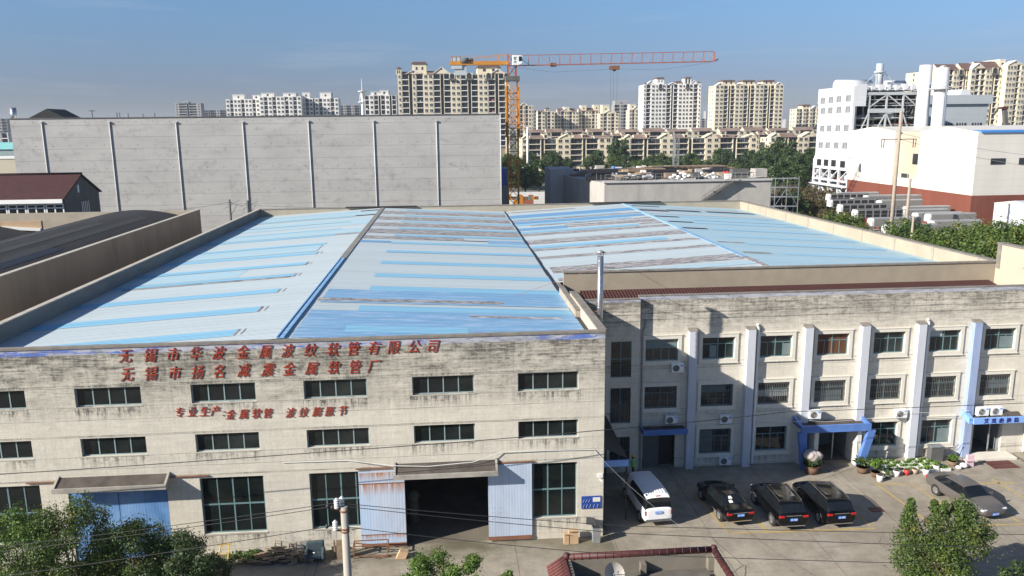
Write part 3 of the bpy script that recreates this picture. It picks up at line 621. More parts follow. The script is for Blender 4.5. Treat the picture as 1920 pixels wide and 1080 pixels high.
def owin(x, z, h, row, k):
    key = (h, row == 2 or (row == 1 and k < 2)); W = WO; y = OY+.14
    if key not in wcache:
        f = MB(); t = .07; zt = h*.66
        f.box(0,W,0,.05,0,t); f.box(0,W,0,.05,h-t,h); f.box(0,W,-.003,.053,zt,zt+.06)
        for xx in (0, W/2-t/2, W-t): f.box(xx,xx+t,.003,.047,t,h-t)
        for xx in (W*.25,W*.73): f.box(xx,xx+.05,.006,.044,t,zt)
        o = f.build('window', m_teal, off, org=(0,0,0))
        q = MB(); e = .24
        for (a,b,c,d) in ((-e,0,-e,h+e),(W,W+e,-e,h+e),(0,W,-e,0),(0,W,h,h+e)): q.box(a+.002,b-.002,-.22,-.14,c,d)
        q.box(-e-.05,W+e+.05,-.25,-.14,h+e+.002,h+e+.05); q.box(-e-.05,W+e+.05,-.25,-.14,-e-.06,-e-.002)
        q.build('surround', m_trim, o, org=(0,0,0))
        if key[1]:
            r_ = MB()
            for n in range(18): xx = .04+(W-.08)*n/17; r_.box(xx-.012,xx+.012,-.16,-.14,.02,h-.02)
            for zz in (.12,h*.35,h*.66,h-.1): r_.box(0,W,-.165,-.135,zz-.014,zz+.014)
            r_.build('bars', m_bar, o, org=(0,0,0))
        wcache[key] = o
    else:
        o = wcache[key].copy(); COL.objects.link(o); o.parent = off
        for ch in wcache[key].children:
            if ch.name.split('.')[0] in ('surround','bars'): clone(ch, o)
    o.location = Vector((x, y, z))-off.location
    p = MB(); p.box(.03,W-.03,.02,.028,.03,h-.03); pm = m_curt if (row == 3 and k == 3) else m_glass2
    p.build('pane', pm, o, org=(0,0,0))
    bl = {(3,0): [(.1,W-.1,h*.55,h-.07,m_blindg)], (3,5): [(.05,W*.45,h*.66,h-.07,m_blind)], (2,2): [(.05,W-.05,.5,1.0,m_blind2)], (2,3): [(.05,W*.9,.1,.8,m_blindg)], (2,1): [(.1,W*.8,h*.6,h-.08,m_blindg)], (1,1): [(.05,W*.45,.1,h-.08,m_blindg)], (3,6): [(W*.55,W-.05,.1,h*.6,m_blindg)], (1,5): [(W*.6,W-.05,.1,h*.6,m_blindg)], (2,6): [(W*.3,W-.05,.5,1.1,m_blindg)], (3,1): [(W*.25,W*.46,.1,h*.6,m_blindg)], (3,2):[(W*.75,W-.05,.1,h*.6,m_blindg)]}.get((row,k), [])
    for n, (a,b,c,d,mm) in enumerate(bl): q = MB(); q.box(a,b,.012,.018,c,d); q.build('blind', mm, o, org=(0,0,0))
for a in wins: owin(*a)
# pilasters, downpipes
for k in range(6):
    x = 16.1+4.06*k; q = MB(); q.box(x,x+.55,OY-.45,OY-.002,0,9.95,0); q.prism([(OY-.452,9.952),(OY-.002,9.952),(OY-.002,10.14)], 'x', x-.03, x+.58, 1)
    q.build('pilaster', [m_pilb if k in (5,) else m_pil, m_cope], off)
for x, zt in ((21.0,10.2),(33.2,10.2),(41.3,10.3)):
    q = MB(); q.tube([(x,OY-.12,.1),(x,OY-.12,zt-.25),(x-.05,OY-.15,zt-.05),(x-.05,OY-.02,zt+.05)], .085, 8); q.build('downpipe', m_white, off)
q = MB(); q.tube([(12.95,OY-.1,.1),(12.95,OY-.1,10.0),(13.12,OY-.12,10.35),(13.15,OY-.05,10.75)], .07, 8); q.build('downpipe', m_galvd, off)
# entrances
q = MB(); q.box(13.1,14.3,OY+.18,OY+.24,0,2.55); q.box(14.3,15.42,OY+.6,OY+.66,0,2.55,1); q.build('door', [m_greyw, m_black], off)
q = MB(); q.box(12.85,15.95,OY-1.1,OY-.002,3.05,3.12,0); q.box(12.85,15.95,OY-1.2,OY-1.1,2.92,3.30,1); q.box(12.85,12.95,OY-1.098,OY-.003,2.95,3.28,1); q.build('canopy', [m_tar, m_bluep], off)
hallin = M('lobby_wall', (.20,.22,.22), .6, .15, .7)
for (a,b,zt) in ((25.35,28.1,2.65),(37.4,39.6,2.65)):
    q = MB(); q.face([(a,OY+2.8,0),(b,OY+2.8,0),(b,OY+2.8,zt),(a,OY+2.8,zt)]); q.face([(a,OY+.26,0),(a,OY+2.8,0),(a,OY+2.8,zt),(a,OY+.26,zt)]); q.face([(b,OY+.26,0),(b,OY+.26,zt),(b,OY+2.8,zt),(b,OY+2.8,0)]); q.face([(a,OY+.26,zt),(b,OY+.26,zt),(b,OY+2.8,zt),(a,OY+2.8,zt)]); q.face([(a,OY,.02),(b,OY,.02),(b,OY+2.8,.02),(a,OY+2.8,.02)], 1)
    q.build('lobby', [hallin, m_greyw], off)
    q = MB(); 
    for x in (a+.02,b-.10,(a+b)/2+.25): q.box(x,x+.08,OY+.2,OY+.26,0.02,zt)
    q.box(a,b,OY+.201,OY+.259,zt-.1,zt-.01); q.build('door_frame', m_galvd, off)
# blue porch with slanted columns
q = MB(); zt = 3.25
q.box(23.85,28.85,OY-1.25,OY-.02,3.0,3.08,0); q.box(23.9,28.9,OY-1.42,OY-1.25,2.72,3.22,1)
q.prism([(OY-1.25,3.0),(OY-1.25,3.22),(OY-.02,3.5),(OY-.02,3.0)], 'x', 23.85, 24.05, 1); q.prism([(OY-1.25,3.0),(OY-1.25,3.22),(OY-.02,3.5),(OY-.02,3.0)], 'x', 28.65, 28.85, 1)
for (xa,xb) in ((24.35,23.75),(28.35,28.75)):
    q.prism([(xb-.02,2.718),(xb+.50,2.718),(xa-.1+.32,0),(xa-.1-.18,0)] , 'y', OY-1.42, OY-1.12, 1)
q.build('porch', [m_tar, m_bluep], off)
for xa in (25.02,28.12): q = MB(); q.box(xa,xa+.3,OY-1.1,OY-.002,0,2.98); q.build('porch_side', m_trim, off)
q = MB(); q.box(36.35,40.35,OY-1.0,OY-.02,3.0,3.05,0); q.box(36.6,40.4,OY-1.1,OY-1.0,2.72,3.18,1); q.prism([(OY-1.0,2.75),(OY-1.0,3.18),(OY-.02,3.5),(OY-.02,3.0)], 'x', 36.3, 36.6, 1)
q.prism([(OY-1.0,3.06),(OY-.5,3.35),(OY-.02,3.06)], 'x', 39.0, 40.3, 0); cn = q.build('canopy', [m_tar, m_bluel], off)
ml = M('navy_letter', (.02,.025,.16), .6, .1, 3)
for k, ch in enumerate('艾克森换热'):
    me = glyph(ch, .36, .02, ml, 0, .03); c = bpy.data.objects.new('character', me); COL.objects.link(c); c.parent = cn; c.location = Vector((37.5+.56*k, OY-1.115, 2.82))-off.location
# right-hand party wall and the lean-to roof
q = MB(); q.prism([(52.2,0),(61.0,0),(61.0,13.95),(52.2,13.95)], 'x', 44.42, 44.9, 0)
for y in (55.3,60.7): q.box(44.36,44.42,y-.2,y+.2,12.0,13.9,1)
q.box(44.36,44.96,52.1,61.1,13.952,14.08,1); q.build('party_wall', [M('party_wall_render', (.46,.40,.31), .9, .05, .5, dirt=.15, dirtc=(.4,.34,.25)), m_cope], off)
q = MB(); q.face([(10.1,53.0,9.4),(44.3,53.0,9.4),(43.9,60.98,11.0),(10.1,60.98,11.0)]); q.build('tiled_roof', m_tile, off)
q = MB(); q.face([(8.9,OY+.3,9.2),(44.4,OY+.3,9.2),(44.4,60.98,9.2),(8.9,60.98,9.2)]); q.build('flat_roof', m_tar, off)
q = MB(); q.cyl((42.9,54.6,9.3),(42.9,54.6,13.0),.55,.55,14); q.box(42.3,43.5,54.0,55.2,13.0,13.04); tag(q.build('water_tank', m_galv, org=(42.6,55.5,11.4)), 'silver cylindrical water tank on the office roof', 'tank')
# small side shed canopy against the hall
q = MB(); q.face([(8.6,44.6,4.9),(10.4,44.6,4.0),(10.4,51.3,4.2),(8.6,51.3,5.1)], 0); q.box(8.6,10.45,44.5,44.6,3.55,3.95,1); q.bar((10.4,44.6,3.9),(8.6,44.6,3.3),.06,.06,0)
for y in (44.65,51.0): q.bar((10.35,y,0),(10.35,y,4.0),.08,.08,0)
sh = tag(q.build('side_canopy', [m_black, m_bluel], org=(9.5,48,0)), 'dark lean-to canopy with a bright blue end in the alley beside the hall', 'canopy')
q = MB(); q.box(8.9,10.0,49.6,50.8,0,1.9); q.build('stored_box', m_greyw, sh)
# flue
fl = thing('flue_pipe', 'silver flue pipe with a small cap rising beside the hall roof', 'chimney', (9.25, 48.0, 10.5))
q = MB(); q.cyl((9.25,48,9.8),(9.25,48,15.85),.19,.19,14); 
for k in range(14): q.cyl((9.25,48,10.1+k*.42),(9.25,48,10.13+k*.42),.205,.205,14)
q.build('pipe', m_galv, fl)
q = MB(); q.cyl((9.25,48,16.08),(9.25,48,16.22),.34,.04,12)
for t in range(4): a = t*math.pi/2; q.bar((9.25+.17*math.cos(a),48+.17*math.sin(a),15.8),(9.25+.17*math.cos(a),48+.17*math.sin(a),16.1),.03)
q.build('cap', m_galvd, fl)
q = MB(); q.bar((8.3,48,12.35),(9.45,48,12.35),.06); q.bar((9.25,48,11.0),(8.57,48,11.0),.05); q.tube([(9.25,48,15.2),(4.5,55,12)], .012, 4); q.tube([(9.25,48,15.2),(14.5,61,12.5)], .012, 4); q.build('bracket', m_rust, fl)
# air conditioners
m_acd = M('fan_dark', (.03,.03,.032), .5, .1, 3)
def acunit():
    r = thing('air_conditioner', 'x', 'air conditioner', (0,0,0), 'outdoor units on the office wall', local=True)
    q = MB(); q.box(-.42,.42,-.34,0,0,.6); q.build('casing', m_white, r)
    q = MB(); q.cyl((-.12,-.352,.3),(-.12,-.341,.3),.235,.235,16); 
    f = q.build('fan', m_acd, r)
    q = MB(); 
    for rr in (.23,.15,.07):
        pts = [(-.12+rr*math.cos(t*math.pi/8),-.358,.3+rr*math.sin(t*math.pi/8)) for t in range(17)]; q.tube(pts,.008,4)
    q.build('fan_guard', m_offwh, f)
    q = MB(); q.box(-.35,-.30,-.34,.06,-.06,-.002); q.box(.30,.35,-.34,.06,-.06,-.002); q.box(.2,.38,-.346,-.341,.42,.55,1); q.build('bracket', [m_galvd, m_bluel], r)
    return r
ac0 = None
for (x,z,y,lab) in ((15.35,7.1,51.75,'air conditioner just below the leftmost top floor window'),(15.02,3.37,51.75,'air conditioner above the dark blue edged entrance canopy on the left'),(18.9,3.27,51.75,'air conditioner in shade between middle and ground floor windows'),(18.98,.16,51.75,'air conditioner standing low beside the ground behind the black cars'),
    (25.2,3.42,51.55,'air conditioner standing on the blue porch roof'),(31.64,3.15,51.75,'air conditioner mounted above the ground floor window right of the porch'),(37.55,3.16,51.5,'left one of two air conditioners on the lettered canopy'),(38.58,3.16,51.5,'right one of two air conditioners on the lettered canopy')):
    if ac0 is None: ac0 = acunit(); ac0.location = (x,y,z); ac0['label'] = lab
    else: clone_thing(ac0, (x,y,z), 0, None, lab)
# ------------------------------------------------------------------ vehicles
def paint(name, c, metal=0, rough=.25):
    m_ = M(name, c, rough, .06, .8, metal, .35); m_.node_tree.nodes['Principled BSDF'].inputs['Coat Weight'].default_value = .15
    m_.node_tree.nodes['Principled BSDF'].inputs['Coat Roughness'].default_value = .06; return m_
m_cblack = paint('black_car_paint', (.003,.003,.004), 0, .12); m_cgrey = paint('dusty_grey_paint', (.17,.155,.145), .5, .4); m_cwhite = paint('white_van_paint', (.80,.81,.82), 0, .35)
m_cglass = M('car_glass', (.008,.010,.012), .05, .2, 1, spec=.7); m_tyre = M('tyre', (.018,.018,.018), .85, .2, 3); m_rim = M('alloy', (.45,.45,.46), .3, .1, 3, metal=.8)
m_tail = M('tail_lamp', (.42,.012,.012), .15, .1, 5); m_head = M('head_lamp', (.62,.65,.68), .08, .05, 5); m_plate = M('blue_plate', (.07,.24,.70), .5, .05, 5)
m_chrome = M('chrome', (.75,.75,.76), .12, .05, 5, metal=1); m_sunroof = M('roof_glass', (.035,.028,.024), .06, .3, 1.2, spec=.8)
def ring(st):
    y, w, zb, zs, zbe, wr, zr = st
    h = [(0,zb),(.84*w,zb),(w,zb+.16),(w*1.0,zs),(w*.965,zbe),(wr,zr-.045),(wr*.80,zr),(0,zr+.025)]
    return [(x,y,z) for x,z in h] + [(-x,y,z) for x,z in reversed(h[1:-1])]
def car(name, label, cat, st, kinds, paintm, wheels, wr_, plate_z, seats=True, rails=False, sun=False, front_cam=False, glass_split=()):
    r = thing(name, label, cat, (0,0,0), local=True)
    rings = [ring(s) for s in st]; n = len(rings[0]); b = MB(); NM = [('body',paintm),('windscreen',m_cglass),('rear_window',m_cglass),('side_window',m_cglass),('side_window',m_cglass)]
    vv = [p for rg_ in rings for p in rg_]; ff = []; mi = []
    for k in range(len(rings)-1):
        kd = kinds[k]
        for j in range(n):
            j2 = (j+1)%n; seg = j if j < 7 else 13-j; tgt = 0
            if kd == 'rear' and seg in (5,6): tgt = 2
            elif kd == 'front' and seg in (5,6): tgt = 1
            elif kd in ('cab','rear','front','side') and seg == 4: tgt = 3 if j < 7 else 4
            if kd == 'cab' and seg == 4 and k in glass_split: tgt = 0
            ff.append((k*n+j,k*n+j2,(k+1)*n+j2,(k+1)*n+j)); mi.append(tgt)
    ff.append(tuple(reversed(range(n)))); ff.append(tuple((len(rings)-1)*n+j for j in range(n))); mi += [0,0]
    me = bpy.data.meshes.new('tmp'); me.from_pydata(vv, [], ff)
    for k in range(5): me.materials.append(None)
    me.polygons.foreach_set('material_index', mi); me.update(); to = bpy.data.objects.new('tmp_car', me); COL.objects.link(to)
    bm_ = bmesh.new(); bm_.from_mesh(me); bmesh.ops.recalc_face_normals(bm_, faces=bm_.faces); cl_ = bm_.edges.layers.float.new('crease_edge')
    for e in bm_.edges:
        ms_ = {f.material_index for f in e.link_faces}
        if len(ms_) > 1: e[cl_] = .55
        elif any(len(f.verts) > 4 for f in e.link_faces): e[cl_] = .5
        else:
            rz_ = [v.index % n for v in e.verts]
            if rz_[0] == rz_[1] and rz_[0] in (3,4,10,11): e[cl_] = .45
    bm_.to_mesh(me); bm_.free()
    ss = to.modifiers.new('s','SUBSURF'); ss.levels = 2; ss.render_levels = 2
    m2 = bpy.data.meshes.new_from_object(to.evaluated_get(bpy.context.evaluated_depsgraph_get())); bpy.data.objects.remove(to)
    for k, (nm, mm) in enumerate(NM):
        idx = [p for p in m2.polygons if p.material_index == k]
        if not idx: continue
        mp = {}; fs = []; vs = []
        for p in idx:
            q_ = []
            for vi in p.vertices:
                if vi not in mp: mp[vi] = len(vs); vs.append(tuple(m2.vertices[vi].co))
                q_.append(mp[vi])
            fs.append(q_)
        m3 = bpy.data.meshes.new(nm); m3.from_pydata(vs, [], fs); m3.materials.append(mm); m3.polygons.foreach_set('use_smooth', [True]*len(fs)); m3.update()
        o3 = bpy.data.objects.new(nm, m3); COL.objects.link(o3); o3.parent = r
    bpy.data.meshes.remove(m2)
    L0, L1_ = st[0][0], st[-1][0]
    wy = max(s[1] for s in st)
    first = None
    for y in wheels:
        for sx in (-1,1):
            if first is None:
                t = MB(); t.cyl((-.11,0,0),(.11,0,0),wr_,wr_,18); t.cyl((-.105,0,0),(.105,0,0),wr_+.055,wr_+.055,18,1)
                first = t.build('wheel', [m_tyre, m_black], r); 
                q = MB(); q.cyl((-.118,0,0),(-.108,0,0),wr_*.68,wr_*.68,16); 
                for a in range(5): q.bar((-.122,0,0),(-.122,wr_*.62*math.cos(a*1.2566),wr_*.62*math.sin(a*1.2566)),.05,.02)
                q.build('rim', m_rim, first); first.location = (sx*(wy-.10), y, wr_)
            else:
                c = copy_part(first, (sx*(wy-.10), y, wr_), r, 0 if sx < 0 else math.pi)
    return r
def lamps(r, pts, size, mat, name):
    for (x,y,z) in pts:
        q = MB(); q.cbox((x,y,z), size); o = q.build(name, mat, r); bv = o.modifiers.new('b','BEVEL'); bv.width = min(size)*.3; bv.segments = 2
def plate(r, y, z, s):
    q = MB(); q.cbox((0,y,z),(.44,.03,.15)); o = q.build('licence_plate', m_plate, r)
    q = MB()
    for k,x in enumerate((-.16,-.10,.0,.06,.11,.16)): q.cbox((x,y+s*.018,z),(.030 if k%2 else .018,.006,.085)); q.cbox((x,y+s*.018,z+.02*(k%3-1)),(.04,.006,.016))
    q.build('characters', m_offwh, o)
sedan_st = [(-2.47,.80,.36,.70,.92,.60,1.0),(-2.40,.88,.30,.78,1.0,.70,1.07),(-2.0,.91,.26,.80,1.03,.76,1.11),(-1.72,.92,.25,.80,1.02,.74,1.14),(-1.02,.925,.24,.80,.99,.64,1.43),(-.5,.925,.24,.79,.97,.66,1.485),(.1,.925,.24,.79,.96,.66,1.49),(.55,.925,.24,.78,.95,.64,1.44),(1.25,.92,.24,.77,.94,.74,1.03),(1.5,.915,.25,.75,.92,.74,.98),(2.1,.89,.26,.70,.85,.70,.91),(2.38,.82,.30,.60,.74,.60,.80),(2.47,.66,.36,.54,.64,.50,.68)]
sedan_k = ['b','b','b','rear','cab','cab','cab','front','b','b','b','b']
suv_st = [(-2.40,.82,.42,.80,1.02,.66,1.08),(-2.34,.91,.36,.88,1.12,.78,1.20),(-2.05,.94,.30,.92,1.14,.72,1.62),(-1.85,.945,.28,.92,1.14,.71,1.70),(-.9,.95,.28,.90,1.10,.72,1.76),(0,.95,.28,.88,1.07,.72,1.77),(.55,.95,.28,.87,1.05,.70,1.71),(1.25,.94,.28,.86,1.04,.80,1.14),(1.5,.935,.28,.84,1.02,.80,1.09),(2.1,.91,.30,.78,.95,.74,1.02),(2.36,.84,.36,.66,.82,.64,.90),(2.43,.68,.42,.6,.70,.52,.76)]
suv_k = ['b','rear','side','cab','cab','cab','front','b','b','b','b']
van_st = [(-2.52,.80,.40,.80,1.10,.72,1.20),(-2.47,.86,.34,.84,1.14,.74,1.26),(-2.36,.875,.30,.86,1.18,.72,1.86),(-2.2,.88,.28,.86,1.18,.76,1.97),(-.9,.885,.28,.86,1.18,.77,1.99),(.6,.885,.28,.86,1.16,.77,1.99),(1.25,.88,.28,.86,1.14,.74,1.93),(2.1,.87,.28,.82,1.08,.76,1.18),(2.42,.81,.32,.70,.90,.66,.98),(2.5,.7,.38,.6,.76,.55,.82)]
van_k = ['b','rear','side','cab','cab','cab','front','b','b']
def finish_rear(r, y, w, zt, zp, chrome=.62):
    lamps(r, [(-w*.80,y-.02,zt),(w*.80,y-.02,zt)], (.34,.16,.15), m_tail, 'tail_light'); plate(r, y-.10, zp, -1)
    q = MB(); q.cbox((0,y-.06,zt+.06),(.95,.05,.035)); q.cbox((0,y-.05,.40),(1.4,.08,.06)); q.build('chrome_trim', m_chrome, r)
def mirrors(r, y, z, w, mat):
    for s in (-1,1):
        q = MB(); q.cbox((s*(w+.12),y,z),(.2,.10,.14)); q.bar((s*(w-.05),y,z-.03),(s*(w+.05),y,z-.03),.05); o = q.build('wing_mirror', mat, r)
sed = car('parked_car', 'black saloon car nearest the white van with pale papers inside its rear window', 'car', sedan_st, sedan_k, m_cblack, (-1.42,1.42), .33, .8)
finish_rear(sed, -2.40, .86, .86, .78); mirrors(sed, .95, 1.02, .92, m_cblack)
lamps(sed, [(-.68,2.34,.66),(.68,2.34,.66)], (.28,.14,.10), m_head, 'headlight')
q = MB(); q.face([(-.30,-1.35,1.315),(-.05,-1.35,1.325),(-.08,-1.15,1.405),(-.25,-1.15,1.40)]); q.face([(-.35,-1.64,1.195),(-.12,-1.64,1.20),(-.14,-1.44,1.29),(-.36,-1.44,1.28)]); q.build('paper', m_foam, sed)
sed.location = (16.75,45.45,0); sed.rotation_euler = (0,0,R(5))
def suv(label):
    r = car('parked_car', label, 'car', suv_st, suv_k, m_cblack, (-1.40,1.42), .36, .85)
    finish_rear(r, -2.33, .90, .98, .80); mirrors(r, 1.0, 1.1, .93, m_cblack)
    lamps(r, [(-.68,2.30,.80),(.68,2.30,.80)], (.26,.14,.10), m_head, 'headlight')
    for s in (-1,1):
        q = MB(); q.tube([(s*.68,-1.85,1.70),(s*.70,-.9,1.78),(s*.70,0,1.79),(s*.68,.5,1.73)], .022, 6); q.build('roof_rail', m_chrome, r)
    q = MB(); q.face([(-.50,-1.3,1.748),(.50,-1.3,1.748),(.50,-.3,1.768),(-.50,-.3,1.768)]); q.face([(-.50,-.25,1.770),(.50,-.25,1.770),(.50,.45,1.735),(-.50,.45,1.735)]); q.build('sunroof', m_sunroof, r)
    return r
s1 = suv('black sport utility car in the middle of the three black cars'); s1.location = (19.85,44.5,0); s1.rotation_euler = (0,0,R(0))
s2 = clone_thing(s1, (22.7,44.5,0), R(2), None, 'black sport utility car nearest the blue porch, at the right of three black cars')
van = car('parked_van', 'white minibus parked beside the hall corner', 'van', van_st, van_k, m_cwhite, (-1.55,1.55), .33, .9, glass_split=(5,))
lamps(van, [(-.78,-2.46,.95),(.78,-2.46,.95)], (.13,.12,.34), m_tail, 'tail_light'); plate(van, -2.55, .98, -1)
q = MB(); q.cbox((0,-2.47,.47),(1.6,.14,.16)); q.build('bumper', m_greyw, van); mirrors(van, 1.75, 1.25, .86, m_cwhite)
q = MB()
for k in range(7): q.cbox((-.54+.18*k,-.5,2.0),(.035,3.0,.025))
q.cbox((0,-2.3,1.945),(.3,.06,.03),1); q.build('roof_rib', [m_cwhite, m_tail], van)
van.location = (11.9,45.95,0); van.rotation_euler = (0,0,R(4))
gs = car('parked_car', 'dusty grey saloon car facing the camera in front of the plant boxes', 'car', sedan_st, sedan_k, m_cgrey, (-1.42,1.42), .33, .8)
lamps(gs, [(-.70,2.30,.70),(.70,2.30,.70)], (.34,.22,.12), m_head, 'headlight'); plate(gs, 2.51, .48, 1); mirrors(gs, .95, 1.0, .92, m_cgrey)
lamps(gs, [(-.72,-2.38,.86),(.72,-2.38,.86)], (.32,.16,.14), m_tail, 'tail_light')
q = MB(); q.cbox((0,2.42,.6),(.6,.08,.14)); q.build('grille', m_black, gs)
gs.location = (32.1,44.6,0); gs.rotation_euler = (0,0,R(188))

# ------------------------------------------------------------------ the person by the door
def skin_mesh(name, verts, edges, mats, fmat, sub=2):
    me = bpy.data.meshes.new(name); me.from_pydata([v[:3] for v in verts], edges, []); o = bpy.data.objects.new('tmp_skin', me); COL.objects.link(o)
    md = o.modifiers.new('s','SKIN'); 
    if not me.skin_vertices: me.attributes  # layer is created with the modifier
    bm_ = bmesh.new(); bm_.from_mesh(me); ly = bm_.verts.layers.skin.verify(); bm_.verts.ensure_lookup_table()
    for i, v in enumerate(verts): bm_.verts[i][ly].radius = (v[3], v[3]*(v[4] if len(v) > 4 else 1)); bm_.verts[i][ly].use_root = (i == 0)
    bm_.to_mesh(me); bm_.free(); ss = o.modifiers.new('u','SUBSURF'); ss.levels = sub; ss.render_levels = sub
    dg = bpy.context.evaluated_depsgraph_get(); m2 = bpy.data.meshes.new_from_object(o.evaluated_get(dg)); m2.name = name; bpy.data.objects.remove(o)
    m2.materials.clear()
    for mm in mats: m2.materials.append(mm)
    for p in m2.polygons: p.use_smooth = True; p.material_index = fmat(p.center)
    return m2
m_skin = M('skin', (.45,.27,.19), .6, .05, 8); m_hair = M('hair', (.015,.012,.01), .7, .2, 20); m_hiv = M('hi_vis_green', (.14,.75,.10), .7, .08, 6); m_trou = M('navy_trousers', (.015,.02,.04), .85, .15, 8); m_silv = M('reflective_band', (.6,.62,.62), .4, .05, 8); m_yel = M('yellow_helmet', (.75,.50,.03), .4, .05, 8)
def person(loc, rz):
    r = thing('person', 'person in a bright green high visibility jacket and yellow helmet standing behind the van', 'person', (0,0,0), local=True)
    V = [(0,0,.95,.14,.8),(0,0,1.12,.125,.8),(0,0,1.35,.165,.75),(0,.0,1.47,.07),(0,.01,1.56,.055),(0,.02,1.66,.092,1.12),(0,.015,1.75,.075)]; E_ = [(0,1),(1,2),(2,3),(3,4),(4,5),(5,6)]
    for s in (-1,1):
        i = len(V); V += [(s*.19,0,1.42,.06),(s*.25,-.02,1.14,.045),(s*.26,.10,.90,.034),(s*.26,.14,.84,.036)]; E_ += [(2,i),(i,i+1),(i+1,i+2),(i+2,i+3)]
        for k, (dx,ln) in enumerate(((-.03,.07),(-.01,.085),(.01,.08),(.03,.065))):
            j = len(V); V += [(s*.26+dx,.16,.79,.010),(s*.26+dx,.165,.79-ln*.8,.008)]; E_ += [(i+3,j),(j,j+1)]
        j = len(V); V += [(s*.26-s*.045,.18,.82,.011),(s*.26-s*.05,.20,.785,.009)]; E_ += [(i+3,j),(j,j+1)]
        i = len(V); V += [(s*.10,0,.86,.095),(s*.11,.02,.48,.062),(s*.11,-.02,.10,.042),(s*.115,.12,.04,.04)]; E_ += [(0,i),(i,i+1),(i+1,i+2),(i+2,i+3)]
    me = skin_mesh('body', V, E_, [m_skin, m_trou, m_black], lambda c: 2 if c.z < .1 else (1 if c.z < .98 and abs(c.x) < .2 else 0))
    o = bpy.data.objects.new('body', me); COL.objects.link(o); o.parent = r
    V = [(0,0,.90,.17,.85),(0,0,1.12,.155,.85),(0,0,1.35,.19,.8),(0,0,1.47,.085)]; E_ = [(0,1),(1,2),(2,3)]
    for s in (-1,1): i = len(V); V += [(s*.2,0,1.42,.078),(s*.255,-.02,1.14,.062),(s*.262,.09,.93,.052)]; E_ += [(2,i),(i,i+1),(i+1,i+2)]
    me = skin_mesh('jacket', V, E_, [m_hiv, m_silv], lambda c: 1 if (1.0 < c.z < 1.06 and abs(c.x) < .2) else 0)
    o = bpy.data.objects.new('jacket', me); COL.objects.link(o); o.parent = r
    q = MB(); q.ball((0,.01,1.72),.125,12,0,1.0,True); q.cyl((0,.02,1.715),(0,.02,1.73),.15,.14,12); q.build('helmet', m_yel, r)
    q = MB(); q.ball((0,-.02,1.66),.097,10); q.build('hair', m_hair, r)
    q = MB(); q.ball((0,.115,1.645),.018,6); q.ball((-.04,.10,1.675),.012,6,1); q.ball((.04,.10,1.675),.012,6,1); q.bar((-.025,.108,1.605),(.025,.108,1.605),.01,m=2); q.ball((-.098,.01,1.65),.025,6); q.ball((.098,.01,1.65),.025,6); q.build('face', [m_skin, m_hair, m_redp], r)
    r.location = loc; r.rotation_euler = (0,0,rz); return r
person((12.05,50.1,0), R(-100))

# ------------------------------------------------------------------ plants
def leaves(mb, c, r, n, L, W, rg, flat=.35, shell=.5, zsq=1.0):
    for _ in range(n):
        while True:
            d = Vector((rg.uniform(-1,1),rg.uniform(-1,1),rg.uniform(-1,1)))
            if .05 < d.length <= 1: break
        d = d.normalized()*(shell+(1-shell)*rg.random()); p = Vector(c)+Vector((d.x*r,d.y*r,d.z*r*zsq))
        nrm = (d.normalized()*.8+Vector((rg.uniform(-1,1),rg.uniform(-1,1),rg.uniform(-1,1)+flat))).normalized()
        a = nrm.cross(Vector((rg.uniform(-1,1),rg.uniform(-1,1),rg.uniform(-1,1)))).normalized(); b = nrm.cross(a); s = rg.uniform(.55,1.4)
        a *= L*s/2; b *= W*s/2; mb.face([p-a, p-a*.1+b, p+a, p-a*.1-b])
def make_tree(name, label, x, y, h, rad, seed, n, L, W, mat, nclump=18, trunk_h=.35, group=None, cz=.62, zr=.42, crad=.36, z0=0, spikes=(), cat='tree', loose=.15):
    rg = random.Random(seed); r = thing(name, label, cat, (x,y,z0), group)
    t = MB(); th = h*trunk_h; t.cyl((x,y,z0),(x+.05,y,z0+th),h*.022+.03,h*.016+.02,8)
    cl = []
    for k in range(nclump):
        a = k*2.39996+rg.uniform(-.4,.4); v = -1+2*(k+.5)/nclump; rr = math.sqrt(max(0,1-v*v)); q = rg.uniform(.62,.95)
        cl.append((Vector((x+rad*rr*math.cos(a)*q, y+rad*rr*math.sin(a)*q, z0+h*cz+h*zr*v*q)), rad*crad*rg.uniform(.75,1.2)))
    for (sx,sy,sz,sr) in spikes: cl.append((Vector((x+sx,y+sy,z0+sz)), sr))
    for c, rr in cl[::2]: 
        b = Vector((x+.05,y,z0+th*rg.uniform(.75,1.0))); mid = b.lerp(c,.5)+Vector((rg.uniform(-.1,.1),rg.uniform(-.1,.1),.08))*rad; t.cyl(b,mid,h*.008+.012,h*.005+.008,5,caps=False); t.cyl(mid,c,h*.005+.008,.006,5,caps=False)
    t.build('trunk', m_bark, r)
    cm = MB(); tot = sum(rr*rr for _, rr in cl)
    for c, rr in cl: leaves(cm, c, rr, int(n*(1-loose)*rr*rr/tot), L, W, rg, zsq=.85)
    for _ in range(int(n*loose)): c, rr = rg.choice(cl); leaves(cm, c, rr*1.3, 1, L, W, rg, shell=.75)
    cm.build('crown', mat, r); return r
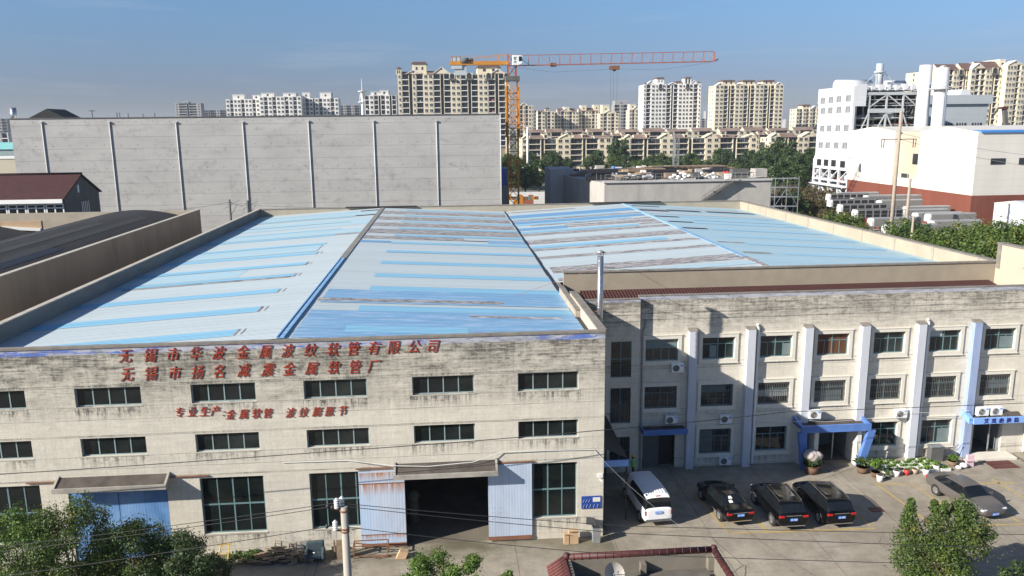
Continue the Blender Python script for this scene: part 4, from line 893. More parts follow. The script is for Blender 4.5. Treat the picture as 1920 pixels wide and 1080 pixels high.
# foreground trees
def ft(label, px, py, Y, rad, seed, n, mat, **k):
    p = at(px, py, Y); return make_tree('camphor_tree', label, p.x, p.y, p.z, rad, seed, n, k.pop('L',.115), k.pop('W',.06), mat, **k)
ft('bushy green tree at the lower left edge of the photo', 18, 972, 36.6, 1.85, 11, 22000, m_leafb, nclump=20, trunk_h=.25)
ft('broad leafy tree with a pointed top before the blue hall door', 128, 950, 37.0, 2.0, 12, 26000, m_leaf, nclump=22, trunk_h=.25)
ft('dense tree with a narrow top covering the right half of the blue hall door', 236, 976, 37.6, 1.8, 13, 22000, m_leaf, nclump=22, trunk_h=.25)
ft('low dark green tree at the right end of the row before the hall', 335, 1010, 37.2, 1.8, 14, 22000, m_leafd, nclump=20, trunk_h=.22)
ft('small dark bush beside the junk pile', 398, 1040, 38.2, .95, 19, 3500, m_leafd, nclump=12, trunk_h=.15)
ft('bright green low tree left of the gate lodge, tallest at its left', 800, 1044, 33.6, 1.35, 15, 12000, m_leafb, nclump=18, trunk_h=.22, L=.13)
ft('bright green shrub joined to the low tree left of the gate lodge', 868, 1046, 33.6, 1.05, 16, 8000, m_leafb, nclump=14, trunk_h=.22, L=.13)
ft('small bright shrub close to the red tiled lodge roof', 948, 1062, 33.2, .62, 17, 1900, m_leafb, nclump=9, trunk_h=.22, L=.15)
p = at(1770, 985, 35.5)
make_tree('loose_tree', 'airy green tree with several upright shoots in front of the parking lines', p.x, 35.5, p.z, 2.0, 21, 30000, .135, .062, m_leaf, 12, .25, spikes=((-1.85,0,p.z+1.4,.16),(-1.85,0,p.z+1.1,.22),(-1.8,.1,p.z+.75,.28),(-1.85,.1,p.z+.4,.34),(-1.75,.1,p.z,.45),(-.5,.2,p.z+1.15,.15),(-.45,.2,p.z+.85,.22),(-.12,-.1,p.z+1.2,.14),(-.15,0,p.z+.9,.2),(-.3,0,p.z+.5,.34),(-.6,0,p.z+.1,.42),(.2,0,p.z-.5,.7),(-.5,-.3,p.z-.9,.8),(.9,-.4,p.z-.6,.8),(1.6,-.3,p.z-1.0,.7),(-1.3,-.2,p.z-.6,.6),(0,-.5,p.z-1.3,.9),(.85,0,p.z+1.0,.5),(1.1,0,p.z+.75,.55),(.7,.1,p.z+.35,.75),(1.5,0,p.z-.0,.75),(2.35,0,p.z-.6,.5),(-1.9,0,p.z-.7,.65)), cz=.28, zr=.30, crad=.36, loose=.22)
p = at(1915, 1062, 33)
make_tree('camphor_tree', 'dark tree top at the lower right corner', p.x, 33, p.z, .9, 23, 3000, .16, .075, m_leafd, 12, .25)

# planter boxes
pb = thing('planter_box', 'white foam box of green vegetables in the patch beside the office wall', 'planter', (0,0,0), 'foam boxes of vegetables', local=True)
q = MB(); q.box(-.36,.36,-.22,-.19,0,.24); q.box(-.36,.36,.19,.22,0,.24); q.box(-.36,-.33,-.19,.19,0,.24); q.box(.33,.36,-.19,.19,0,.24); q.box(-.33,.33,-.19,.19,.0,.19,1); q.build('box', [m_foam, m_soil], pb)
q = MB(); rg = random.Random(5)
for k in range(12): leaves(q, (-.28+.05*k+rg.uniform(-.03,.03), rg.uniform(-.13,.13), .26), .11, 16, .12, .045, rg, 1.0, .2, 1.2)
q.build('vegetables', m_leafv, pb); first = True
for j in range(4):
    for k in range(6):
        if rg.random() < .10 and (j,k) != (0,0): continue
        x, y = 29.15+.80*k+.22*(3-j)+rg.uniform(-.05,.05), 49.35+.50*j+rg.uniform(-.04,.04)
        if first: pb.location = (x,y,0); first = False
        else: clone_thing(pb, (x,y,0), rg.uniform(-.08,.08), (1,1,rg.uniform(.8,1.2)))
def bucket(x, y, label, mat, r=.19, h=.36, plant=False):
    q = MB(); q.cyl((x,y,0),(x,y,h),r*.8,r,14); o = tag(q.build('bucket', mat, org=(x,y,0)), label, 'bucket')
    q = MB(); q.cyl((x,y,h-.02),(x,y,h+.003),r*.92,r*.92,14); q.build('soil', m_soil, o)
    if plant:
        q = MB(); leaves(q, (x,y,h+.15), .22, 90, .14, .05, rg, 1.0, .2); q.build('plant', m_leafv, o)
bucket(28.5,48.15,'white bucket in front at the left corner of the vegetable patch',m_foam,.22,.46)
bucket(30.05,48.8,'white bucket left of the red bucket',m_foam,.22,.42)
bucket(30.85,48.95,'red bucket in front of the vegetable boxes',m_redp,.20,.38)
bucket(31.5,49.05,'cream bucket just right of the red bucket',m_woodl,.20,.36)
bucket(32.15,48.8,'grey white bucket behind the grey saloon car',m_offwh,.22,.44,True)
bucket(33.2,49.35,'white bucket farthest right in front of the vegetable boxes',m_foam,.22,.44,True)
bucket(29.3,48.6,'small grey pot with a plant beside the left white bucket',m_greyw,.16,.26,True)
def potted(x, y, label, pr, ph, mat, n, rad, hh, L, W, lm=None, cat='potted plant'):
    r = thing('potted_plant', label, cat, (x,y,0)); q = MB(); q.cyl((x,y,0),(x,y,ph),pr*.72,pr,16); q.cyl((x,y,ph-.06),(x,y,ph),pr*1.06,pr*1.06,16); q.build('pot', mat, r)
    q = MB(); 
    for k in range(7): a = k*.9; leaves(q, (x+rad*.5*math.cos(a), y+rad*.5*math.sin(a), ph+hh*(.35+.08*k)), rad*.55, n//7, L, W, rg, .6, .2)
    q.build('foliage', lm or m_leafd, r); return r
pp = potted(24.55,49.9,'potted palm with its crown wrapped in pale cloth, left of the porch',.55,.62,m_terra,260,.75,.5,.5,.06)
q = MB(); q.ball((24.55,49.95,1.25),.58,14,0,.75,False,.12); q.ball((24.3,49.8,1.35),.40,12,0,.8,False,.15); q.ball((24.85,49.85,1.3),.38,12,0,.8,False,.15); q.build('cloth_wrap', M('pale_cloth', (.46,.40,.36), .9, .1, 3), pp)
potted(28.05,49.6,'dark leafy plant in a brown pot right of the porch',.42,.45,m_terra,240,.6,.7,.32,.10)
potted(28.6,48.9,'tall bright leafy plant near the white buckets',.3,.35,m_terra,300,.55,1.0,.26,.10,m_leafb)
potted(34.9,50.1,'green plant in a basket pot near the lettered canopy door',.33,.35,m_wood,170,.45,.4,.3,.07,m_leafb)
q = MB(); q.box(33.7,34.6,50.75,51.25,0,1.1,0); q.box(33.65,34.65,50.7,51.3,1.102,1.14,1); q.bar((34.8,51.1,.2),(35.9,51.1,1.1),.05,.05,1); tag(q.build('metal_cabinet', [m_greyw, m_galvd], org=(34.1,51,0)), 'grey metal cabinet standing against the office wall by the plants', 'cabinet')
q = MB(); q.box(35.7,36.2,49.7,49.9,0,.85); q.box(35.55,36.3,49.6,50.05,.45,.5); q.ball((35.4,49.6,.2),.28,8,1,.6); q.ball((34.9,49.4,.15),.22,8,1,.6)
tag(q.build('cloth_chair', [M('pink_cloth', (.62,.45,.48), .9, .1, 3), m_foam], org=(35.8,49.8,0)), 'chair draped with pale pink cloth beside white bags', 'chair')
q = MB(); q.box(36.9,40.0,50.5,51.75,.004,.16); tag(q.build('door_step', m_trim, org=(38.4,51,0)), 'pale concrete step before the lettered canopy door', 'step')
q = MB(); q.box(37.4,39.3,49.2,50.45,.004,.03); tag(q.build('door_mat', m_rustd, org=(38.3,49.8,0)), 'rust brown mat on the ground before the pale step', 'mat')

for (x,y,lab) in ((26.15,44.3,'rusty square drain cover right of the black cars'),(26.8,41.9,'rusty square drain cover left of the airy tree')):
    q = MB(); q.box(x-.45,x+.45,y-.3,y+.3,.004,.012); tag(q.build('drain_cover', m_rustd, org=(x,y,0)), lab, 'drain cover')
# ------------------------------------------------------------------ junk along the hall
q = MB()
for k in range(90):
    x = rg.uniform(-11.9,-7.9); y = rg.uniform(41.4,42.4); z = rg.uniform(.03,.55)*max(.2,1-abs(x+10)/2.6); a = rg.uniform(-.5,.5)+(math.pi if rg.random() < .5 else 0); ln = rg.uniform(.5,1.3)
    q.bar((x-ln/2*math.cos(a),y-ln/2*math.sin(a)*.5,z+rg.uniform(-.1,.15)),(x+ln/2*math.cos(a),y+ln/2*math.sin(a)*.5,z+rg.uniform(-.1,.2)),rg.uniform(.03,.12),rg.uniform(.02,.06),rg.choice((0,0,1,2)))
for k in range(30): q.ball((rg.uniform(-11.8,-8),rg.uniform(41.5,42.3),rg.uniform(.05,.25)),rg.uniform(.08,.22),6,rg.choice((2,2,0)),.6,False,.25)
tag(q.build('scrap_pile', [m_wood, m_woodl, m_soil], org=(-10,42,0)), 'heap of broken brushwood and planks along the hall wall', 'scrap heap', kind='stuff')
def wchair(x, y, rz, lab, tilt):
    r = thing('wooden_chair', lab, 'chair', (0,0,0), 'broken wooden chairs', local=True)
    for sx in (-.2,.2):
        q = MB(); q.bar((sx,-.2,0),(sx,-.2,.45),.05); q.build('leg', m_woodl, r); q = MB(); q.bar((sx,.2,0),(sx,.26,1.0),.05); q.build('leg', m_woodl, r)
    q = MB(); q.box(-.23,.23,-.23,.23,.45,.49); q.build('seat', m_wood, r); q = MB()
    for z in (.65,.8,.95): q.bar((-.2,.23+.03*(z-.45),z),(.2,.23+.03*(z-.45),z),.06,.02)
    q.build('backrest', m_woodl, r); r.location = (x,y,0.05); r.rotation_euler = (tilt,0,rz); return r
wchair(-9.1,41.75,R(30),'broken wooden chair standing on the scrap heap nearest the armchair',R(8)); wchair(-10.2,41.95,R(-20),'broken wooden chair leaning on the left part of the scrap heap',R(-12))
r = thing('armchair', 'discarded grey blue armchair sitting outdoors against the hall wall', 'armchair', (0,0,0), local=True); ma = M('armchair_cloth', (.05,.075,.085), .95, .2, 3)
for nm, bx in (('seat',(-.38,.38,-.38,.30,.15,.40)),('backrest',(-.50,.50,.22,.48,.15,.98)),('armrest',(-.56,-.36,-.45,.30,.1,.62)),('armrest',(.36,.56,-.45,.30,.1,.62))):
    q = MB(); q.box(*bx); o = q.build(nm, ma, r); bv = o.modifiers.new('b','BEVEL'); bv.width = .09; bv.segments = 3
q = MB(); q.ball((-.05,-.05,.43),.1,6,0,.5); q.build('paper', m_foam, r); r.location = (-7.95,41.75,0); r.rotation_euler = (R(-6),0,R(6))
q = MB(); q.bar((-13.35,41.6,0),(-13.15,42.2,1.05),.06); q.bar((-12.75,41.6,0),(-12.7,42.2,1.05),.06); q.bar((-13.3,42.15,1.0),(-12.6,42.15,1.0),.06); q.bar((-13.25,41.9,.55),(-12.7,41.9,.55),.05)
tag(q.build('trestle', M('yellow_wood', (.50,.34,.10), .8, .1, 3), org=(-13,42,0)), 'small yellow wooden trestle leaning near the dark bush', 'trestle')
r = thing('ivy_patch', 'patch of bright low creeper at the foot of the hall wall', 'plant', (-12,42.2,0)); q = MB()
for k in range(12): leaves(q, (rg.uniform(-12.9,-11.2), rg.uniform(41.8,42.5), .22), .35, 60, .13, .10, rg, .8, .2, .8)
q.build('foliage', m_leafb, r)
q = MB(); q.box(-6.75,-6.05,41.7,41.76,.0,1.15); q.box(-6.95,-6.85,41.95,42.05,0,1.0); o = tag(q.build('wooden_board', m_wood, org=(-6.4,41.7,0)), 'brown wooden board leaning beside the utility pole foot', 'board')
q = MB()
for (a,b) in (((-5.8,41.6,.0),(-5.8,41.6,.8)),((-5.8,42.2,0),(-5.8,42.2,.8)),((-3.9,41.6,0),(-3.9,41.6,.8)),((-3.9,42.2,0),(-3.9,42.2,.8)),((-5.8,41.6,.78),(-3.9,41.6,.78)),((-5.8,42.2,.78),(-3.9,42.2,.78)),((-5.8,41.6,.15),(-3.9,41.6,.15)),((-5.8,41.6,.78),(-5.8,42.2,.78)),((-3.9,41.6,.78),(-3.9,42.2,.78)),((-5.7,41.9,.8),(-3.2,41.9,.45)),((-4.6,41.4,.1),(-2.9,41.9,.12))): q.bar(a,b,.05)
tag(q.build('bench_frame', m_rust, org=(-4.8,42,0)), 'rusty metal bench frame in front of the rusty sliding door', 'frame')
q = MB(); q.prism([(-3.45,.02),(-2.9,.02),(-2.75,.4),(-3.2,.5)], 'y', 41.3, 41.7); tag(q.build('wooden_crate', m_card, org=(-3.1,41.5,0)), 'tipped tan box lying before the rusty sliding door', 'box')
def cbox_(x, y, w, d, h, lab):
    q = MB(); q.box(x-w/2,x+w/2,y-d/2,y+d/2,.003,h); q.face([(x-w/2,y-d/2,h),(x+w/2,y-d/2,h),(x+w/2,y-d/2-.12,h+.10),(x-w/2,y-d/2-.12,h+.10)]); tag(q.build('cardboard_box', m_card, org=(x,y,0)), lab, 'box')
cbox_(6.72,42.25,.55,.45,.75,'tall tan cardboard box below the notice board'); cbox_(6.30,42.15,.28,.3,.6,'narrow cardboard box left of the tall tan box')
r = thing('rubbish_bin', 'open grey bin at the right corner of the hall', 'bin', (8.05,42.15,0)); q = MB(); q.cyl((8.05,42.15,.02),(8.05,42.15,.95),.28,.34,4,0,True,False); q.build('body', m_galvd, r)
q = MB(); q.bar((7.75,42.4,.95),(7.8,42.55,1.35),.5,.03); q.cyl((8.05,42.15,.951),(8.05,42.15,.96),.30,.30,4); q.build('lid', m_black, r)
q = MB(); q.box(8.25,8.5,FY-.16,FY-.005,3.75,3.95); q.bar((8.3,FY-.2,3.7),(8.45,FY-.3,3.6),.08); tag(q.build('security_camera', m_offwh, org=(8.35,FY,3.8)), 'small white security camera high on the hall corner', 'camera')
q = MB()
for k in range(14): x = rg.uniform(4.6,7.0); q.ball((x, rg.uniform(43.2,43.7), 11.98+rg.uniform(0,.05)), rg.uniform(.06,.16), 6, rg.choice((0,1)), .6, False, .3)
tag(q.build('roof_rubbish', [m_foam, m_card], org=(6,43.4,12)), 'scatter of pale and orange rubbish along the roof edge', 'rubbish', kind='stuff')

# ------------------------------------------------------------------ gate lodge
GX0, GX1, GY0, GY1, GZ = 5.02, 12.2, 27.5, 33.9, 4.0
r = thing('gate_lodge', 'small flat roofed lodge with dark red coping tiles at the bottom of the photo', 'gatehouse', (8.6,31,0))
q = MB(); q.box(GX0,GX1,GY1-.22,GY1,0,GZ-.08); q.box(GX0,GX0+.22,GY0,GY1-.22,0,GZ-.08); q.box(GX1-.22,GX1,GY0,GY1-.22,0,GZ-.08); q.box(8.5,8.75,GY1-.6,GY1-.22,3.2,3.7); q.box(GX1-.5,GX1-.22,GY1-.6,GY1-.22,3.2,3.8); q.build('wall', M('lodge_render', (.17,.15,.12), .95, .15, 1, dirt=.35, dirtc=(.12,.11,.095)), r)
q = MB(); q.box(GX0+.22,GX1-.22,GY0,GY1-.22,2.95,3.12); q.box(8.8,11.6,GY0,GY1-.9,3.122,3.3); q.build('roof_slab', M('lodge_slab', (.11,.10,.085), .95, .25, 1.5, dirt=.35, dirtc=(.2,.18,.14)), r)
q = MB()
q.cyl((GX0,GY1-.1,GZ),(GX1,GY1-.1,GZ),.16,.16,10); q.cyl((GX1-.1,GY1,GZ),(GX1-.1,GY0,GZ),.16,.16,10); q.ball((GX1-.1,GY1-.1,GZ+.05),.19,8); q.ball((GX0+.05,GY1-.1,GZ+.05),.19,8)
for k in range(19): x = GX0+.35+k*.37; q.cyl((x,GY1-.1,GZ),(x+.03,GY1-.1,GZ),.172,.172,10,1)
for k in range(15): y = GY1-.4-k*.37; q.cyl((GX1-.1,y,GZ),(GX1-.1,y+.03,GZ),.172,.172,10,1)
q.build('coping', [M('dark_red_tile', (.065,.016,.015), .6, .2, 3), m_rustd], r)
q = MB(); q.face([(GX0-.85,GY0,3.45),(GX0-.85,GY1,3.45),(GX0,GY1,3.98),(GX0,GY0,3.98)])
for k in range(26): y = GY1-k*.24; q.cyl((GX0-.87,y,3.47),(GX0,y,4.01),.06,.06,6)
q.build('tile_skirt', m_tiley, r)
r = thing('satellite_dish', 'grey satellite dish on the lodge roof', 'satellite dish', (7.05,32.6,3.1)); q = MB()
cen = Vector((7.05,32.6,3.75)); n_ = Vector((.25,-.75,.62)).normalized(); u = n_.orthogonal().normalized(); v = n_.cross(u); rings_ = []
for a in range(6): rings_.append([tuple(cen+n_*(.22*(a/5)**2-.1)+(u*math.cos(t*math.pi/10)+v*math.sin(t*math.pi/10))*.50*a/5) for t in range(20)])
for a in range(5):
    for t in range(20): q.face([rings_[a][t],rings_[a+1][t],rings_[a+1][(t+1)%20],rings_[a][(t+1)%20]],0,True)
q.build('dish', M('dish_grey', (.34,.31,.27), .4, .1, 2), r); q = MB(); q.cyl((7.05,32.7,3.12),(7.05,32.65,3.7),.04,.04,8); q.bar(cen,cen+n_*.45,.03); q.cyl(cen+n_*.42,cen+n_*.52,.05,.05,8); q.build('mount', m_galvd, r)

# ------------------------------------------------------------------ pole and wires
PY = 26.0; pt = at(645, 952, PY); pt.z += .05
r = thing('utility_pole', 'round concrete utility pole with white insulators in front of the hall', 'utility pole', (pt.x,PY,0)); q = MB(); q.cyl((pt.x,PY,0),(pt.x,PY,pt.z),.20,.125,14); q.build('pole', m_pole, r)
q = MB()
for z in (pt.z-.18,pt.z-.85,pt.z-.95): q.cyl((pt.x,PY,z),(pt.x,PY,z+.06),.15,.15,12)
q.bar((pt.x-.1,PY,pt.z-.1),(pt.x-.32,PY-.05,pt.z-.05),.05); q.bar((pt.x-.1,PY,pt.z-.9),(pt.x-.35,PY-.05,pt.z-.85),.05); q.build('clamp', m_rust, r)
def insul(x, y, z):
    q = MB(); q.cyl((x,y,z-.05),(x,y,z+.34),.045,.035,8)
    for k in range(4): q.cyl((x,y,z+k*.085),(x,y,z+k*.085+.035),.095,.075,12)
    return q.build('insulator', m_porc, r)
insul(pt.x-.24,PY-.05,pt.z-.0); insul(pt.x-.08,PY+.08,pt.z+.0); insul(pt.x-.33,PY-.05,pt.z-.82)
q = MB(); q.ball((pt.x-.55,PY,pt.z+.02),.07,6,0,1.3); q.ball((pt.x-.40,PY,pt.z-.03),.07,6,0,1.3); q.ball((pt.x-.62,PY,pt.z-.72),.07,6,0,1.3); q.build('cable_joint', m_black, r)
def wire(label, pts, rad=.011, sag=0, mat=None, cat='wire', group='overhead wires'):
    P = []
    for a, b in zip(pts, pts[1:]):
        a, b = Vector(a), Vector(b)
        for k in range(13): t = k/12; p = a.lerp(b,t); p.z -= sag*4*t*(1-t); P.append(p)
    cu = bpy.data.curves.new('overhead_wire','CURVE'); cu.dimensions = '3D'; sp = cu.splines.new('POLY'); sp.points.add(len(P)-1); o0 = P[0]
    for k, p in enumerate(P): sp.points[k].co = (p.x-o0.x,p.y-o0.y,p.z-o0.z,1)
    cu.bevel_depth = rad; cu.bevel_resolution = 1; cu.materials.append(mat or m_wire); tmp = bpy.data.objects.new('tmp_wire', cu); COL.objects.link(tmp)
    dg = bpy.context.evaluated_depsgraph_get(); me = bpy.data.meshes.new_from_object(tmp.evaluated_get(dg)); bpy.data.objects.remove(tmp); me.name = 'overhead_wire'
    o = bpy.data.objects.new('overhead_wire', me); COL.objects.link(o); o.location = o0; return tag(o, label, cat, group)
a1 = (pt.x-.24,PY,pt.z+.15); a2 = (pt.x-.08,PY,pt.z+.12); a3 = (pt.x-.33,PY,pt.z-.70)
wire('upper of two close wires running left from the utility pole top', [at(-60,1032,PY), a1], .011, .06)
wire('second of two close wires running left from the utility pole top', [at(-60,1042,PY), (a1[0],PY,a1[2]-.12)], .011, .06)
wire('lowest wire running left from the utility pole across the trees', [at(-60,1090,PY), a3], .012, .05)
wire('upper wire running right from the pole top across the parked cars', [a2, at(1171,986,PY+1), at(2000,1003,PY+3)], .012, .05)
wire('middle wire running right from the pole top across the yard', [(a2[0],PY,a2[2]-.1), at(1171,1000,PY+1), at(2000,1030,PY+3)], .012, .05)
wire('lowest wire running right from the pole across the gate lodge coping', [a3, at(1120,1037,PY+1), at(2000,1062,PY+3)], .012, .06)
wire('thick black cable crossing the hall front below the upper windows', [at(-60,893,40.5), at(640,845,40.7), at(1135,806,41.5), at(1480,772,48.0), at(2000,752,48.5)], .022, .04, None, 'cable')
wire('thin pale cable running from the hall corner down to the gate lodge', [(8.6,42.75,4.7), (12.1,33.8,4.1)], .006, .35, m_galvd, 'cable')
wire('thin white cable looping along the office wall above the porch', [(21.0,51.2,3.55),(24.5,50.6,3.55),(28.5,51.2,3.3),(31.5,51.2,3.7),(36.5,51.2,3.6)], .014, .12, m_wirew, 'cable')
# ------------------------------------------------------------------ concrete warehouse
WY = 150.0
WX0, WX1, WZ = -76.3, 9.85, 26.45
wh = thing('warehouse', 'huge plain grey concrete warehouse wall with white downpipes', 'warehouse', (-33, WY, 0))
q = MB(); q.box(WX0, WX1, WY, WY+45, 0, WZ-.6); q.build('wall', m_bigw, wh); m_dull = M('dull_white_pipe', (.50,.50,.49), .7, .1, .5)
q = MB(); q.box(WX0-.08, WX1+.08, WY-.12, WY+.5, WZ-.598, WZ-.45); q.build('coping', m_greyw, wh)
for px, yy in ((78,230),(205,230),(330,230),(455,230),(578,228),(700,228),(818,228),(938,214)):
    p = at(px, yy, WY); q = MB(); q.cyl((p.x,WY-.10,0),(p.x,WY-.10,p.z),.095,.095,8); q.box(p.x-.22,p.x+.22,WY-.30,WY-.02,p.z,p.z+.22); q.build('downpipe', m_dull, wh)
q = MB(); 
a, b, c = at(45,214,WY+25), at(92,204,WY+25), at(135,213,WY+25)
q.prism([(a.x,WZ-.7),(c.x,WZ-.7),(b.x,b.z)], 'y', WY+24, WY+32)
q.build('roof', m_darkroof, wh)
p = at(24,202,WY+8); q = MB(); q.cyl((p.x,WY+8,WZ-1),(p.x,WY+8,p.z),.55,.55,10); q.build('vent_pipe', m_galv, wh)
q = MB()
for px, yt in ((172,206),(219,211),(224,211),(240,212),(268,213),(290,212)): p = at(px,yt,WY+3); q.bar((p.x,WY+3,WZ-.6),(p.x,WY+3,p.z),.12)
p = at(172,208,WY+3); q.bar((p.x-.5,WY+3,p.z),(p.x+.6,WY+3,p.z),.12); q.build('roof_mast', m_greyw, wh)
# ------------------------------------------------------------------ neighbour hall on the left with the dark roof
nh = thing('neighbour_hall', 'low hall with a dark bitumen roof behind a long brown wall at the left', 'hall', (-45, 80, 0))
BX = -31.5
q = MB(); q.box(BX-.35,BX,52,104.6,0,13.72); q.build('side_wall', m_brownw, nh)
q = MB(); q.box(BX-.40,BX+.05,52,104.7,13.722,13.80); q.build('side_coping', m_copel, nh)
q = MB(); q.box(-75,BX-.35,104.2,104.6,0,13.70); q.build('end_wall', m_parap, nh)
# curved roof
NX = 16; xs = [BX-.36-(k/NX)*14.5 for k in range(NX+1)]; zz = [12.55+1.35*math.sin(math.pi*k/NX) for k in range(NX+1)]
q = MB()
for k in range(NX): q.face([(xs[k],52,zz[k]),(xs[k],104.1,zz[k]),(xs[k+1],104.1,zz[k+1]),(xs[k+1],52,zz[k+1])],0)
for (k,y0,y1,mm) in ((4,58,98,1),(6,62,90,1),(9,70,92,1),(3,64,74,2),(8,52,68,1)):
    for kk in (k,): q.face([(xs[kk],y0,zz[kk]+.02),(xs[kk],y1,zz[kk]+.02),(xs[kk+1],y1,zz[kk+1]+.02),(xs[kk+1],y0,zz[kk+1]+.02)],mm)
for y in (57.0,): 
    for k in range(5): q.bar((xs[k],y+k*1.2,zz[k]+.03),(xs[k+1],y+(k+1)*1.2,zz[k+1]+.03),.25,.05,2)
x1 = xs[-1]
q.box(x1-1.0,x1,52,104.1,11.8,12.30,2)
x2 = [x1-1-k*1.6 for k in range(14)]; z2 = [12.2+1.6*math.sin(math.pi*k/13) for k in range(14)]
for k in range(13): q.face([(x2[k],52,z2[k]),(x2[k],96,z2[k]),(x2[k+1],96,z2[k+1]),(x2[k+1],52,z2[k+1])],0)
q.build('roof', [m_darkroof, m_darkroof2, m_black], nh)
q = MB(); q.box(x1-20,x1-.5,96,96.4,0,13.6); q.bar((x1-18,95.9,13.9),(x1-.5,95.9,12.6),.5,.3,1); q.build('gable_wall', [m_brownw, m_offwh], nh)
# house with the red roof
HY = 108.0; e0 = at(120,368,HY); ed = at(190,355,HY+10); ri = at(149,326,HY+5)
hz = at(0,372,HY).z; hr = at(149,328,HY+5).z; HX1 = e0.x; HX0 = HX1-38
hs = thing('red_roof_house', 'house with a dark red tiled roof, grey gable and a band of white framed windows', 'house', (HX1-15,HY,0))
q = MB(); q.box(HX0,HX1,HY,HY+10.5,0,hz-.25); q.prism([(HY,hz-.25),(HY+10.5,hz-.25),(HY+10.5,hz-.1),(HY+5.25,hr-.12),(HY,hz-.1)],'x',HX1-.3,HX1-.002); 
q.build('wall', m_greyw, hs)
q = MB()
for (ya,yb) in ((HY-.5,HY+5.25),(HY+11,HY+5.25)):
    za = hz-.2; q.face([(HX0,ya,za),(HX1+.25,ya,za),(HX1+.25,yb,hr),(HX0,yb,hr)]); q.face([(HX0,ya,za+.15),(HX1+.25,ya,za+.15),(HX1+.25,yb,hr+.15),(HX0,yb,hr+.15)])
    q.face([(HX1+.25,ya,za),(HX1+.25,yb,hr),(HX1+.25,yb,hr+.15),(HX1+.25,ya,za+.15)])
q.face([(HX0,HY-.5,hz-.2),(HX1+.25,HY-.5,hz-.2),(HX1+.25,HY-.5,hz-.05),(HX0,HY-.5,hz-.05)])
rf = q.build('roof', m_tile, hs)
q = MB(); q.cyl((HX0,HY+5.25,hr+.15),(HX1+.25,HY+5.25,hr+.15),.2,.2,8); q.build('ridge', m_tile, rf)
gz_ = at(0,395,HY).z
q = MB(); q.box(HX0,HX1,HY-.7,HY-.5,hz-.7,hz-.18); q.build('gutter', m_white, hs)
def hwin(x, w, h, z):
    f = MB(); t = .17
    for (a,b,c,d) in ((0,w,0,t),(0,w,h-t,h),(0,w,h*.70,h*.70+t)): f.box(a,b,-.06,0,c,d)
    for xx in (0,w/2-t/2,w-t): f.box(xx,xx+t,-.055,-.003,t,h-t)
    o = f.build('window', m_white, hs, org=(0,0,0)); p = MB(); p.box(.03,w-.03,-.03,-.02,.03,h-.03); p.build('pane', m_glass, o, org=(0,0,0)); o.location = Vector((x,HY-.01,z))-hs.location; return o
w0 = None
for k in range(13):
    x = HX1-2.4-k*2.35
    if w0 is None: w0 = hwin(x,2.25,2.1,hz-2.9)
    else: copy_part(w0, Vector((x,HY-.01,hz-2.9))-hs.location, hs)
q = MB(); g1 = Vector((HX1+.0,HY+5.2,hz-1.4)); q.box(HX1-.0,HX1+.05,HY+4.6,HY+6.8,hz-2.8,hz-1.0,0)
for k in range(5): q.box(HX1+.052,HX1+.1,HY+4.6+k*.52,HY+4.72+k*.52,hz-2.8,hz-1.0,1)
q.box(HX1,HX1+.05,HY+4.0,HY+4.4,hz+.3,hz+1.3,1); q.build('gable_window', [m_glass, m_white], hs)
q = MB(); q.box(HX1-6,HX1+.3,HY-3.0,HY-2.8,0,hz-3.2); q.box(HX0,HX1-2,HY-2.0,HY-1.8,0,hz-3.1); tag(q.build('garden_wall', m_brownw, org=(HX1-3,HY-3,0)), 'brown parapet wall below the white framed windows', 'wall')

# ------------------------------------------------------------------ building site block
cs = thing('unfinished_building', 'unfinished flat grey concrete block with an outside stair and a cluttered roof', 'building', (45,150,0))
m_cs = M('raw_concrete', (.39,.37,.34), .9, .12, .5, dirt=.36, dirtc=(.25,.24,.225), stretch=(1,1,.5), bump=.01); m_csd = M('raw_concrete_dark', (.44,.43,.42), .9, .1, .3)
CX0, CX1, CZ = 29.5, 61.8, 13.0
q = MB(); q.prism([(CX0,150),(CX1,150),(CX1,196),(27.0,196),(24.3,186),(26.2,168)], 'z', 0, CZ); 
for k in range(1,5): x = CX0+k*6.5; q.box(x,x+.05,149.985,150.02,.1,CZ-.5,1)
q.build('wall', [m_cs, m_aptg], cs)
q = MB(); q.prism([(CX0-.2,149.7),(CX1+.2,149.7),(CX1+.2,151),(CX0-.2,151)], 'z', CZ+.002, CZ+.32); q.build('roof_edge', m_csd, cs)
q = MB(); q.box(22.5,27.5,176,186,0,CZ+1.4); q.box(24,24.02,175.98,176.02,6,9,1); q.build('stair_tower', [m_csd, m_black], cs)
s0, s1 = at(1315,379,149.4), at(1375,339,149.4)
q = MB(); n = 22; mid = s0.lerp(s1,.52)
for k in range(n+1):
    t = k/n; p = s0.lerp(s1, t); q.box(p.x-.1,p.x+.35,149.05,149.85,p.z-.06,p.z)
q.bar((s0.x,149.0,s0.z),(s1.x,149.0,s1.z),.10,.25); q.bar((s0.x,149.9,s0.z),(s1.x,149.9,s1.z),.10,.25)
q.bar((s0.x,149.0,s0.z+1.1),(s1.x,149.0,s1.z+1.1),.08); q.bar((s0.x,149.0,s0.z+.6),(s1.x,149.0,s1.z+.6),.05); q.box(mid.x-1,mid.x+.6,149.0,149.9,mid.z-.1,mid.z)
for k in range(0,n+1,2): p = s0.lerp(s1,k/n); q.bar((p.x,149.0,p.z),(p.x,149.0,p.z+1.1),.05)
q.box(s1.x-.2,s1.x+2.6,149.0,149.65,s1.z-.1,s1.z); q.build('outside_stair', m_greyw, cs)
r = thing('scaffold', 'grey tube scaffold tower at the right end of the unfinished block', 'scaffolding', (63,150,0)); q = MB()
for x in (61.9,64.2,66.5):
    for y in (148,150): q.bar((x,y,0),(x,y,13.6),.10)
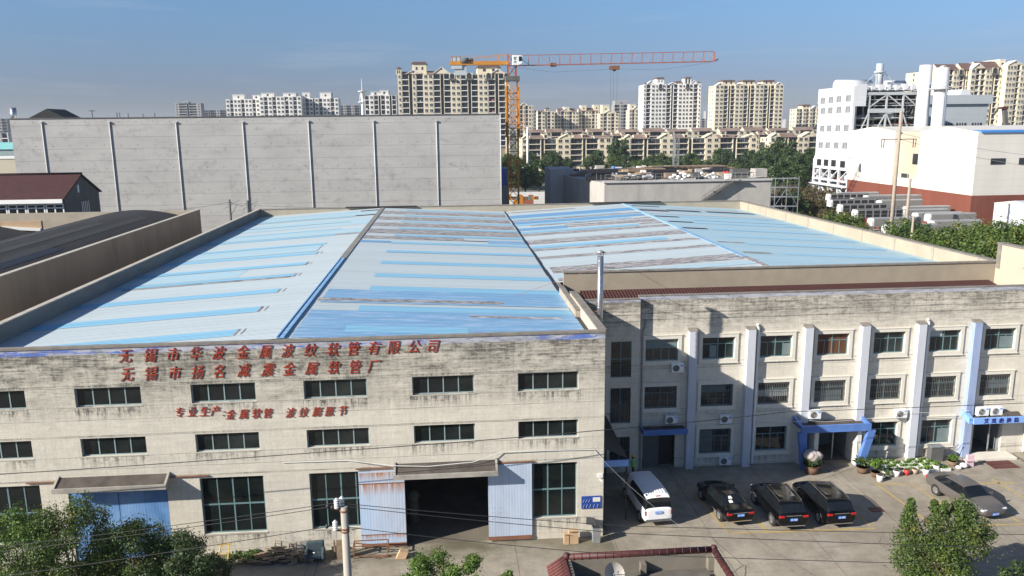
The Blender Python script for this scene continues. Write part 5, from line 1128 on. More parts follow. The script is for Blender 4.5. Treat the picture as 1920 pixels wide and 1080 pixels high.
for z in (4.5,6.3,8.1,9.9,11.7,13.4):
    for y in (148,150): q.bar((61.9,y,z),(66.5,y,z),.08)
    q.box(61.9,66.5,148.2,149.8,z-.06,z)
    for x in (61.9,64.2,66.5): q.bar((x,148,z),(x,150,z),.07)
for z in (4.5,8.1): q.bar((61.9,148,z),(64.2,148,z+3.6),.07); q.bar((66.5,148,z),(64.2,148,z+3.6),.07)
q.build('frame', m_galvd, r)
# roof clutter
rg = random.Random(9)
q = MB(); 
for (a,b,yy) in ((29.8,34,151),(36,60,151.2)): 
    for k in range(int((b-a)/1.2)): x = a+k*1.2; q.bar((x,yy,CZ+.3),(x,yy,CZ+1.5),.06)
    q.bar((a,yy,CZ+1.5),(b,yy,CZ+1.5),.06); q.bar((a,yy,CZ+.9),(b,yy,CZ+.9),.05)
for k in range(8): y = 152+k*3.5; q.bar((CX0-.3-.09*k*3.5*.7,y,CZ),(CX0-.3-.09*k*3.5*.7,y,CZ+1.5),.06)
tag(q.build('guard_rail', m_galvd, org=(45,151,CZ)), 'thin grey guard rail along the unfinished roof edge', 'railing')
def stack(px, py, Y, w, h, mat, lab, cat, n=5, d=2.0):
    p = at(px, py, Y); x = p.x; q = MB()
    for k in range(n):
        ww = w*rg.uniform(.5,1.0); xx = x+rg.uniform(-.5,.5)*(w-ww); q.box(xx-ww/2,xx+ww/2,Y-d/2+rg.uniform(0,.4),Y+d/2-rg.uniform(0,.4),CZ+h*k/n+.004,CZ+h*(k+1)/n)
    tag(q.build(lab.split('|')[0], mat, org=(x,Y,CZ)), lab.split('|')[1], cat)
stack(1128,325,158,7.5,2.2,m_black,'formwork_stack|stack of black formwork sheets near the left roof corner','stack',3)
stack(1255,330,160,8,1.8,m_black,'formwork_stack|long black stack in the middle of the unfinished roof','stack',2)
stack(1357,330,163,9,1.5,m_black,'formwork_stack|black stack behind the red gas bottles on the roof','stack',3)
stack(1200,318,175,16,1.3,m_wood,'timber_stack|brown timber stack across the back of the unfinished roof','stack',7,4)
stack(1290,318,185,22,1.2,m_wood,'timber_stack|wide brown timber pile at the far back of the roof','stack',7,5)
stack(1095,322,172,6,1.0,m_wood,'timber_stack|small brown timber pile at the left roof edge','stack',4,3)
stack(1225,322,165,9,.9,m_cladg,'panel_stack|pale blue grey panel stack on the unfinished roof','stack',2,3)
stack(1385,337,155,3.5,2.0,m_greyw,'pallet|dark pallet load near the stair head','pallet',2)
stack(1310,340,153,3.5,1.2,m_greyw,'pallet|dark low pallet between the white sacks','pallet',2)
stack(1420,330,160,3.0,1.7,m_cs,'concrete_kiosk|pale concrete kiosk on the right end of the unfinished roof','kiosk',1,3)
for px, lab in ((1275,'heap of white sacks left of the dark low pallet'),(1325,'heap of white sacks right of the dark low pallet')):
    p = at(px,335,154); q = MB()
    for k in range(22): q.ball((p.x+rg.uniform(-2.0,2.0),154+rg.uniform(-.8,.8),CZ+rg.uniform(.2,1.3)*(1)),rg.uniform(.3,.5),6,0,.6,False,.2)
    tag(q.build('sack_heap', m_foam, org=(p.x,154,CZ)), lab, 'sacks', kind='stuff')
p = at(1190,338,154); q = MB()
for k in range(40): q.ball((p.x+rg.uniform(-4,4),154+rg.uniform(-.8,.8),CZ+rg.uniform(.1,.7)),rg.uniform(.3,.5),6,0,.6,False,.3)
tag(q.build('netting_heap', m_greyw, org=(p.x,154,CZ)), 'dark heap of netting along the front roof edge', 'heap', kind='stuff')
p = at(1358,333,158); q = MB()
for k in range(3): q.cyl((p.x+k*.6,158,CZ),(p.x+k*.6,158,CZ+1.4),.28,.22,10)
tag(q.build('gas_bottle', m_redp, org=(p.x,158,CZ)), 'row of red gas bottles standing on the unfinished roof', 'gas bottles')
p = at(1150,325,168); q = MB(); q.cyl((p.x,168,CZ),(p.x,168,CZ+2.2),.5,.4,10); tag(q.build('blue_drum', m_bluep, org=(p.x,168,CZ)), 'blue drum at the back of the unfinished roof', 'drum')
q = MB(); rd = random.Random(41)
for k in range(260):
    x = rd.uniform(29,60); y = rd.uniform(154,192); z = CZ+rd.uniform(0,.35); t = rd.random()
    if t < .55: a = rd.uniform(-.4,.4); l = rd.uniform(1,4.5); q.bar((x,y,z+.1),(x+l*math.cos(a),y+l*math.sin(a),z+rd.uniform(.1,.9)),rd.uniform(.08,.3),rd.uniform(.06,.2),rd.choice((0,0,1,2,3)))
    else: q.box(x,x+rd.uniform(.5,2.6),y,y+rd.uniform(.5,2),z,z+rd.uniform(.15,1.1),rd.choice((0,1,2,2,3,3,4,5)))
tag(q.build('building_debris', [m_wood, m_woodl, m_black, m_cs, m_foam, m_pil], org=(45,170,CZ)), 'litter of timber, boards and packs over the unfinished roof', 'debris', kind='stuff')
# site yard between warehouse and block
q = MB(); q.box(10.4,14.6,196,202,0,9.5,1); q.box(10.3,14.7,195.9,202.1,9.502,13.6,0); q.build('t',[m_bluep,m_csd]); o = bpy.data.objects['t']; o.name = 'site_cabin'; tag(o, 'stacked blue topped site cabin beside the crane foot', 'cabin')
for (px,py,lab,mm) in ((973,366,'yellow orange digger in the gap beside the crane',m_orange),(992,368,'orange red machine right of the yellow digger',m_oranged)):
    p = at(px,py,232); q = MB(); x,y = p.x,232; q.box(x-2,x+2,y-1,y+1,0,1.0,1); q.box(x-1.6,x+1.2,y-1,y+1,1.0,2.6,0); q.box(x-.2,x+1.2,y-.9,y+.9,2.6,4.0,0); q.box(x-.1,x+1.1,y-.92,y+.8,2.8,3.8,1); q.bar((x-1.2,y,2.4),(x-2.6,y,4.2),.4,.4,0); q.bar((x-2.6,y,4.2),(x-3.4,y,1.2),.35,.35,0); tag(q.build('digger',[mm,m_black],org=(x,y,0)), lab, 'digger')
q = MB(); 
for k in range(8): q.box(17+k*1.1,17.9+k*1.1,226,228,3.2,4.0,k%3)
q.box(14,30,238,240,2.5,3.2,3); q.box(14,30,243,243.2,0,4,3); tag(q.build('rebar_racks', [m_orange,m_rust,m_teal,m_offwh], org=(20,226,0)), 'racks of orange and rusty material behind the diggers', 'racks')

# ------------------------------------------------------------------ tower crane
KY = 165.0
kr = thing('tower_crane', 'orange tower crane with a long lattice jib and white cab', 'crane', (at(963,300,KY).x, KY, 0))
kx = at(962,300,KY).x; zt = at(962,152,KY).z; hw = 1.05
def lattice(q, a, b, hw_, step, w, m=0):
    a, b = Vector(a), Vector(b); n = max(1, int((b-a).length/step)); d = (b-a).normalized(); u = d.orthogonal().normalized(); u = Vector((1,0,0)) if abs(d.z) > .9 else Vector((0,1,0)); v = d.cross(u)
    C = [(1,1),(1,-1),(-1,-1),(-1,1)]
    for (i,j) in C: q.bar(a+u*i*hw_+v*j*hw_, b+u*i*hw_+v*j*hw_, w*1.5, None, m)
    for k in range(n):
        p, p2 = a.lerp(b,k/n), a.lerp(b,(k+1)/n)
        for t in range(4):
            c0, c1 = C[t], C[(t+1)%4]
            q.bar(p+u*c0[0]*hw_+v*c0[1]*hw_, p+u*c1[0]*hw_+v*c1[1]*hw_, w, None, m)
            if k % 2: c0, c1 = c1, c0
            q.bar(p+u*c0[0]*hw_+v*c0[1]*hw_, p2+u*c1[0]*hw_+v*c1[1]*hw_, w, None, m)
q = MB(); lattice(q, (kx,KY,0), (kx,KY,zt), hw, 2.3, .13); lattice(q, (kx,KY,zt-11), (kx,KY,zt-1), hw+.22, 2.3, .15)
for z in (zt-9.3, zt-16): q.box(kx-1.6,kx+2.6,KY-1.7,KY-1.5,z,z+.15); q.bar((kx+2.4,KY-1.6,z-1),(kx+2.5,KY-1.6,z+2.6),.15); q.bar((kx-1.6,KY-1.6,z+1.0),(kx+2.6,KY-1.6,z+1.0),.1)
q.build('mast', m_orange, kr)
q = MB(); q.box(kx-1.4,kx+1.4,KY-1.4,KY+1.4,zt,zt+.9); q.build('slewing_ring', m_greyw, kr)
jz = at(975,123,KY).z
q = MB(); lattice(q, (kx,KY,zt+.9), (kx,KY,at(955,102,KY).z), .8, 1.6, .14); q.build('tower_head', m_oranged, kr)
jt = at(1338,112,KY); jb = jz
def jib(q, x0, z0, x1, z1, hb, ht, seg, w):
    n = int((x1-x0)/seg)
    L = []
    for k in range(n+1): t = k/n; x = x0+(x1-x0)*t; z = z0+(z1-z0)*t; L.append((Vector((x,KY-hb,z)),Vector((x,KY+hb,z)),Vector((x,KY,z+ht))))
    for k in range(n):
        A_, B2 = L[k], L[k+1]
        for t in range(3): q.bar(A_[t],B2[t],w*1.5 if t < 2 else w*1.7)
        q.bar(A_[0],A_[1],w); q.bar(A_[0],A_[2],w); q.bar(A_[2],B2[0],w); q.bar(A_[1],A_[2],w*.8)
q = MB(); jib(q, kx+1.2, jb, jt.x, jt.z-.35, .75, at(1100,102,KY).z-at(1100,121,KY).z, 2.05, .075); q.box(jt.x,jt.x+.12,KY-.5,KY+.5,jt.z-.4,jt.z+1.5); q.bar((jt.x,KY-.7,jt.z-.3),(jt.x+.9,KY,jt.z+.1),.2); q.build('jib', m_oranged, kr)
cj = at(843,121,KY)
q = MB(); q.box(cj.x,kx-.8,KY-1,KY+1,cj.z-.15,cj.z+.55); 
for k in range(14): x = cj.x+.3+k*(kx-1-cj.x)/14; q.bar((x,KY-1,cj.z+.5),(x,KY-1,cj.z+1.5),.05)
q.bar((cj.x,KY-1,cj.z+1.5),(kx-1,KY-1,cj.z+1.5),.06); q.bar((cj.x+4,KY,cj.z+1.0),(at(935,104,KY).x,KY,at(935,103,KY).z),.12); q.bar((at(935,104,KY).x,KY,at(935,103,KY).z),(kx,KY,at(955,102,KY).z),.14); q.bar((at(935,104,KY).x,KY,at(935,103,KY).z),(at(935,104,KY).x,KY,cj.z),.14); q.build('counter_jib', m_orange, kr)
q = MB(); q.box(at(846,112,KY).x,at(866,112,KY).x,KY-.9,KY+.9,cj.z-.9,cj.z+1.5); p0 = at(868,140,KY); q.box(at(850,130,KY).x+.3,at(874,130,KY).x,KY-.7,KY+.7,at(870,141,KY).z,cj.z-.16); q.build('counterweight', m_cladg, kr)
p = at(873,114,KY); q = MB(); q.cyl((p.x-1.0,KY-.9,p.z),(p.x+.6,KY-.9,p.z),.5,.5,12); q.ball((p.x+1.0,KY,p.z),.6,8); q.build('winch', m_greyw, kr)
c0, c1 = at(961,104,KY-1.6), at(979,122,KY-1.6)
q = MB(); q.box(c0.x,c1.x-.75,KY-2.4,KY-.8,c1.z,c0.z); q.prism([(c1.x-.75,c1.z),(c1.x-.1,c1.z+.3),(c1.x,c0.z-.1),(c1.x-.75,c0.z)],'y',KY-2.4,KY-.8); cb = q.build('cab', m_white, kr)
q = MB(); q.box(c1.x-.72,c1.x-.12,KY-2.43,KY-2.41,c1.z+.7,c0.z-.25); q.build('cab_window', m_glass, cb)
for k, ch in enumerate('宏大'):
    me = glyph(ch, .62, .02, M('teal_letter', (.03,.14,.15), .6, .1, 3), 0, .02); c = bpy.data.objects.new('character', me); COL.objects.link(c); c.parent = cb; c.location = Vector((c0.x+.42, KY-2.415, c1.z+1.02-k*.68))-kr.location
q = MB(); p = at(1152,122,KY); q.box(p.x-1.0,p.x+1.0,KY-.6,KY+.6,p.z-.9,p.z-.15); q.ball((p.x,KY,p.z-.75),.5,8)
p2 = at(1037,120,KY); q.box(p2.x-.5,p2.x+.6,KY-.5,KY+.5,p2.z-.5,p2.z+.2); q.build('trolley', m_rust, kr)
q = MB()
for dx in (-.7,-.1,.6): q.bar((p.x+dx,KY,p.z-.8),(p.x+dx,KY,at(1152,215,KY).z),.025)
q.tube([(kx,KY,jb-.2),(p.x*.4+kx*.6,KY,jb-1.3),(p.x,KY,p.z-.8),(p.x*.5+jt.x*.5,KY,p.z-.9),(jt.x,KY,jt.z-.4)],.022,4); q.build('rope', m_wire, kr)

m_laun = M('pink_laundry', (.62,.16,.24), .9, .2, 1)
# ------------------------------------------------------------------ apartment blocks
def apartment(name, label, px0, px1, ytop, Y, bays, fh=3.0, wallm=None, group=None, depth=13, floors=None, tops=(), slabm=None, fin=.35, zlow=0.0, wpf=1, cat='apartment block', sidew=True):
    wallm = wallm or m_cream; slabm = slabm or m_slab
    X0, X1 = at(px0,ytop,Y).x, at(px1,ytop,Y).x; zt_ = at((px0+px1)/2,ytop,Y).z
    r = thing(name, label, cat, ((X0+X1)/2, Y, 0), group); C0 = r.location
    wts = {'w':1.0,'b':1.15,'g':.45,'n':.6,'W':1.5,'B':2.0}; tot = sum(wts[c] for c in bays); ww = X1-X0
    nf = int((zt_-zlow)/fh); wall = MB(); glz = MB(); wins_ = []; bals = []; x = X0
    wall.box(X0,X1,Y+1.6,Y+depth,0,zt_-.3)
    for c in bays:
        w = ww*wts[c]/tot; xa, xb = x, x+w; x = xb
        if c in 'wWn':
            wall.box(xa,xb,Y,Y+1.598,0,zt_)
            k_ = 2 if c == 'W' else 1
            for f in range(nf):
                z = zt_-(f+1)*fh+.75
                if z < zlow: break
                for t in range(k_):
                    cx = xa+w*(t+.5)/k_; wwd = min(1.9, w/k_*.58)*(.75 if c == 'n' else 1); wins_.append((cx, z, wwd))
        elif c in 'bB':
            glz.box(xa,xb,Y+1.50,Y+1.58,zlow,zt_-.4)
            wall.box(xa,xa+fin,Y+.1,Y+1.598,0,zt_-.2); wall.box(xb-fin,xb,Y+.1,Y+1.598,0,zt_-.2)
            for f in range(nf):
                z = zt_-(f+1)*fh-.1
                if z < zlow: break
                bals.append((xa+fin, xb-fin, z))
        else: glz.box(xa,xb,Y+1.52,Y+1.58,zlow,zt_-.4)
        if glz.f: glz.build('glazing', m_glaz, r); glz = MB()
    wall.build('wall', wallm, r)
    cache = {}
    for n, (cx, z, w) in enumerate(wins_[:100]):
        kk = round(w,1); 
        if kk not in cache:
            q = MB(); q.box(-w/2,w/2,-.06,0,0,1.5,0); q.box(-w/2-.1,w/2+.1,-.22,0,-.16,-.002,1); q.box(-.04,.04,-.08,-.061,0,1.5,1); cache[kk] = q.build('window', [m_win, slabm], r, org=(0,0,0)); o = cache[kk]
        else: o = cache[kk].copy(); COL.objects.link(o); o.parent = r
        o.location = Vector((cx,Y-.003,z))-C0
        if n % 7 == 3: 
            if 'br' not in cache:
                mm_ = o.data.copy(); mm_.materials[0] = m_winb; cache['br'] = mm_
            
    if len(wins_) > 100:
        q = MB()
        for cx, z, w in wins_[100:]: q.box(cx-w/2,cx+w/2,Y-.063,Y-.003,z,z+1.5,0); q.box(cx-w/2-.1,cx+w/2+.1,Y-.22,Y-.003,z-.16,z-.002,1)
        tag(q.build('window', [m_win, slabm], r), kind='stuff')
    cache = {}; rr = random.Random(int(px0))
    for n, (a, b, z) in enumerate(bals[:100]):
        kk = round(b-a,1)
        if kk not in cache:
            w = b-a; q = MB(); q.box(0,w,0,1.35,-.12,0,0); q.box(0,w,-.05,0,-.14,.28,0)
            for t in range(1,3): q.box(w*t/3-.05,w*t/3+.05,1.2,1.3,0,fh-.3,1)
            cache[kk] = o = q.build('balcony', [slabm, m_aptg], r, org=(0,0,0))
        else: o = cache[kk].copy(); COL.objects.link(o); o.parent = r
        o.location = Vector((a,Y+.12,z))-C0
    lm_ = [m_foam, m_pil, m_laun, m_woodl]; nl = 0
    for n, (a, b, z) in enumerate(bals):
        if sidew and rr.random() < .10 and nl < 9:
            nl += 1; xx = rr.uniform(a+.2,b-1.0); q = MB(); q.box(xx,xx+rr.uniform(.5,.9),Y+.02,Y+.06,z+.35,z+rr.uniform(1.1,1.7)); q.build('laundry', rr.choice(lm_), r)
    if len(bals) > 100:
        q = MB()
        for a, b, z in bals[100:]: q.box(a,b,Y+.12,Y+1.4,z-.12,z,0); q.box(a,b,Y+.07,Y+.12,z-.14,z+.28,0)
        tag(q.build('balcony', slabm, r), kind='stuff')
    if sidew:
        q = MB()
        for f in range(min(nf,30)):
            z = zt_-(f+1)*fh+.75
            for t in (.35,.7): q.box(X0-.06,X0-.003,Y+depth*t,Y+depth*t+1.3,z,z+1.4)
        tag(q.build('side_window', m_win, r), kind='stuff')
    # roof pieces: (kind, px0, px1, ytop)
    tb = zt_-.3
    for kd, a, b, yt in tops:
        xa, xb = at(a,yt,Y).x, at(b,yt,Y).x; zp = at((a+b)/2,yt,Y).z; mx_ = (xa+xb)/2; q = MB()
        if kd == 'pent':
            q.box(xa,xb,Y+2.5,Y+depth-2,tb,zp-.5,0); q.prism([(xa-.5,zp-.5),(xb+.5,zp-.5),(xb-.6,zp+.5),(xa+.6,zp+.5)],'y',Y+1.9,Y+depth-1.4,1)
            for t in (.25,.65): q.box(xa+(xb-xa)*t,xa+(xb-xa)*(t+.12),Y+2.44,Y+2.498,(tb+zp)/2-.6,(tb+zp)/2+.9,2)
        elif kd == 'gable':
            q.prism([(xa,zt_-.001),(xb,zt_-.001),(mx_,zp)],'y',Y+.02,Y+5,0); q.prism([(xa-.4,zt_-.15),(mx_,zp),(mx_,zp+.35),(xa-.4,zt_+.2)],'y',Y-.35,Y+5.5,3); q.prism([(xb+.4,zt_-.15),(mx_,zp),(mx_,zp+.35),(xb+.4,zt_+.2)],'y',Y-.35,Y+5.5,3)
            q.cyl((mx_,Y-.02,zp-1.1),(mx_,Y+.01,zp-1.1),.35,.35,8,2)
        elif kd == 'slope':
            q.face([(xa,Y-.3,tb),(xb,Y-.3,tb),(xb-.3,Y+5,zp),(xa+.3,Y+5,zp)],1); q.face([(xa,Y+9,tb),(xb,Y+9,tb),(xb-.3,Y+5,zp),(xa+.3,Y+5,zp)],1); q.face([(xa,Y-.3,tb),(xa,Y+9,tb),(xa+.3,Y+5,zp)],0); q.face([(xb,Y-.3,tb),(xb,Y+9,tb),(xb-.3,Y+5,zp)],0)
        elif kd == 'box':
            q.box(xa,xb,Y+1.0,Y+depth-2,tb,zp,0); q.box(xa-.25,xb+.25,Y+.8,Y+depth-1.8,zp,zp+.35,3)
            q.box(mx_-.6,mx_+.6,Y+.94,Y+.998,(tb+zp)/2-.5,(tb+zp)/2+.8,2)
        elif kd == 'turret':
            q.box(xa,xb,Y+.4,Y+.4+(xb-xa),tb,zp-.8,0); q.cyl((mx_,Y+.4+(xb-xa)/2,zp-.8),(mx_,Y+.4+(xb-xa)/2,zp+.3),(xb-xa)*.9,.1,4,1); q.box(xa-.3,xb+.3,Y+.1,Y+.7+(xb-xa),zp-.95,zp-.78,3)
            for t in (.2,.6): q.box(xa+(xb-xa)*t,xa+(xb-xa)*(t+.2),Y+.34,Y+.398,tb+.5,zp-1.6,2)
        elif kd == 'arch':
            q.box(xa,xb,Y-.25,Y-.004,zt_-2.9,zt_+.3,0); q.cyl((mx_,Y-.33,zt_-1.0),(mx_,Y-.27,zt_-1.0),(xb-xa)*.36,(xb-xa)*.36,12,2); q.box(mx_-(xb-xa)*.36,mx_+(xb-xa)*.36,Y-.32,Y-.26,zt_-2.6,zt_-1.0,2); q.box(xa-.2,xb+.2,Y-1.0,Y-.34,zt_-3.6,zt_-2.7,4)
        q.build({'pent':'penthouse','gable':'gable','slope':'tiled_roof','box':'roof_house','turret':'turret','arch':'arched_balcony'}[kd], [wallm, m_tilel if cat == 'flats' else m_tilef, m_win, slabm, m_greyw], r)
    return r
apartment('apartment_tower', 'tall cream apartment tower with dark balcony stacks behind the crane', 745, 955, 138, 450, 'nbgnbWbgbWbgbWbgbn'.replace('W','W'), wallm=m_cream, zlow=12, depth=18,
    tops=(('turret',742,752,126),('slope',752,790,133),('gable',762,788,132),('pent',772,799,117),('slope',799,815,132),('gable',813,842,126),('arch',842,853,146),('arch',873,886,146),('pent',895,938,124),('arch',910,922,146),('gable',922,945,130),('arch',944,954,146)))
g_w = 'white stepped apartment blocks beyond the warehouse'
apartment('apartment_block', 'white stepped apartment block, leftmost of the pale row above the warehouse', 423, 486, 186, 600, 'wbwwbwwbw', wallm=m_aptw, group=g_w, tops=(('box',435,457,178),('box',473,486,179)), zlow=9)
apartment('apartment_block', 'white stepped apartment block in the middle of the pale row above the warehouse', 486, 564, 181, 595, 'wbwbwwbwbw', wallm=m_aptw, group=g_w, tops=(('box',489,513,175),('box',530,554,175)), zlow=9)
apartment('apartment_block', 'white stepped apartment block at the right end of the pale row above the warehouse', 564, 634, 184, 605, 'wbwgwbwwbw', wallm=m_aptw, group=g_w, tops=(('box',566,580,174),('box',599,620,174)), zlow=9)
apartment('apartment_block', 'white block with large glazed balconies between the antenna mast and the cream tower', 683, 743, 178, 520, 'bwbgbwgb', wallm=m_aptw, tops=(('box',695,712,173),('box',712,728,170)), zlow=9)
apartment('apartment_block', 'far grey twin slab block above the warehouse roof left of the white row', 327, 376, 193, 1000, 'wBgBw', wallm=m_aptg, slabm=m_aptw, zlow=15, sidew=False, tops=(('box',343,352,191),))
apartment('apartment_block', 'low far blue grey block just left of the white row', 378, 424, 206, 1050, 'BgBwB', wallm=m_aptg, slabm=m_aptg, zlow=15, sidew=False)
apartment('apartment_block', 'far grey block between the white row and the antenna mast', 634, 674, 197, 1000, 'BwBwB', wallm=m_aptg, slabm=m_aptg, zlow=15, sidew=False)
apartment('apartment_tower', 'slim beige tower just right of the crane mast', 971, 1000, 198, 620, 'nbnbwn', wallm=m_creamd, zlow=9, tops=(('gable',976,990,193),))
apartment('apartment_tower', 'narrow grey block behind the slim beige tower', 998, 1010, 206, 720, 'wbw', wallm=m_aptg, zlow=9)
g_m = 'cream red roofed blocks between crane and tall towers'
apartment('apartment_block', 'cream red roofed block with turrets, leftmost of the middle row behind the low flats', 1008, 1040, 209, 690, 'bwgbw', wallm=m_cream, group=g_m, zlow=9, tops=(('turret',1022,1030,202),('slope',1008,1022,207)))
apartment('apartment_block', 'wide cream block with a long red roof and central gable in the middle row', 1040, 1085, 209, 700, 'wwbWbww', wallm=m_cream, group=g_m, zlow=9, tops=(('slope',1045,1080,203),('gable',1052,1072,204),('box',1058,1068,201)))
apartment('apartment_block', 'cream block with red roof and white dormers left of the grey glass tower', 1085, 1128, 208, 705, 'wbwwbww', wallm=m_cream, group=g_m, zlow=9, tops=(('slope',1085,1122,202),('box',1090,1100,198),('box',1114,1124,197)))
apartment('apartment_block', 'cream block with narrow windows behind the left low flats', 1125, 1160, 212, 690, 'wbwbw', wallm=m_cream, group=g_m, zlow=9, tops=(('gable',1135,1155,206),('box',1130,1143,197)))
apartment('apartment_tower', 'grey glass tower with a flat dark crown in the middle distance', 1152, 1180, 196, 760, 'BwB', wallm=m_aptg, slabm=m_aptw, zlow=9, tops=(('box',1153,1178,190),))
apartment('apartment_block', 'cream block with a red gable just left of the tall white tower', 1180, 1207, 205, 680, 'wbwbw', wallm=m_cream, zlow=9, tops=(('gable',1188,1200,199),('box',1182,1192,196)))
apartment('apartment_tower', 'tall white tower with arched tops and two small roof pavilions', 1207, 1315, 158, 620, 'nbwWwbgbwWwbn', wallm=m_aptw, zlow=9, depth=16, tops=(('turret',1208,1214,156),('gable',1214,1228,152),('pent',1233,1247,146),('arch',1234,1243,159),('gable',1256,1268,155),('pent',1268,1280,153),('turret',1283,1297,144),('arch',1285,1294,159),('gable',1296,1308,151),('turret',1308,1314,153)))
apartment('apartment_tower', 'tall cream tower with dark vertical balcony stripes and three red roof houses', 1342, 1470, 159, 600, 'wwbgbwwbgbwwbgbww', wallm=m_cream, zlow=9, depth=16, tops=(('pent',1357,1380,151),('pent',1395,1418,151),('pent',1433,1455,151),('gable',1345,1357,156),('gable',1380,1394,157),('gable',1418,1432,157),('gable',1456,1468,155)))
apartment('apartment_block', 'far hazy grey tower between the two tall towers', 1324, 1338, 208, 1300, 'wBw', wallm=m_aptg, zlow=15, sidew=False)
apartment('apartment_block', 'far low grey blocks just right of the tall white tower', 1313, 1326, 222, 1100, 'wBw', wallm=m_aptg, zlow=15, sidew=False)
apartment('apartment_block', 'cream block with a red roof house left of the white plant building', 1494, 1537, 203, 640, 'wbwbwbw', wallm=m_cream, zlow=9, tops=(('pent',1507,1522,197),('gable',1523,1535,199)))
apartment('apartment_tower', 'cream tower with red roofs and white arched frames behind the second chimney', 1757, 1822, 130, 430, 'WbgbWbgb', wallm=m_cream, zlow=9, depth=30, tops=(('slope',1760,1800,119),('gable',1763,1778,124),('slope',1805,1835,117),('arch',1798,1806,131)))
apartment('apartment_tower', 'cream tower with red roofs and white vertical frame left of the red boom', 1822, 1890, 128, 428, 'wbbWgbW', wallm=m_cream, zlow=9, depth=30, tops=(('gable',1826,1846,119),('slope',1835,1880,114),('box',1878,1888,112),('arch',1860,1872,129)))
apartment('apartment_tower', 'cream tower cut by the right edge of the photo', 1890, 1935, 121, 424, 'WwbWb', wallm=m_cream, zlow=9, depth=20, tops=(('gable',1893,1918,114),))
g_l = 'low balcony flats in front of the towers'
def lowflats(lab, px0, px1, yt, Y, bays, gab):
    return apartment('low_flats', lab, px0, px1, yt, Y, bays, 3.0, m_cream, g_l, 14, tops=gab, fin=.4, slabm=m_cream, cat='flats', zlow=2)
lowflats('left block of low cream flats with dark balconies beside the crane', 978, 1147, 259, 430, 'wBgBwwBgBwn'.replace('n','w'), (('gable',980,994,254),('slope',994,1020,254),('gable',1050,1076,252),('slope',1076,1110,252),('box',1020,1027,253),('box',1092,1098,253),('slope',1115,1145,254)))
lowflats('long middle block of low cream flats with dark balconies', 1169, 1420, 258, 425, 'wBgBwwBgBwwBgBw', (('gable',1172,1188,253),('slope',1190,1215,252),('gable',1238,1262,251),('slope',1262,1290,251),('gable',1322,1345,251),('slope',1345,1380,252),('gable',1398,1418,253),('box',1213,1219,253),('box',1284,1290,253),('box',1355,1362,253)))
lowflats('right block of low cream flats beside the white plant building', 1445, 1540, 256, 420, 'wBgBwwBg', (('gable',1447,1463,250),('slope',1465,1495,249),('gable',1505,1530,248)))
for k, (a,b,yt,lab) in enumerate(((1140,1175,254,'red roofed flats seen in the gap between the left and middle low blocks'),(1415,1450,252,'red roofed flats seen in the gap between the middle and right low blocks'),(1160,1345,246,'long second row of red roofed flats behind the middle low block'),(985,1140,247,'long second row of red roofed flats behind the left low block'),(1350,1535,244,'long second row of red roofed flats behind the right low block'))):
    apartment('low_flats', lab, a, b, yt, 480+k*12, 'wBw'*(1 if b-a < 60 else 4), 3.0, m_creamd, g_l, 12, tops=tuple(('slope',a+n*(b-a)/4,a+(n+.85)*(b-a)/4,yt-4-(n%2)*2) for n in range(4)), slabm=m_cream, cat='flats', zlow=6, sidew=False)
# far left strip beyond the warehouse corner
apartment('apartment_block', 'far blue grey block at the left edge of the photo', -20, 12, 222, 900, 'wBwB', wallm=m_aptg, slabm=m_aptg, zlow=5, sidew=False)
apartment('apartment_block', 'white three storey block at the left edge below the far blocks', -30, 14, 248, 420, 'wBwB', wallm=m_aptw, zlow=2, sidew=False)
p = at(6,280,330); q = MB(); q.box(p.x-14,p.x+7,330,342,0,p.z,0); q.prism([(329.5,p.z),(342.5,p.z),(336,p.z+2.6)],'x',p.x-14,p.x+7.2,1); tag(q.build('shed',[m_tealg, M('teal_roof', (.20,.48,.46), .6, .06, .5)],org=(p.x,330,0)), 'teal roofed shed at the left edge beyond the warehouse', 'shed')
p = at(6,298,260); q = MB(); q.box(p.x-14,p.x+6,260,280,0,p.z,0); q.box(p.x-14.2,p.x+6.2,259.8,280.2,p.z,p.z+.3,1); tag(q.build('low_building',[m_cladt, m_aptw],org=(p.x,260,0)), 'low tan building with a white flat roof at the left edge', 'building')
# antenna mast
AX = at(680,200,500).x; r = thing('antenna_mast', 'white telecom mast with round platforms rising above the warehouse', 'antenna mast', (AX,500,0)); q = MB()
q.cyl((AX,500,0),(AX,500,at(678,172,500).z),1.1,.75,8); q.cyl((AX,500,at(678,172,500).z),(AX,500,at(678,147,500).z),.35,.08,6)
for yy, rr in ((172,2.4),(192,2.6),(173.5,1.6)): z = at(678,yy,500).z; q.cyl((AX,500,z),(AX,500,z+.4),rr,rr,12)
q.build('pole', m_white, r); q = MB()
for k in range(9): a = k*.7; z = at(678,176+(k%3)*5,500).z; q.box(AX+1.5*math.cos(a)-.2,AX+1.5*math.cos(a)+.2,500+1.5*math.sin(a)-.2,500+1.5*math.sin(a)+.2,z-1.2,z+1.0)
q.build('antenna', m_offwh, r)

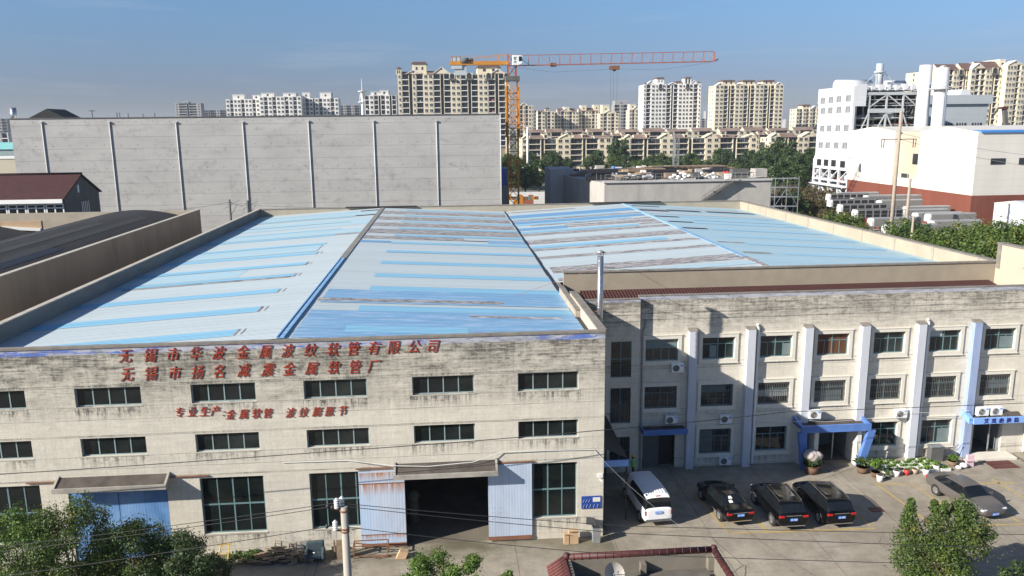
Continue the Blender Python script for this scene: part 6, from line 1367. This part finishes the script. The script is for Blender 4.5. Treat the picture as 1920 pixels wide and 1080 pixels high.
# ------------------------------------------------------------------ the plant on the right
PX = 97.0
ph = thing('plant_halls', 'cream clad twin gabled plant halls standing on a red brick base', 'industrial hall', (PX,140,0))
def gpts(y0,y1,z0,zr): return [(y0,z0),(y1,z0),(y1,21.75),((y0+y1)/2,zr),(y0,21.75)]
q = MB(); q.prism(gpts(141.7,160.0,10.15,22.7),'x',PX,PX+60,0); q.prism(gpts(169.3,188.6,10.15,22.7),'x',PX,PX+60,0); q.build('gable_cladding', m_cladc, ph)
q = MB(); q.box(PX+1.5,PX+60,160.0,169.3,10.15,21.6); q.box(PX+.3,PX+1.5,160.2,169.1,10.15,11.9,1); q.build('link_cladding', [m_cladt, m_cladc], ph)
q = MB(); q.box(PX-.12,PX+60,141.58,188.7,0,10.148); q.build('brick_base', m_brick, ph)
q = MB(); q.prism([(141.4,21.62),(150.85,22.2),(160.2,21.5),(160.2,21.6),(150.85,22.35),(141.4,21.9)],'x',PX+.5,PX+60.2,0); q.prism([(169,21.4),(179,22.2),(188.6,21.4),(188.6,21.5),(179,22.35),(169,21.5)],'x',PX+.5,PX+60.2,0); q.build('roof', M('bright_blue_roof', (.05,.23,.60), .5, .08, .5), ph)
for (y,z,w,h,x) in ((163.2,16.0,2.2,2.2,PX+1.45),(166.5,11.9,2.4,1.8,PX+1.2),(165,6.0,1.0,2.0,PX-.12),(160.2,6.0,1.0,2.0,PX-.12)):
    q = MB(); q.box(x-.06,x-.003,y-w/2,y+w/2,z-h/2,z+h/2,0); q.box(x-.08,x-.004,y-w/2-.1,y-w/2-.002,z-h/2,z+h/2,1); q.build('window',[m_win,m_steel],ph)
for (pa,pb,ya,yb) in ((1858,1884,297,308),(1911,1935,296,308)):
    a = at(pa,ya,141.7); b = at(pb,yb,141.7); q = MB(); q.box(a.x,b.x,141.62,141.697,b.z,a.z); q.build('window', m_win, ph)
q = MB(); q.tube([(PX-.5,189,5.2),(PX-.5,160,4.2)],.16,6); 
for y in (186,180,174,168,162): q.bar((PX-.5,y,0),(PX-.5,y,5.0-(189-y)*.035),.25)
q.box(PX-1.2,PX-.15,161,189,4.3,4.5); tag(q.build('pipe_bridge', m_greyw, org=(PX-.5,175,0)), 'dark pipe bridge running along the red brick base', 'pipe bridge')
# white boiler house
bh = thing('boiler_house', 'tall white clad boiler house with rows of small windows and an open steel frame side', 'industrial building', (PX+10,198,0))
BY0, BY1, BZ = 188.8, 207.0, 32.2
q = MB(); q.box(PX,PX+.6,BY0,BY1,15.0,BZ); q.prism([(BY0,12.6),(BY1+.9,12.6),(BY1+.9,14.2),(BY1,15.5),(BY0,15.5)],'x',PX-.05,PX+.6); q.box(PX+.61,PX+18,BY1-.6,BY1-.01,9,BZ-.02); q.box(PX-.03,PX+.4,BY1-.1,BY1+.35,28.5,BZ); q.box(PX+.6,PX+3.2,BY0,BY0+.3,27.5,BZ+.3); q.box(PX+.6,PX+18,BY0+.9,BY1-.6,31.2,31.5); q.build('cladding', m_clad, bh)
wz = [(30.0-3.0,1.5),(23.6,1.5),(16.6+.1,1.5)]
w0 = None
for zc, hh in ((28.0,1.5),(25.0,1.5),(19.0,1.5),(13.0+.1+0,1.5)):
    pass
rowsP = [(189,[1541,1556,1571,1589]),(208,[1541,1555,1571,1588]),(241,[1540,1553,1569,1585]),(272,[1537,1550,1566,1582])]
for yp, xsP in rowsP:
    for k, xp in enumerate(xsP):
        yy = yp-k*(1.6 if yp < 200 else (1.0 if yp < 215 else (.3 if yp < 250 else -.3))); p = atx(xp+2, yy, PX)
        if w0 is None:
            q = MB(); q.box(-.06,-.003,-1.1,1.1,-.75,.75,0); q.box(-.09,-.061,-.05,.05,-.75,.75,1); q.box(-.09,-.061,-.6,-.52,-.75,.75,1); q.box(-.09,-.061,.52,.6,-.75,.75,1); w0 = q.build('window',[m_winb,m_clad],bh,org=(0,0,0)); w0.location = p-bh.location
        else: copy_part(w0, p-bh.location, bh)
for xp, yp in ((1536,304),(1549,305),(1563,306),(1580,308)):
    p = atx(xp,yp,PX-.05); q = MB(); q.box(PX-.12,PX-.053,p.y-1.2,p.y+1.2,p.z-.8,p.z+.8); q.build('opening', m_black, bh)
for xp, yp in ((1545,224),(1559,224),(1573,224),(1588,224),(1542,255),(1585,255)):
    p = atx(xp,yp,PX); q = MB(); q.cyl((PX-.06,p.y,p.z),(PX-.003,p.y,p.z),.35,.35,8); q.build('vent', m_cladg, bh)
q = MB()       # steel frame below the cladding
for y in (BY0+.3,BY0+5,BY0+10,BY0+15,BY1+.6): q.bar((PX+.2,y,0),(PX+.2,y,12.6),.5); q.bar((PX+6,y,0),(PX+6,y,12.6),.5)
for z in (4.2,8.2,9.4,12.3): q.bar((PX+.2,BY0,z),(PX+.2,BY1+.8,z),.45)
for k in range(4): y = BY0+.3+k*4.8; q.bar((PX+.2,y,4.2),(PX+.2,y+4.8,8.2),.25); q.bar((PX+.2,y+4.8,9.4),(PX+.2,y,12.3),.25)
q.box(PX-1.0,PX+3,BY0,BY1+.8,8.0,8.2)
q.build('steel_leg', m_clad, bh)
q = MB(); q.box(PX+7,PX+17,BY0+1,BY1-1,0,12.5,0)
for k in range(12): q.ball((PX+2.5+rg.uniform(0,2),BY0+2+k*1.55,rg.uniform(2,11)),rg.uniform(.7,1.3),7,1+k%3,.9,False,.2)
for k in range(20): q.bar((PX+1.5,BY0+1+k*.9,rg.uniform(1,6)),(PX+2.5,BY0+1+k*.9,rg.uniform(6,12)),.18,None,3)
q.build('machinery', [m_greyw, m_redp, m_rust, m_steel], bh)
# open steel frame side facing the camera
FXa, FXb = PX+.6, PX+17
q = MB(); y = BY0+.5
cx_ = [FXa+.4, FXa+3.7, FXa+8.0, FXa+12.1, FXa+15.6]
for x in cx_: q.bar((x,y,0),(x,y,30.6),.36,.36)
q.bar((FXa,y,30.4),(FXb,y,30.4),.5,.7); q.bar((FXa+3.5,y-.1,26.4),(FXa+12.4,y-.1,26.4),.5,1.0); q.bar((FXa,y,17.6),(FXb,y,17.6),.5,.6)
for z in (29,27.6,24.7,23.0,21.2,19.4): q.bar((FXa,y+.6,z),(FXb,y+.6,z),.22)
for (a,b) in (((0,27.4),(1,30.2)),((1,27.2),(2,30.2)),((2,30.2),(3,27.2)),((3,30.2),(4,27.4)),((0,18),(1,26)),((1,18),(2,25.8)),((2,25.8),(3,18)),((3,26),(4,18)),((0,14),(1,17.4)),((3,17.4),(4,14))): q.bar((cx_[a[0]],y-.05,a[1]),(cx_[b[0]],y-.05,b[1]),.24)
for z in (16.2,19.4,22.2,25.2,28.2): q.bar((FXa,y+2.5,z),(FXb,y+2.5,z),.16)
for k in range(6): x = FXa+1.5+k*2.8; q.bar((x,y+4,12),(x,y+4,30),.3)
q.build('steel_frame', m_steel, bh)
q = MB()
for k in range(60):
    x = rg.uniform(FXa+1,FXb-1); yy = rg.uniform(BY0+3,BY1-3); z = rg.choice((13.5,18,21.2,24.5))
    if rg.random() < .6: q.box(x-rg.uniform(.4,1.8),x+rg.uniform(.4,1.8),yy-1,yy+1,z,z+rg.uniform(.6,2.6),rg.choice((0,1,1,1)))
    else: q.cyl((x,yy,z),(x,yy,z+rg.uniform(1,3)),rg.uniform(.3,.8),None,8,rg.choice((1,1,2)))
for z in (13.4,17.9,21.1,24.4): q.box(FXa,FXb,BY0+2,BY1-.7,z-.2,z,0)
q.box(FXb-.4,FXb,BY0+.8,BY1-.6,0,31,0); q.box(FXa+1,FXb,BY1-1.2,BY1-.62,12.6,31.0,0)
q.build('equipment', [m_greyw, m_steel, m_rust], bh)
q = MB()       # roof gear
a0 = atx(1570,150,PX+2)
q.cyl((PX+1,BY0+11.5,32.7),(PX+10,BY0+11.5,32.7),1.5,1.5,14); q.cyl((PX+12,BY0+8,32.6),(PX+17,BY0+8,32.6),1.2,1.2,12)
for k in range(9): x = FXa+k*2; q.bar((x,BY0+.4,31),(x,BY0+.4,32.6),.12)
q.bar((FXa,BY0+.4,32.6),(FXb,BY0+.4,32.6),.12); q.bar((FXa,BY0+.4,31.8),(FXb,BY0+.4,31.8),.1)
for k in range(8): x = FXa+1+k*2.0; q.cbox((x,BY0+2,31.9),(rg.uniform(.6,1.6),1.2,rg.uniform(.6,1.5)))
q.build('roof_gear', m_clad, bh)
sx = at(1648,150,BY0+4); q = MB(); q.cyl((sx.x,BY0+4,31),(sx.x,BY0+4,at(1648,119,BY0+4).z),.85,.85,14,0)
for t in (-1,1): q.bar((sx.x+t*.9,BY0+3.5,31.3),(sx.x+t*.8,BY0+3.5,35),.2); q.bar((sx.x+t*4.2,BY0+3.5,32.3),(sx.x+t*.9,BY0+3.5,35.6),.15)
q.cyl((sx.x,BY0+4,35.4),(sx.x,BY0+4,35.8),1.3,1.3,12); q.build('vent_stack', m_cladg, bh)
def stackpipe(px, yt, Y, rad, lab, ring=None):
    p = at(px,yt,Y); r = thing('chimney_stack', lab, 'chimney', (p.x,Y,0), 'white plant chimneys'); q = MB(); q.cyl((p.x,Y,0),(p.x,Y,p.z),rad*1.06,rad,24); q.build('shaft', m_clad, r)
    q = MB(); q.cyl((p.x,Y,p.z-16),(p.x,Y,p.z-15.8),rad+.1,rad+.1,20)
    if ring: q.cyl((p.x,Y,ring),(p.x,Y,ring+.3),rad+1.1,rad+1.1,16); q.cyl((p.x,Y,ring+1.3),(p.x,Y,ring+1.4),rad+1.1,rad+1.1,16,0,False); 
    q.build('platform', m_steel, r)
    if ring:
        q = MB()
        for k in range(40): q.bar((p.x-.5,Y-rad-.35,12+k*.5),(p.x-.1,Y-rad-.35,12+k*.5),.06)
        q.bar((p.x-.5,Y-rad-.35,10),(p.x-.5,Y-rad-.35,ring),.08); q.bar((p.x-.1,Y-rad-.35,10),(p.x-.1,Y-rad-.35,ring),.08); q.build('ladder', m_steel, r)
stackpipe(1737,122,186.2,1.42,'smooth white chimney, left and taller of the two plant chimneys')
stackpipe(1768,127,181.5,1.42,'white chimney with a round platform, right of the two plant chimneys', at(1768,168,181.5).z)
# grey turbine hall
th = thing('turbine_hall', 'grey clad hall behind the chimneys with a strip of windows', 'industrial hall', (at(1800,200,205).x,205,0))
xa, xb = at(1700,200,205).x, at(1852,200,205).x; zt1, zm = at(1800,178,205).z, at(1800,195,205).z
q = MB(); q.box(xa,xb+.8,204.4,235,zm,zt1,0); q.box(xa,xb,205,234,0,zm-.002,0); q.build('wall', m_cladg, th)
for pa, pb in ((1738,1748),(1768,1785),(1793,1811),(1822,1840)):
    a, b = at(pa,230,205).x, at(pb,237,205).x; q = MB(); q.box(a,b,204.93,204.997,at(1800,238,205).z,at(1800,230.5,205).z,0)
    for k in range(1,4): q.box(a+(b-a)*k/4-.1,a+(b-a)*k/4+.1,204.9,204.929,at(1800,238,205).z,at(1800,230.5,205).z,1)
    q.build('window',[m_win,m_cladg],th)
p = at(1800,174,212); q = MB(); q.prism([(at(1790,176,212).x,zt1-.5),(at(1815,176,212).x,zt1-.5),(at(1808,170,212).x,zt1+1.6),(at(1795,170,212).x,zt1+1.6)],'y',210,216); q.build('roof_vent', m_clad, th)
a, b = at(1893,236,200), at(1883,203,200)
q = MB(); q.bar((a.x+.8,200,a.z-8),(b.x,200,b.z),.9,.9,0); q.box(b.x-1.0,b.x+.6,199.4,200.6,b.z-.2,b.z+.4,1); q.bar((b.x-1.5,200,b.z+.2),(b.x-2.6,200,b.z-1.5),.4,.4,0); q.box(a.x-2,a.x+4,198,202,0,3,0); q.bar((a.x+.8,200,3),(a.x+.8,200,a.z-7.5),.9,.9,0); tag(q.build('mobile_crane',[m_greyw, m_rustd],org=(a.x,200,0)), 'dark boom of a mobile crane with a dark red head before the right tower', 'mobile crane')
# white low building at the right
a = at(1865,378,127); q = MB(); q.box(a.x,a.x+30,118,127,0,a.z-.2,0); q.prism([(117.8,a.z-.2),(127.2,a.z-.2),(122,a.z+.6)],'x',a.x-.1,a.x+30,0); q.box(a.x+.5,a.x+1.7,119,120,a.z,a.z+1.3,1); tag(q.build('white_building',[m_clad,m_steel],org=(a.x+10,118,0)), 'low plain white building at the right edge before the brick base', 'building')
# condenser banks
m_fin = M('condenser_fin', (.20,.19,.175), .7, .25, 2, stretch=(6,1,1)); m_fand = M('condenser_dark', (.018,.015,.014), .7, .3, 2)
def condenser(dark, L=9.0):
    r = thing('condenser_bank', 'x', 'cooling unit', (0,0,0), 'rows of cooling units beside the brick base', local=True)
    q = MB(); q.box(0,L,-.9,.9,0,2.1); q.prism([(-.86,2.101),(.86,2.101),(.5,2.3),(-.5,2.3)],'x',0,L,2); q.prism([(-.95,.2),(.95,.2),(.95,1.5),(.6,2.15),(-.6,2.15),(-.95,1.5)],'x',-.45,-.01,1); q.build('casing',[m_galvd,m_offwh,m_greyw if dark else m_galvd],r)
    q = MB()
    for k in range(int(L/1.5)):
        if dark: q.box(.15+k*1.5,1.32+k*1.5,-.96,-.903,.15,.95,0); q.box(.15+k*1.5,1.32+k*1.5,-.96,-.903,1.1,1.95,0)
        else: q.box(.06+k*1.5,1.46+k*1.5,-.96,-.903,.3,2.0,0)
    q.build('panel', m_fand if dark else m_fin, r); return r
cd = condenser(True); cl_ = condenser(False); n1 = n2 = 0
spots = [(1605,396,136,1),(1577,386,140,1),(1558,377,146,1),(1635,412,130,0),(1662,425,124,0),(1600,374,154,1),(1555,366,160,1),(1625,369,158,0),(1655,369,158,0),(1693,396,140,0),(1718,402,136,0),(1742,404,134,0),(1748,417,128,0),(1700,390,146,0),(1575,364,166,0),(1650,378,150,0)]
for k, (px,py,Y,dk) in enumerate(spots):
    p = at(px,py,Y); src = cd if dk else cl_; lab = ('dark fronted cooling unit with square openings left of the tall pole' if dk else 'pale finned cooling unit with a rounded white end beside the brick base')
    z = max(.3, p.z-1.15)
    if (dk and n1 == 0) or (not dk and n2 == 0): o = src; o.location = (p.x,Y,z); o.scale = (.92,.8,.66); o['label'] = lab
    else: o = clone_thing(src, (p.x,Y,z), 0, (.92,.8,.66), lab)
    if dk: n1 += 1
    else: n2 += 1
q = MB(); q.box(at(1560,377,165).x-6,PX-2,122,168,0,.6)
tag(q.build('plinth_slab', m_cs, org=(75,140,0)), 'pale concrete slab under the rows of cooling units', 'plinth')
# poles on the right
def upole(px0, y0, px1, y1, Y, r0, lab, arms=True):
    a, b = at(px0,y0,Y), at(px1,y1,Y); r = thing('utility_pole', lab, 'utility pole', (b.x,Y,0)); q = MB(); q.cyl((b.x,Y,0),(a.x,Y,a.z),r0*1.25,r0*.8,10); q.build('pole', m_polec, r)
    if arms:
        z = at(1690,261,Y).z; q = MB(); q.bar((a.x-2.6,Y,z),(a.x+2.6,Y,z),.12)
        for s in (-1,1): q.bar((a.x+s*2.2,Y,z),(a.x+s*2.2,Y,z-1.2),.1); q.bar((a.x+s*2.6,Y,z),(a.x+s*2.5,Y,z-1.2),.08)
        q.bar((a.x-1.5,Y,z+2.2),(a.x+1.5,Y,z+2.2),.1); q.build('cross_arm', m_rust, r)
upole(1690,208,1670,432,112,.25,'tall tan utility pole with a cross arm before the cream plant halls')
upole(1707,335,1700,400,128,.26,'shorter pale pole between the brick windows', False)
upole(1713,405,1708,448,95,.16,'short thin post rising from the bushes', False)
q = None
for (a,b,lab) in (((1690,262),(2000,320),'upper far wire running right from the tall tan pole'),((1690,250),(2000,297),'topmost far wire running right from the tall tan pole'),((1690,262),(1585,281),'far wire running left from the tall tan pole')):
    wire(lab, [at(a[0],a[1],112), at(b[0],b[1],112 if b[0] > 1700 else 150)], .03, .5, M('grey_wire', (.28,.28,.28), .6, .1, 1) if q is None else q, 'wire', 'far wires'); q = bpy.data.materials['grey_wire']
# small poles behind the left parapet
for (px,yt,lab) in ((430,374,'thin dark pole with brackets, left of the pair behind the roof parapet'),(464,376,'thin dark pole, right of the pair behind the roof parapet')):
    p = at(px,yt,128); r = thing('utility_pole', lab, 'utility pole', (p.x,128,0)); q = MB(); q.cyl((p.x,128,0),(p.x,128,p.z),.22,.16,8); q.build('pole', m_greyw, r); q = MB(); q.bar((p.x-.8,128,p.z-1.4),(p.x+1.6,128,p.z-.1),.06); q.bar((p.x,128,p.z-2.6),(p.x+1.2,128,p.z-.7),.06); q.bar((p.x-.4,128,p.z-.5),(p.x+.4,128,p.z-.5),.1); q.build('cross_arm', m_greyw, r)
p = at(430,379,128); wire('thin wire between the two dark poles behind the parapet', [at(300,394,128), p, at(464,384,128), at(700,388,128)], .025, .25, m_greyw, 'wire', 'far wires')
p = at(989,238,330); q = MB(); q.cyl((p.x,330,0),(p.x,330,p.z),.55,.4,8); q.bar((p.x-1.6,330,p.z),(p.x+1.6,330,p.z),.3); tag(q.build('light_mast', m_offwh, org=(p.x,330,0)), 'tall pale floodlight mast right of the crane', 'light mast')
r = thing('lattice_pylon', 'thin grey lattice pylon before the middle low flats', 'pylon', (at(1267,300,300).x,300,0)); q = MB(); pb_ = at(1267,300,300); lattice(q,(pb_.x,300,0),(pb_.x,300,at(1267,250,300).z),.9,2.2,.12); q.build('frame', m_galvd, r)

# ------------------------------------------------------------------ mid and far trees
def proto(seed, h, rad, mat, n, L, W, nc): return make_tree('leafy_tree', 'x', 0, 0, h, rad, seed, n, L, W, mat, nc, .3)
P = [proto(31,9,3.6,m_leafd,3800,.45,.32,16), proto(32,8,3.4,m_leaf,5200,.32,.22,16), proto(33,9.5,3.0,m_leafd,2400,.55,.4,15), proto(34,7,3.2,m_leafbr,3200,.34,.22,14), proto(35,6.5,3.0,m_leaf,5200,.27,.19,16)]
used = set()
def place(k, x, y, s, lab, grp, z=0, sz=None):
    global used
    rz = rg.uniform(0,6.28)
    if k not in used: used.add(k); o = P[k]; o.location = (x,y,z); o.rotation_euler = (0,0,rz); o.scale = (s,s,s*(sz or 1)); o['label'] = lab; o['group'] = grp
    else: clone_thing(P[k], (x,y,z), rz, (s,s,s*(sz or 1)), lab, grp)
g1 = 'trees in front of the low flats'
for k in range(44):
    px = 948+k*13.4+rg.uniform(-6,6); Y = rg.uniform(290,400); x = at(px,300,Y).x
    if 1000 < px < 1110: Y = rg.uniform(330,400)
    place(rg.choice((0,0,1,2)), x, Y, rg.uniform(.85,1.35), 'dark green tree in the belt between the low flats and the building site', g1)
for (px,Y,s) in ((952,262,1.5),(985,270,1.25),(1010,285,1.3),(957,300,1.5),(1160,385,1.9),(1215,360,1.0),(1465,330,1.9),(1430,330,1.35),(1485,310,1.5),(1505,290,1.35),(1520,310,1.5),(1440,260,1.2),(1470,250,1.35),(1500,245,1.2)):
    place(rg.choice((0,2)), at(px,300,Y).x, Y, s, 'taller dark tree standing out of the belt before the low flats', 'tall trees of the belt')
for (px,Y,s,k) in ((1475,190,1.25,3),(1492,170,1.35,3),(1512,180,1.3,3),(1530,165,1.1,3),(1550,150,1.0,3),(1500,150,1.0,4),(1525,140,.95,3),(1560,134,.85,4),(1480,160,1.1,0),(1545,178,1.2,3)):
    place(k, at(px,380,Y).x, Y, s, 'brownish thin tree between the roof parapet and the plant', 'brownish trees by the plant')
for (px,yt,Y,k) in ((1590,405,118,4),(1573,400,124,4),(1630,430,108,3),(1700,408,104,1),(1720,415,100,0),(1690,425,100,1),(1745,432,94,4),(1765,436,92,1),(1785,428,92,0),(1805,424,90,4),(1825,430,88,1),(1840,423,86,4),(1860,428,80,1),(1880,424,84,4),(1900,420,82,4),(1920,418,80,1),(1730,440,90,1),(1800,440,80,4),(1840,445,76,1),(1865,452,70,4),(1940,425,84,4)):
    p = at(px,yt,Y); h = (9,8,9.5,7,6.5)[k]*1.03; s = rg.uniform(.85,1.05); place(k, p.x, Y, s, 'green tree in the row behind the right roof parapet', 'trees behind the right parapet', max(0,p.z-h*s))
for (px,Y,s) in ((2,230,.9),(18,225,.8),(10,240,1.0),(-12,228,1.0)): place(1, at(px,320,Y).x, Y, s, 'small green tree at the left edge beyond the warehouse corner', 'trees at the left edge')
q = MB(); rf2 = random.Random(77)
for k in range(2600):
    Y = rf2.uniform(650,2600); x = rf2.uniform(-.75,.8)*Y; z = rf2.uniform(2,8); s = rf2.uniform(3,7); a = rf2.uniform(0,3.14)
    q.ball((x,Y,z-3),s,5,0,.9,False,.3)
tag(q.build('far_woods', m_leafd), 'hazy mass of far trees along the skyline', 'woods', kind='stuff')
rb = random.Random(5)
for k in range(46):
    Y = rb.uniform(1300,2800); x = rb.uniform(-.72,.75)*Y; h = rb.uniform(12,44); w = rb.uniform(18,50); q = MB(); q.box(x,x+w,Y,Y+16,0,h,0); 
    for f in range(int(h/4)): q.box(x+w*.05,x+w*.95,Y-.2,Y-.01,f*4+1.5,f*4+2.8,1)
    q.box(x+w*.4,x+w*.55,Y+3,Y+10,h,h+3,0); tag(q.build('far_building',[rb.choice((m_aptw,m_creamd,m_aptg,m_aptg)), m_winb],org=(x,Y,0)), 'far hazy building on the skyline', 'building', 'far skyline buildings')
# ------------------------------------------------------------------ air
hz_ = MB(); hz_.box(-2600, 2600, -60, 3200, -1.2, 78)
hm = bpy.data.materials.new('haze_air'); hm.use_nodes = True; nt = hm.node_tree; nt.nodes.clear(); pv = nt.nodes.new('ShaderNodeVolumePrincipled'); ou = nt.nodes.new('ShaderNodeOutputMaterial')
pv.inputs['Color'].default_value = (.80,.88,1,1); pv.inputs['Density'].default_value = .00014; pv.inputs['Anisotropy'].default_value = .2
nt.links.new(pv.outputs[0], ou.inputs['Volume']); tag(hz_.build('haze', hm), kind='stuff')
